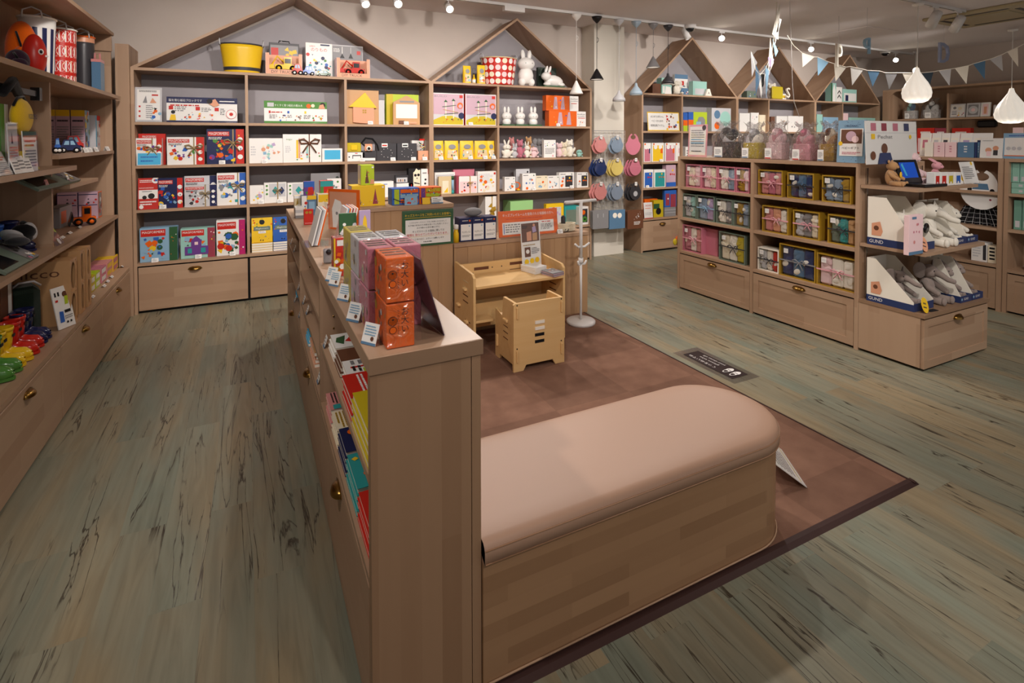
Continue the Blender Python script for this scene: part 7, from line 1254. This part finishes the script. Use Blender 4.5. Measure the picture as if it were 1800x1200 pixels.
G(Kd, 1168, 1189, 334, 'blue pack with two crimson shapes', 'b', [('r', .1, .1, .42, .8, 'mg'), ('r', .5, .0, .95, .75, 'mg'), ('c', .3, .5, .05, 'w')], .04, base=.445+zq+.001)
p = bp(1180, 403, 'Y', 4.1); t = thing('hanging_toy_pack', 'clear pack of rainbow bath toys hanging at the gondola end', 'toy pack', (3.90, 4.092, p.z)); b = MB()
for i, (x, z, c) in enumerate(((-.05, -.13, 'Y'), (-.02, -.10, 'o'), (.0, -.14, 'r'), (.03, -.07, 'g'), (.04, -.12, 'b'), (.05, -.16, 't'), (.01, -.08, 'm'))): b.ell(x, 0, z, .022, .02, .035, c, GLOSS, (0, .3*i, 0))
b.build('toys', t); MB().box(-.07, .07, -.025, -.024, -.2, .0, m=CLEAR).box(-.07, .07, .024, .025, -.2, .0, m=CLEAR).build('clear_bag', t)
# bib rack on the pillar
t = thing('wire_rack', 'white wire grid with hooks mounted on the pillar', 'rack', (4.12, 5.56, 0)); b = MB(); zt_, zb2 = 1.60, .40
for i in range(12): x = -.25+.5*i/11; b.tube([(x, 0, zb2), (x, 0, zt_)], .0018, 5, 'l', SATIN)
for i in range(25): z = zb2+(zt_-zb2)*i/24; b.tube([(-.25, 0, z), (.25, 0, z)], .0018, 5, 'l', SATIN)
b.tube([(-.25, 0, zt_), (.25, 0, zt_)], .004, 6, 'e', SATIN); b.build('wire_grid', t)
bc = [[('rs', 'rose'), ('bb', 'pale blue and pear'), ('P', 'coral')], [('nv', 'navy'), ('e8d27a', 'butter yellow'), ('P', 'dusky rose')], [('rs', 'blush pink'), ('8794a5', 'slate grey'), ('d', 'dark bear print')], [('e', 'plain grey'), ('bl', 'denim shoe print'), ('br', 'brown lettered')]]
ys_ = ((241, 271), (281, 311), (323, 354), (367, 402))
for j, row_ in enumerate(bc):
    for i, (c, nm) in enumerate(row_):
        x = (1056, 1085, 1117 if j else 1113)[i]; Yb = 5.42 if i < 2 else 5.40; pp = bp(x, ys_[j][1], 'Y', Yb); top = bp(x, ys_[j][0], 'Y', Yb); hh = top.z-pp.z; nn = 3 if j else 2
        if j == 0 and i == 2: bib(Vector((pp.x, Yb, pp.z-.01)), 0, c, 'coral silicone bib hanging unpacked at the rack side', .24, hh+.06, False); continue
        for k in range(nn):
            q = Vector((pp.x-.018*k, Yb+.035*k, pp.z+.003*k))
            if j < 3: bib(q, 0, c, (nm+' bib in a clear pack, ' if k == 0 else 'packed bib hanging behind the '+nm+' one, ')+('top', 'second', 'third')[j]+' rack row'+('' if k < 2 else ', rearmost'), .19, hh, k == 0, pr=[('c', .5, .5, .25, 'l')] if (j, i, k) == (2, 2, 0) else None)
            else: G(Row('Y', q.y, q.z, ''), x-14-2*k, x+14-2*k, ys_[3][0]+2, (nm+' cloth bag in a clear pack, lowest rack row' if k == 0 else 'pack hanging behind the '+nm+' cloth bag, lowest row'+(', rearmost' if k > 1 else '')), c, [('c', .35, .72, .14, 'iv'), ('c', .65, .7, .14, 'iv')] if i == 1 else [('s', .3, .5, .8, .9, 9, ('w', 'l'), 2, .6), ('l', .4, .2, .8, .4, 3, 'w')] if i == 2 else [('r', .3, .6, .33, .8, 'l'), ('r', .65, .6, .68, .8, 'l')], .012, inset=0, name='cloth_bag', cat='bag')
        h2 = thing('rack_hook', 'chrome rack hook carrying the '+nm+(' bag' if j == 3 else ' bibs'), 'hook', (pp.x, Yb-.01, top.z+.012)); MB().tube([(0, 0, 0), (0, .02, -.004), (0, .15, 0)], .002, 6, m=CHROME).build('wire', h2)
# ================= side wall far off =================
RW = Row('L', RX0, ZR1, 'on the side wall shelf far off', (2.43, 3.563, 4.493, 5.34)); 
for i, (x0, x1, y, d_, c, a) in enumerate(((1657, 1696, 183, 'grey patterned hand print frame', 'l', [('r', .06, .08, .94, .92, 'w'), ('r', .12, .2, .45, .5, 'l'), ('c', .3, .7, .1, 'e'), ('c', .65, .65, .12, 'c'), ('s', .5, .1, .9, .5, 6, ('P', 'e', 'y'), 3, .8), ('r', .12, .2, .45, .23, 'k')]), (1698, 1722, 181, 'grey frame with oval mount', 'l', [('r', .12, .12, .88, .88, 'e'), ('c', .5, .5, .28, 'l'), ('c', .5, .5, .12, 'q')]), (1723, 1740, 180, 'narrow white frame with a baby photograph', 'w', [('r', .2, .12, .8, .88, 'q'), ('r', .35, .2, .65, .7, 's')]), (1745, 1772, 184, 'white frame with a dark hat photo', 'l', [('r', .1, .1, .9, .9, 'w'), ('p', 'k', [.3, .5, .8, .5, .55, .8])]), (1774, 1800, 185, 'pale frame at the picture edge', 'l', [('r', .1, .1, .9, .9, 'e')]))):
    G(RW, x0, x1, y, d_, c, a, .03, name='framed_photo', cat='picture frame', tilt=.12, inset=.05)
RW.where = 'on the far side wall shelf'
wrapped(RW, 1583, 1613, 176, 'clear bag with aqua toy and tag', 'w', ('T', 'bl'), 3, 'w', .12); wrapped(RW, 1614, 1656, 173, 'clear bag with white toy in black sunglasses', 'w', ('w', 'd', 'w'), 5, 'w', .12)
RV = Row('L', RX0, 1.2506, 'on the lower far side wall shelf', (2.43, 3.563, 4.493, 5.34))
for i, (x0, x1, c) in enumerate(((1612, 1642, 'r'), (1643, 1672, 'mg'), (1673, 1706, 'r'))): G(RV, x0, x1, 225, ('red topped box of frames, nearest the pennants', 'dark red topped box of frames, middle', 'red bordered box of frames, farthest')[i], c, [('r', .06, .05, .94, .6, 'q'), ('l', .2, .75, .8, .9, 1, 'w')], .1)
G(RV, 1780, 1810, 224, 'pink and white flat boxes at the frame edge', 'q', [('r', 0, .5, 1, .55, 'l')], .1)
tag(MB().bev(-.12, .12, 0, .08, 0, .11, .02, 'k', SATIN).build('wall_speaker', None, bp(1734, 224, 'X', 10.1)+Vector((-.02, 0, 0)), (0, 0, -PI/2)), 'small black speaker fixed under the far side wall shelf', 'speaker')
# ================= ceiling things =================
for y, x0, x1, nm in ((5.2, -1.2, 10.2, 'long white lighting rail near the rear wall'), (3.2, -1.2, 7.3, 'white lighting rail over the middle of the shop')):
    t = thing('lighting_rail', nm, 'lighting rail', ((x0+x1)/2, y, CEIL-.028)); l = (x1-x0)/2; MB().box(-l, l, -.016, .016, 0, .028, m=STEEL).build('rail_body', t); MB().box(-l, l, -.005, .005, -.0005, .001, m=BLACK).build('slot', t)
def head(x, y, z, tx, ty, tz, label, lit=True, s=1.0, name='track_spotlight'):
    t = thing(name, label, 'spotlight', (x, y, z)); d = (Vector((tx, ty, tz))-Vector((x, y, z))).normalized(); q = d.to_track_quat('-Z', 'Y').to_matrix().to_4x4()
    MB().box(-.05*s, .05*s, -.014, .014, CEIL-.028-z-.018, CEIL-.028-z, m=STEEL).tube([(0, 0, CEIL-.046-z), (0, 0, .02)], .008, 8, m=STEEL).build('adapter', t)
    b = MB(); b.T = q; b.lathe([(0, .07*s), (.036*s, .07*s), (.04*s, -.07*s), (.036*s, -.07*s), (.034*s, -.055*s)], 0, 0, 24, 'w', STEEL); b.build('lamp_head', t)
    b = MB(); b.T = q; b.lathe([(.034*s, -.056*s), (0, -.05*s)], 0, 0, 20, 'w', BULB if lit else CHROME); b.build('lamp_lens', t)
for i, (px, py, lit, tg) in enumerate(((640, 1, 1, (1.4, 2.4, 0)), (698, 3, 1, (1.2, 1.0, 0)), (788, 12, 1, (1.6, .6, 0)), (1206, 60, 0, (5.6, 4.6, 1.2)), (1268, 66, 1, (1.0, .2, 1.0)), (1425, 86, 1, (2.0, .4, 1.0)), (1574, 105, 1, (3.0, .8, 1.0)))):
    p = bp(px, py, 'Y', 5.2); p.z = min(p.z, 2.84); head(p.x, 5.2, p.z, *tg, 'white track spotlight on the rear rail, '+('above the wide gable', 'just right of the gable tip', 'between the first gables', 'turned to the pillar shelf', 'brightest near the third gable', 'above the second narrow gable', 'farthest by the dome camera')[i], lit)
p = bp(1755, 129, 'Y', 5.2); head(9.9, 5.0, 2.62, 2.0, .4, 1.2, 'dazzling spotlight low at the far side wall', True, 1.3)
for i, (px, py) in enumerate(((1642, 34), (1683, 42))): p = bp(px, py, 'Y', 3.2); head(p.x, 3.2, min(p.z, 2.82), p.x+1.2, 4.6, 1.4, 'white spotlight on the middle rail '+('nearer the twisted lamp', 'nearer the air conditioner')[i], False, 1.3)
for i, (x, y) in enumerate(((-.4, 3.2), (.7, 3.2), (1.8, 3.2), (2.9, 3.2), (4.1, 3.2))): head(x, y, 2.84, x, 5.6, 1.4, 'white spotlight on the middle rail above the picture, number'.replace(', number', '')+(' near the side wall', ' near the central bookshelf', ' over the carpet', ' over the coat stand', ' over the gift gondola')[i], True)
tb = bp(903, 10, 'Y', 5.2); tag(MB().box(-.12, .12, -.03, .03, 0, .05, m=STEEL).build('rail_feed_box', None, (tb.x, 5.2, CEIL-.081)), 'white feed box on the rear rail above the second gable', 'feed box')
def pendant(px, pyt, pyb, cx_, c, cn, bell=False):
    Y = 5.2; top = bp(px, pyt, 'Y', Y); bot = bp(px, pyb, 'Y', Y); hx = 12.5*(bot-EYE).dot(cf)/FPX; t = thing('cone_pendant', cn+' pendant lamp in the row before the pillar', 'pendant lamp', (bot.x, Y, bot.z)); h = top.z-bot.z; r_ = hx*.95
    prof = [(r_*.97, .002), (r_, .0), (r_*.97, .01), (.014, h*.93), (.008, h)] if not bell else [(r_*.9, .002), (r_*.95, 0), (r_*.9, h*.25), (r_*.6, h*.5), (.02, h*.75), (.014, h)]
    MB().lathe(prof, 0, 0, 28, c, SATIN).build('lamp_shade', t); MB().lathe([(r_*.88, .006), (0, .010)], 0, 0, 24, 'w', GLOW).build('lamp_glow', t)
    L = CEIL-.028-bot.z; cc = c if c in ('k', 'd') else 'w' if c == 'w' else c
    MB().tube([(0, 0, h), (0, 0, L-.06)], .0028, 6, cc, MATT).tube([(0, 0, L-.30), (.02, 0, L-.28), (.024, 0, L-.25), (.0, 0, L-.24)], .003, 6, cc, MATT).build('cord', t)
    MB().lathe([(0, L-.075), (.01, L-.073), (.05, L-.03), (.062, L), (0, L)], 0, 0, 24, c, SATIN).build('canopy', t)
for a in ((1013, 142, 165, 0, 'w', 'white cone'), (1049, 121, 140, 0, 'k', 'black cone'), (1088, 159, 178, 0, 'l', 'cream bell', True), (1118, 146, 167, 0, 'a9bccb', 'pale blue bell', True), (1148, 99, 119, 0, 'e', 'mid grey cone'), (1174, 129, 148, 0, 'd', 'charcoal bell', True)): pendant(*a)
for px, p0, p1, wd, lb in ((1611, 119, 181, 42, 'white opal twisted drop lamp nearer the gondola'), (1777, 155, 217, 44, 'white opal twisted drop lamp at the frame edge')):
    Y = 3.2 if px < 1700 else 3.42; a = bp(px, p0, 'Y', Y); b_ = bp(px, p1, 'Y', Y); R_ = wd/2*(b_-EYE).dot(cf)/FPX; h = a.z-b_.z; t = thing('drop_lamp', lb, 'pendant lamp', (b_.x, Y, b_.z)); pf = [(0, 0), (.45, .01), (.72, .05), (.95, .16), (1, .28), (.92, .42), (.7, .58), (.42, .74), (.2, .88), (.12, 1)]
    MB().lathe([(R_*u, h*v) for u, v in pf], 0, 0, 60, 'w', GLOW, wav=.085, wn=12, tw=.9).build('lamp_shade', t); MB().tube([(0, 0, h*.98), (0, 0, CEIL-.03-b_.z)], .005, 8, 'w', SATIN).build('cord', t); MB().lathe([(0, CEIL-.06-b_.z), (.05, CEIL-.05-b_.z), (.055, CEIL-.03-b_.z), (0, CEIL-.029-b_.z)], 0, 0, 24, 'w', SATIN).build('canopy', t)
    d = bpy.data.lights.new('drop_lamp_light', 'POINT'); d.energy = 4; d.shadow_soft_size = R_; d.color = (1, .93, .82); o = bpy.data.objects.new('drop_lamp_light', d); COL.objects.link(o); o.location = (b_.x, Y, b_.z-.12)
for px, py, lb in ((1213, 52, 'dome camera above the third gable tip'), (1556, 97, 'dome camera between the last rail spotlights'), (1622, 108, 'small dark dome camera beyond the twisted lamp')):
    p = bp(px, py-8, 'Z', CEIL); t = thing('dome_camera', lb, 'dome camera', (p.x, min(p.y, 5.75), CEIL)); MB().lathe([(0, 0), (.075, 0), (.07, -.045), (0, -.045)][::-1], 0, 0, 24, 'w', STEEL).build('housing', t); MB().ell(0, 0, -.045, .055, .055, .045, 'k', GLOSS).build('dome', t)
t = thing('ceiling_air_conditioner', 'beige four way cassette air conditioner in the ceiling', 'air conditioner', (7.84, 3.18, CEIL)); AC = simple('aged_beige_plastic', 'b3a583', .5)
MB().bev(-.48, .48, -.48, .48, -.035, 0, .01, m=AC).build('fascia', t); MB().box(-.27, .27, -.27, .27, -.045, -.035, m=AC).build('grille', t)
for a in range(4): b = MB(); b.T = Matrix.Rotation(a*PI/2, 4, 'Z'); b.box(-.3, .3, .33, .38, -.0365, -.035, m=BLACK).build('louvre', t)
# pennants and letters
t = thing('pennant_string', 'blue grey and white pennant string crossing before the far gables', 'bunting', (0, 0, 0)); FY = 4.3
fl = [(1410, 93, 1432, 100, 1411, 118, 'iv'), (1437, 100, 1457, 109, 1438, 133, 'B'), (1466, 112, 1488, 118, 1469, 143, 'iv'), (1495, 117, 1518, 122, 1498, 150, 'w'), (1525, 124, 1547, 125, 1534, 152, 'bl'), (1556, 128, 1578, 128, 1563, 157, 'e'), (1586, 128, 1606, 128, 1596, 150, 'iv'), (1618, 128, 1641, 126, 1634, 152, '3f4b57'), (1650, 124, 1672, 121, 1669, 150, 'l'), (1679, 120, 1703, 115, 1699, 147, 'iv'), (1711, 112, 1732, 106, 1731, 139, 'bl'), (1740, 104, 1761, 96, 1763, 125, 'l'), (1771, 91, 1789, 83, 1790, 117, 'iv')]
FQ = lambda x, y: bp(x, y, 'Y', 4.3-max(0, x-1410)/390*1.7)
for f in fl:
    q = [FQ(f[0], f[1]), FQ(f[2], f[3]), FQ(f[4], f[5])]; MB().add([tuple(v) for v in q]+[(v.x, v.y+.003, v.z) for v in q], [(0, 1, 2), (3, 5, 4), (0, 3, 4, 1), (1, 4, 5, 2), (2, 5, 3, 0)], f[6], CLOTH).build('pennant', t)
MB().tube([tuple(FQ(x, y)) for x, y in [(1384, 62), (1395, 80)]+[(f[k], f[k+1]) for f in fl for k in (0, 2)]+[(1830, 62)]], .004, 6, 'iv', CLOTH).build('string', t)
t = thing('pennant_garland', 'gathered garland of pale pennants hanging from the ceiling over the gifts', 'bunting', (0, 0, 0)); FY2 = 3.9
for f in ((1357, 60, 1372, 0, 1368, 70, 'iv'), (1366, 30, 1374, 34, 1362, 80, 'w'), (1358, 68, 1368, 90, 1363, 100, 'B'), (1354, 65, 1360, 110, 1349, 138, 'iv'), (1350, 100, 1361, 104, 1352, 132, 'V'), (1320, 90, 1331, 110, 1322, 135, 'l'), (1328, 112, 1338, 135, 1329, 165, 'bl'), (1332, 128, 1346, 130, 1338, 172, 'w'), (1345, 115, 1352, 125, 1347, 172, 'B'), (1337, 130, 1344, 130, 1341, 175, 'e')):
    q = [bp(f[0], f[1], 'Y', FY2), bp(f[2], f[3], 'Y', FY2), bp(f[4], f[5], 'Y', FY2)]; MB().add([tuple(v) for v in q]+[(v.x, v.y+.003, v.z) for v in q], [(0, 1, 2), (3, 5, 4), (0, 3, 4, 1), (1, 4, 5, 2), (2, 5, 3, 0)], f[6], CLOTH).build('pennant', t)
MB().tube([tuple(bp(x, y, 'Y', FY2)) for x, y in ((1366, -12), (1364, 40), (1356, 95), (1347, 118), (1336, 132), (1328, 122), (1321, 92))], .004, 6, 'iv', CLOTH).build('string', t)
t = thing('ceiling_string', 'white cord hanging down to the wrapped gifts from the ceiling', 'cord', (0, 0, 0)); MB().tube([tuple(bp(x, y, 'Y', 3.7)) for x, y in ((1386, -60), (1391, 90), (1393, 150), (1396, 180), (1405, 205))], .0035, 6, 'w', CLOTH).build('cord', t)
def letter(ch, px, py, s, Y, c, label, rz=0, flip=False):
    V, F = glyphs(ch); p = bp(px, py, 'Y', Y); b = MB(); n = len(V); sg = -1 if flip else 1; th = .025
    b.add([(v[0]*s*sg, 0, v[1]*s) for v in V]+[(v[0]*s*sg, th, v[1]*s) for v in V], F+[tuple(n+i for i in f[::-1]) for f in F], c, SATIN); cnt = {}
    for f in F:
        for i in range(len(f)): e = (f[i], f[(i+1) % len(f)]); cnt[tuple(sorted(e))] = cnt.get(tuple(sorted(e)), [])+[e]
    b.add([(v[0]*s*sg, 0, v[1]*s) for v in V]+[(v[0]*s*sg, th, v[1]*s) for v in V], [(e[0][0], e[0][1], n+e[0][1], n+e[0][0]) for e in cnt.values() if len(e) == 1], c, SATIN)
    t = thing('hanging_letter' if py < 130 else 'letter_ornament', label, 'letter ornament', (p.x, Y, p.z), rz); b.build('letter', t)
    if py < 130: MB().tube([(0, th/2, s*.3), (0, th/2, CEIL-p.z)], .0015, 5, 'l', MATT).build('cord', t)
letter('P', 1476, 100, .40, 4.0, 'iv', 'cream letter P hanging over the far gables', .25); letter('q', 1526, 72, .26, 3.6, 'B', 'small pale blue curved letter hanging close to the ceiling', 0); letter('D', 1661, 95, .36, 3.6, '9aa5c4', 'pale slate letter D hanging beside the twisted lamp', 0); letter('S', 1386, 164, .22, 5.5, 'iv', 'cream letter S standing in the middle narrow gable', 0)
# ================= settle: nothing dips below the surface its foot stands on =================
bpy.context.view_layer.update()
HANG = ('pendant lamp', 'spotlight', 'bunting', 'dome camera', 'air conditioner', 'lighting rail', 'hat', 'strap', 'hook', 'cord', 'letter ornament', 'toy pack', 'badge', 'skirt', 'speaker', 'feed box', 'shelf', 'bench', 'carpet', 'counter')
for o in list(S.objects):
    if o.parent is None and o.get('category') and o['category'] not in HANG and (o.type == 'EMPTY' or o.type == 'MESH'):
        ms = [c for c in [o]+list(o.children_recursive) if c.type == 'MESH']
        if not ms: continue
        lo = min((m.matrix_world @ v.co).z for m in ms for v in m.data.vertices)
        if -.03 < lo-o.location.z < -.00005: o.location.z += o.location.z-lo
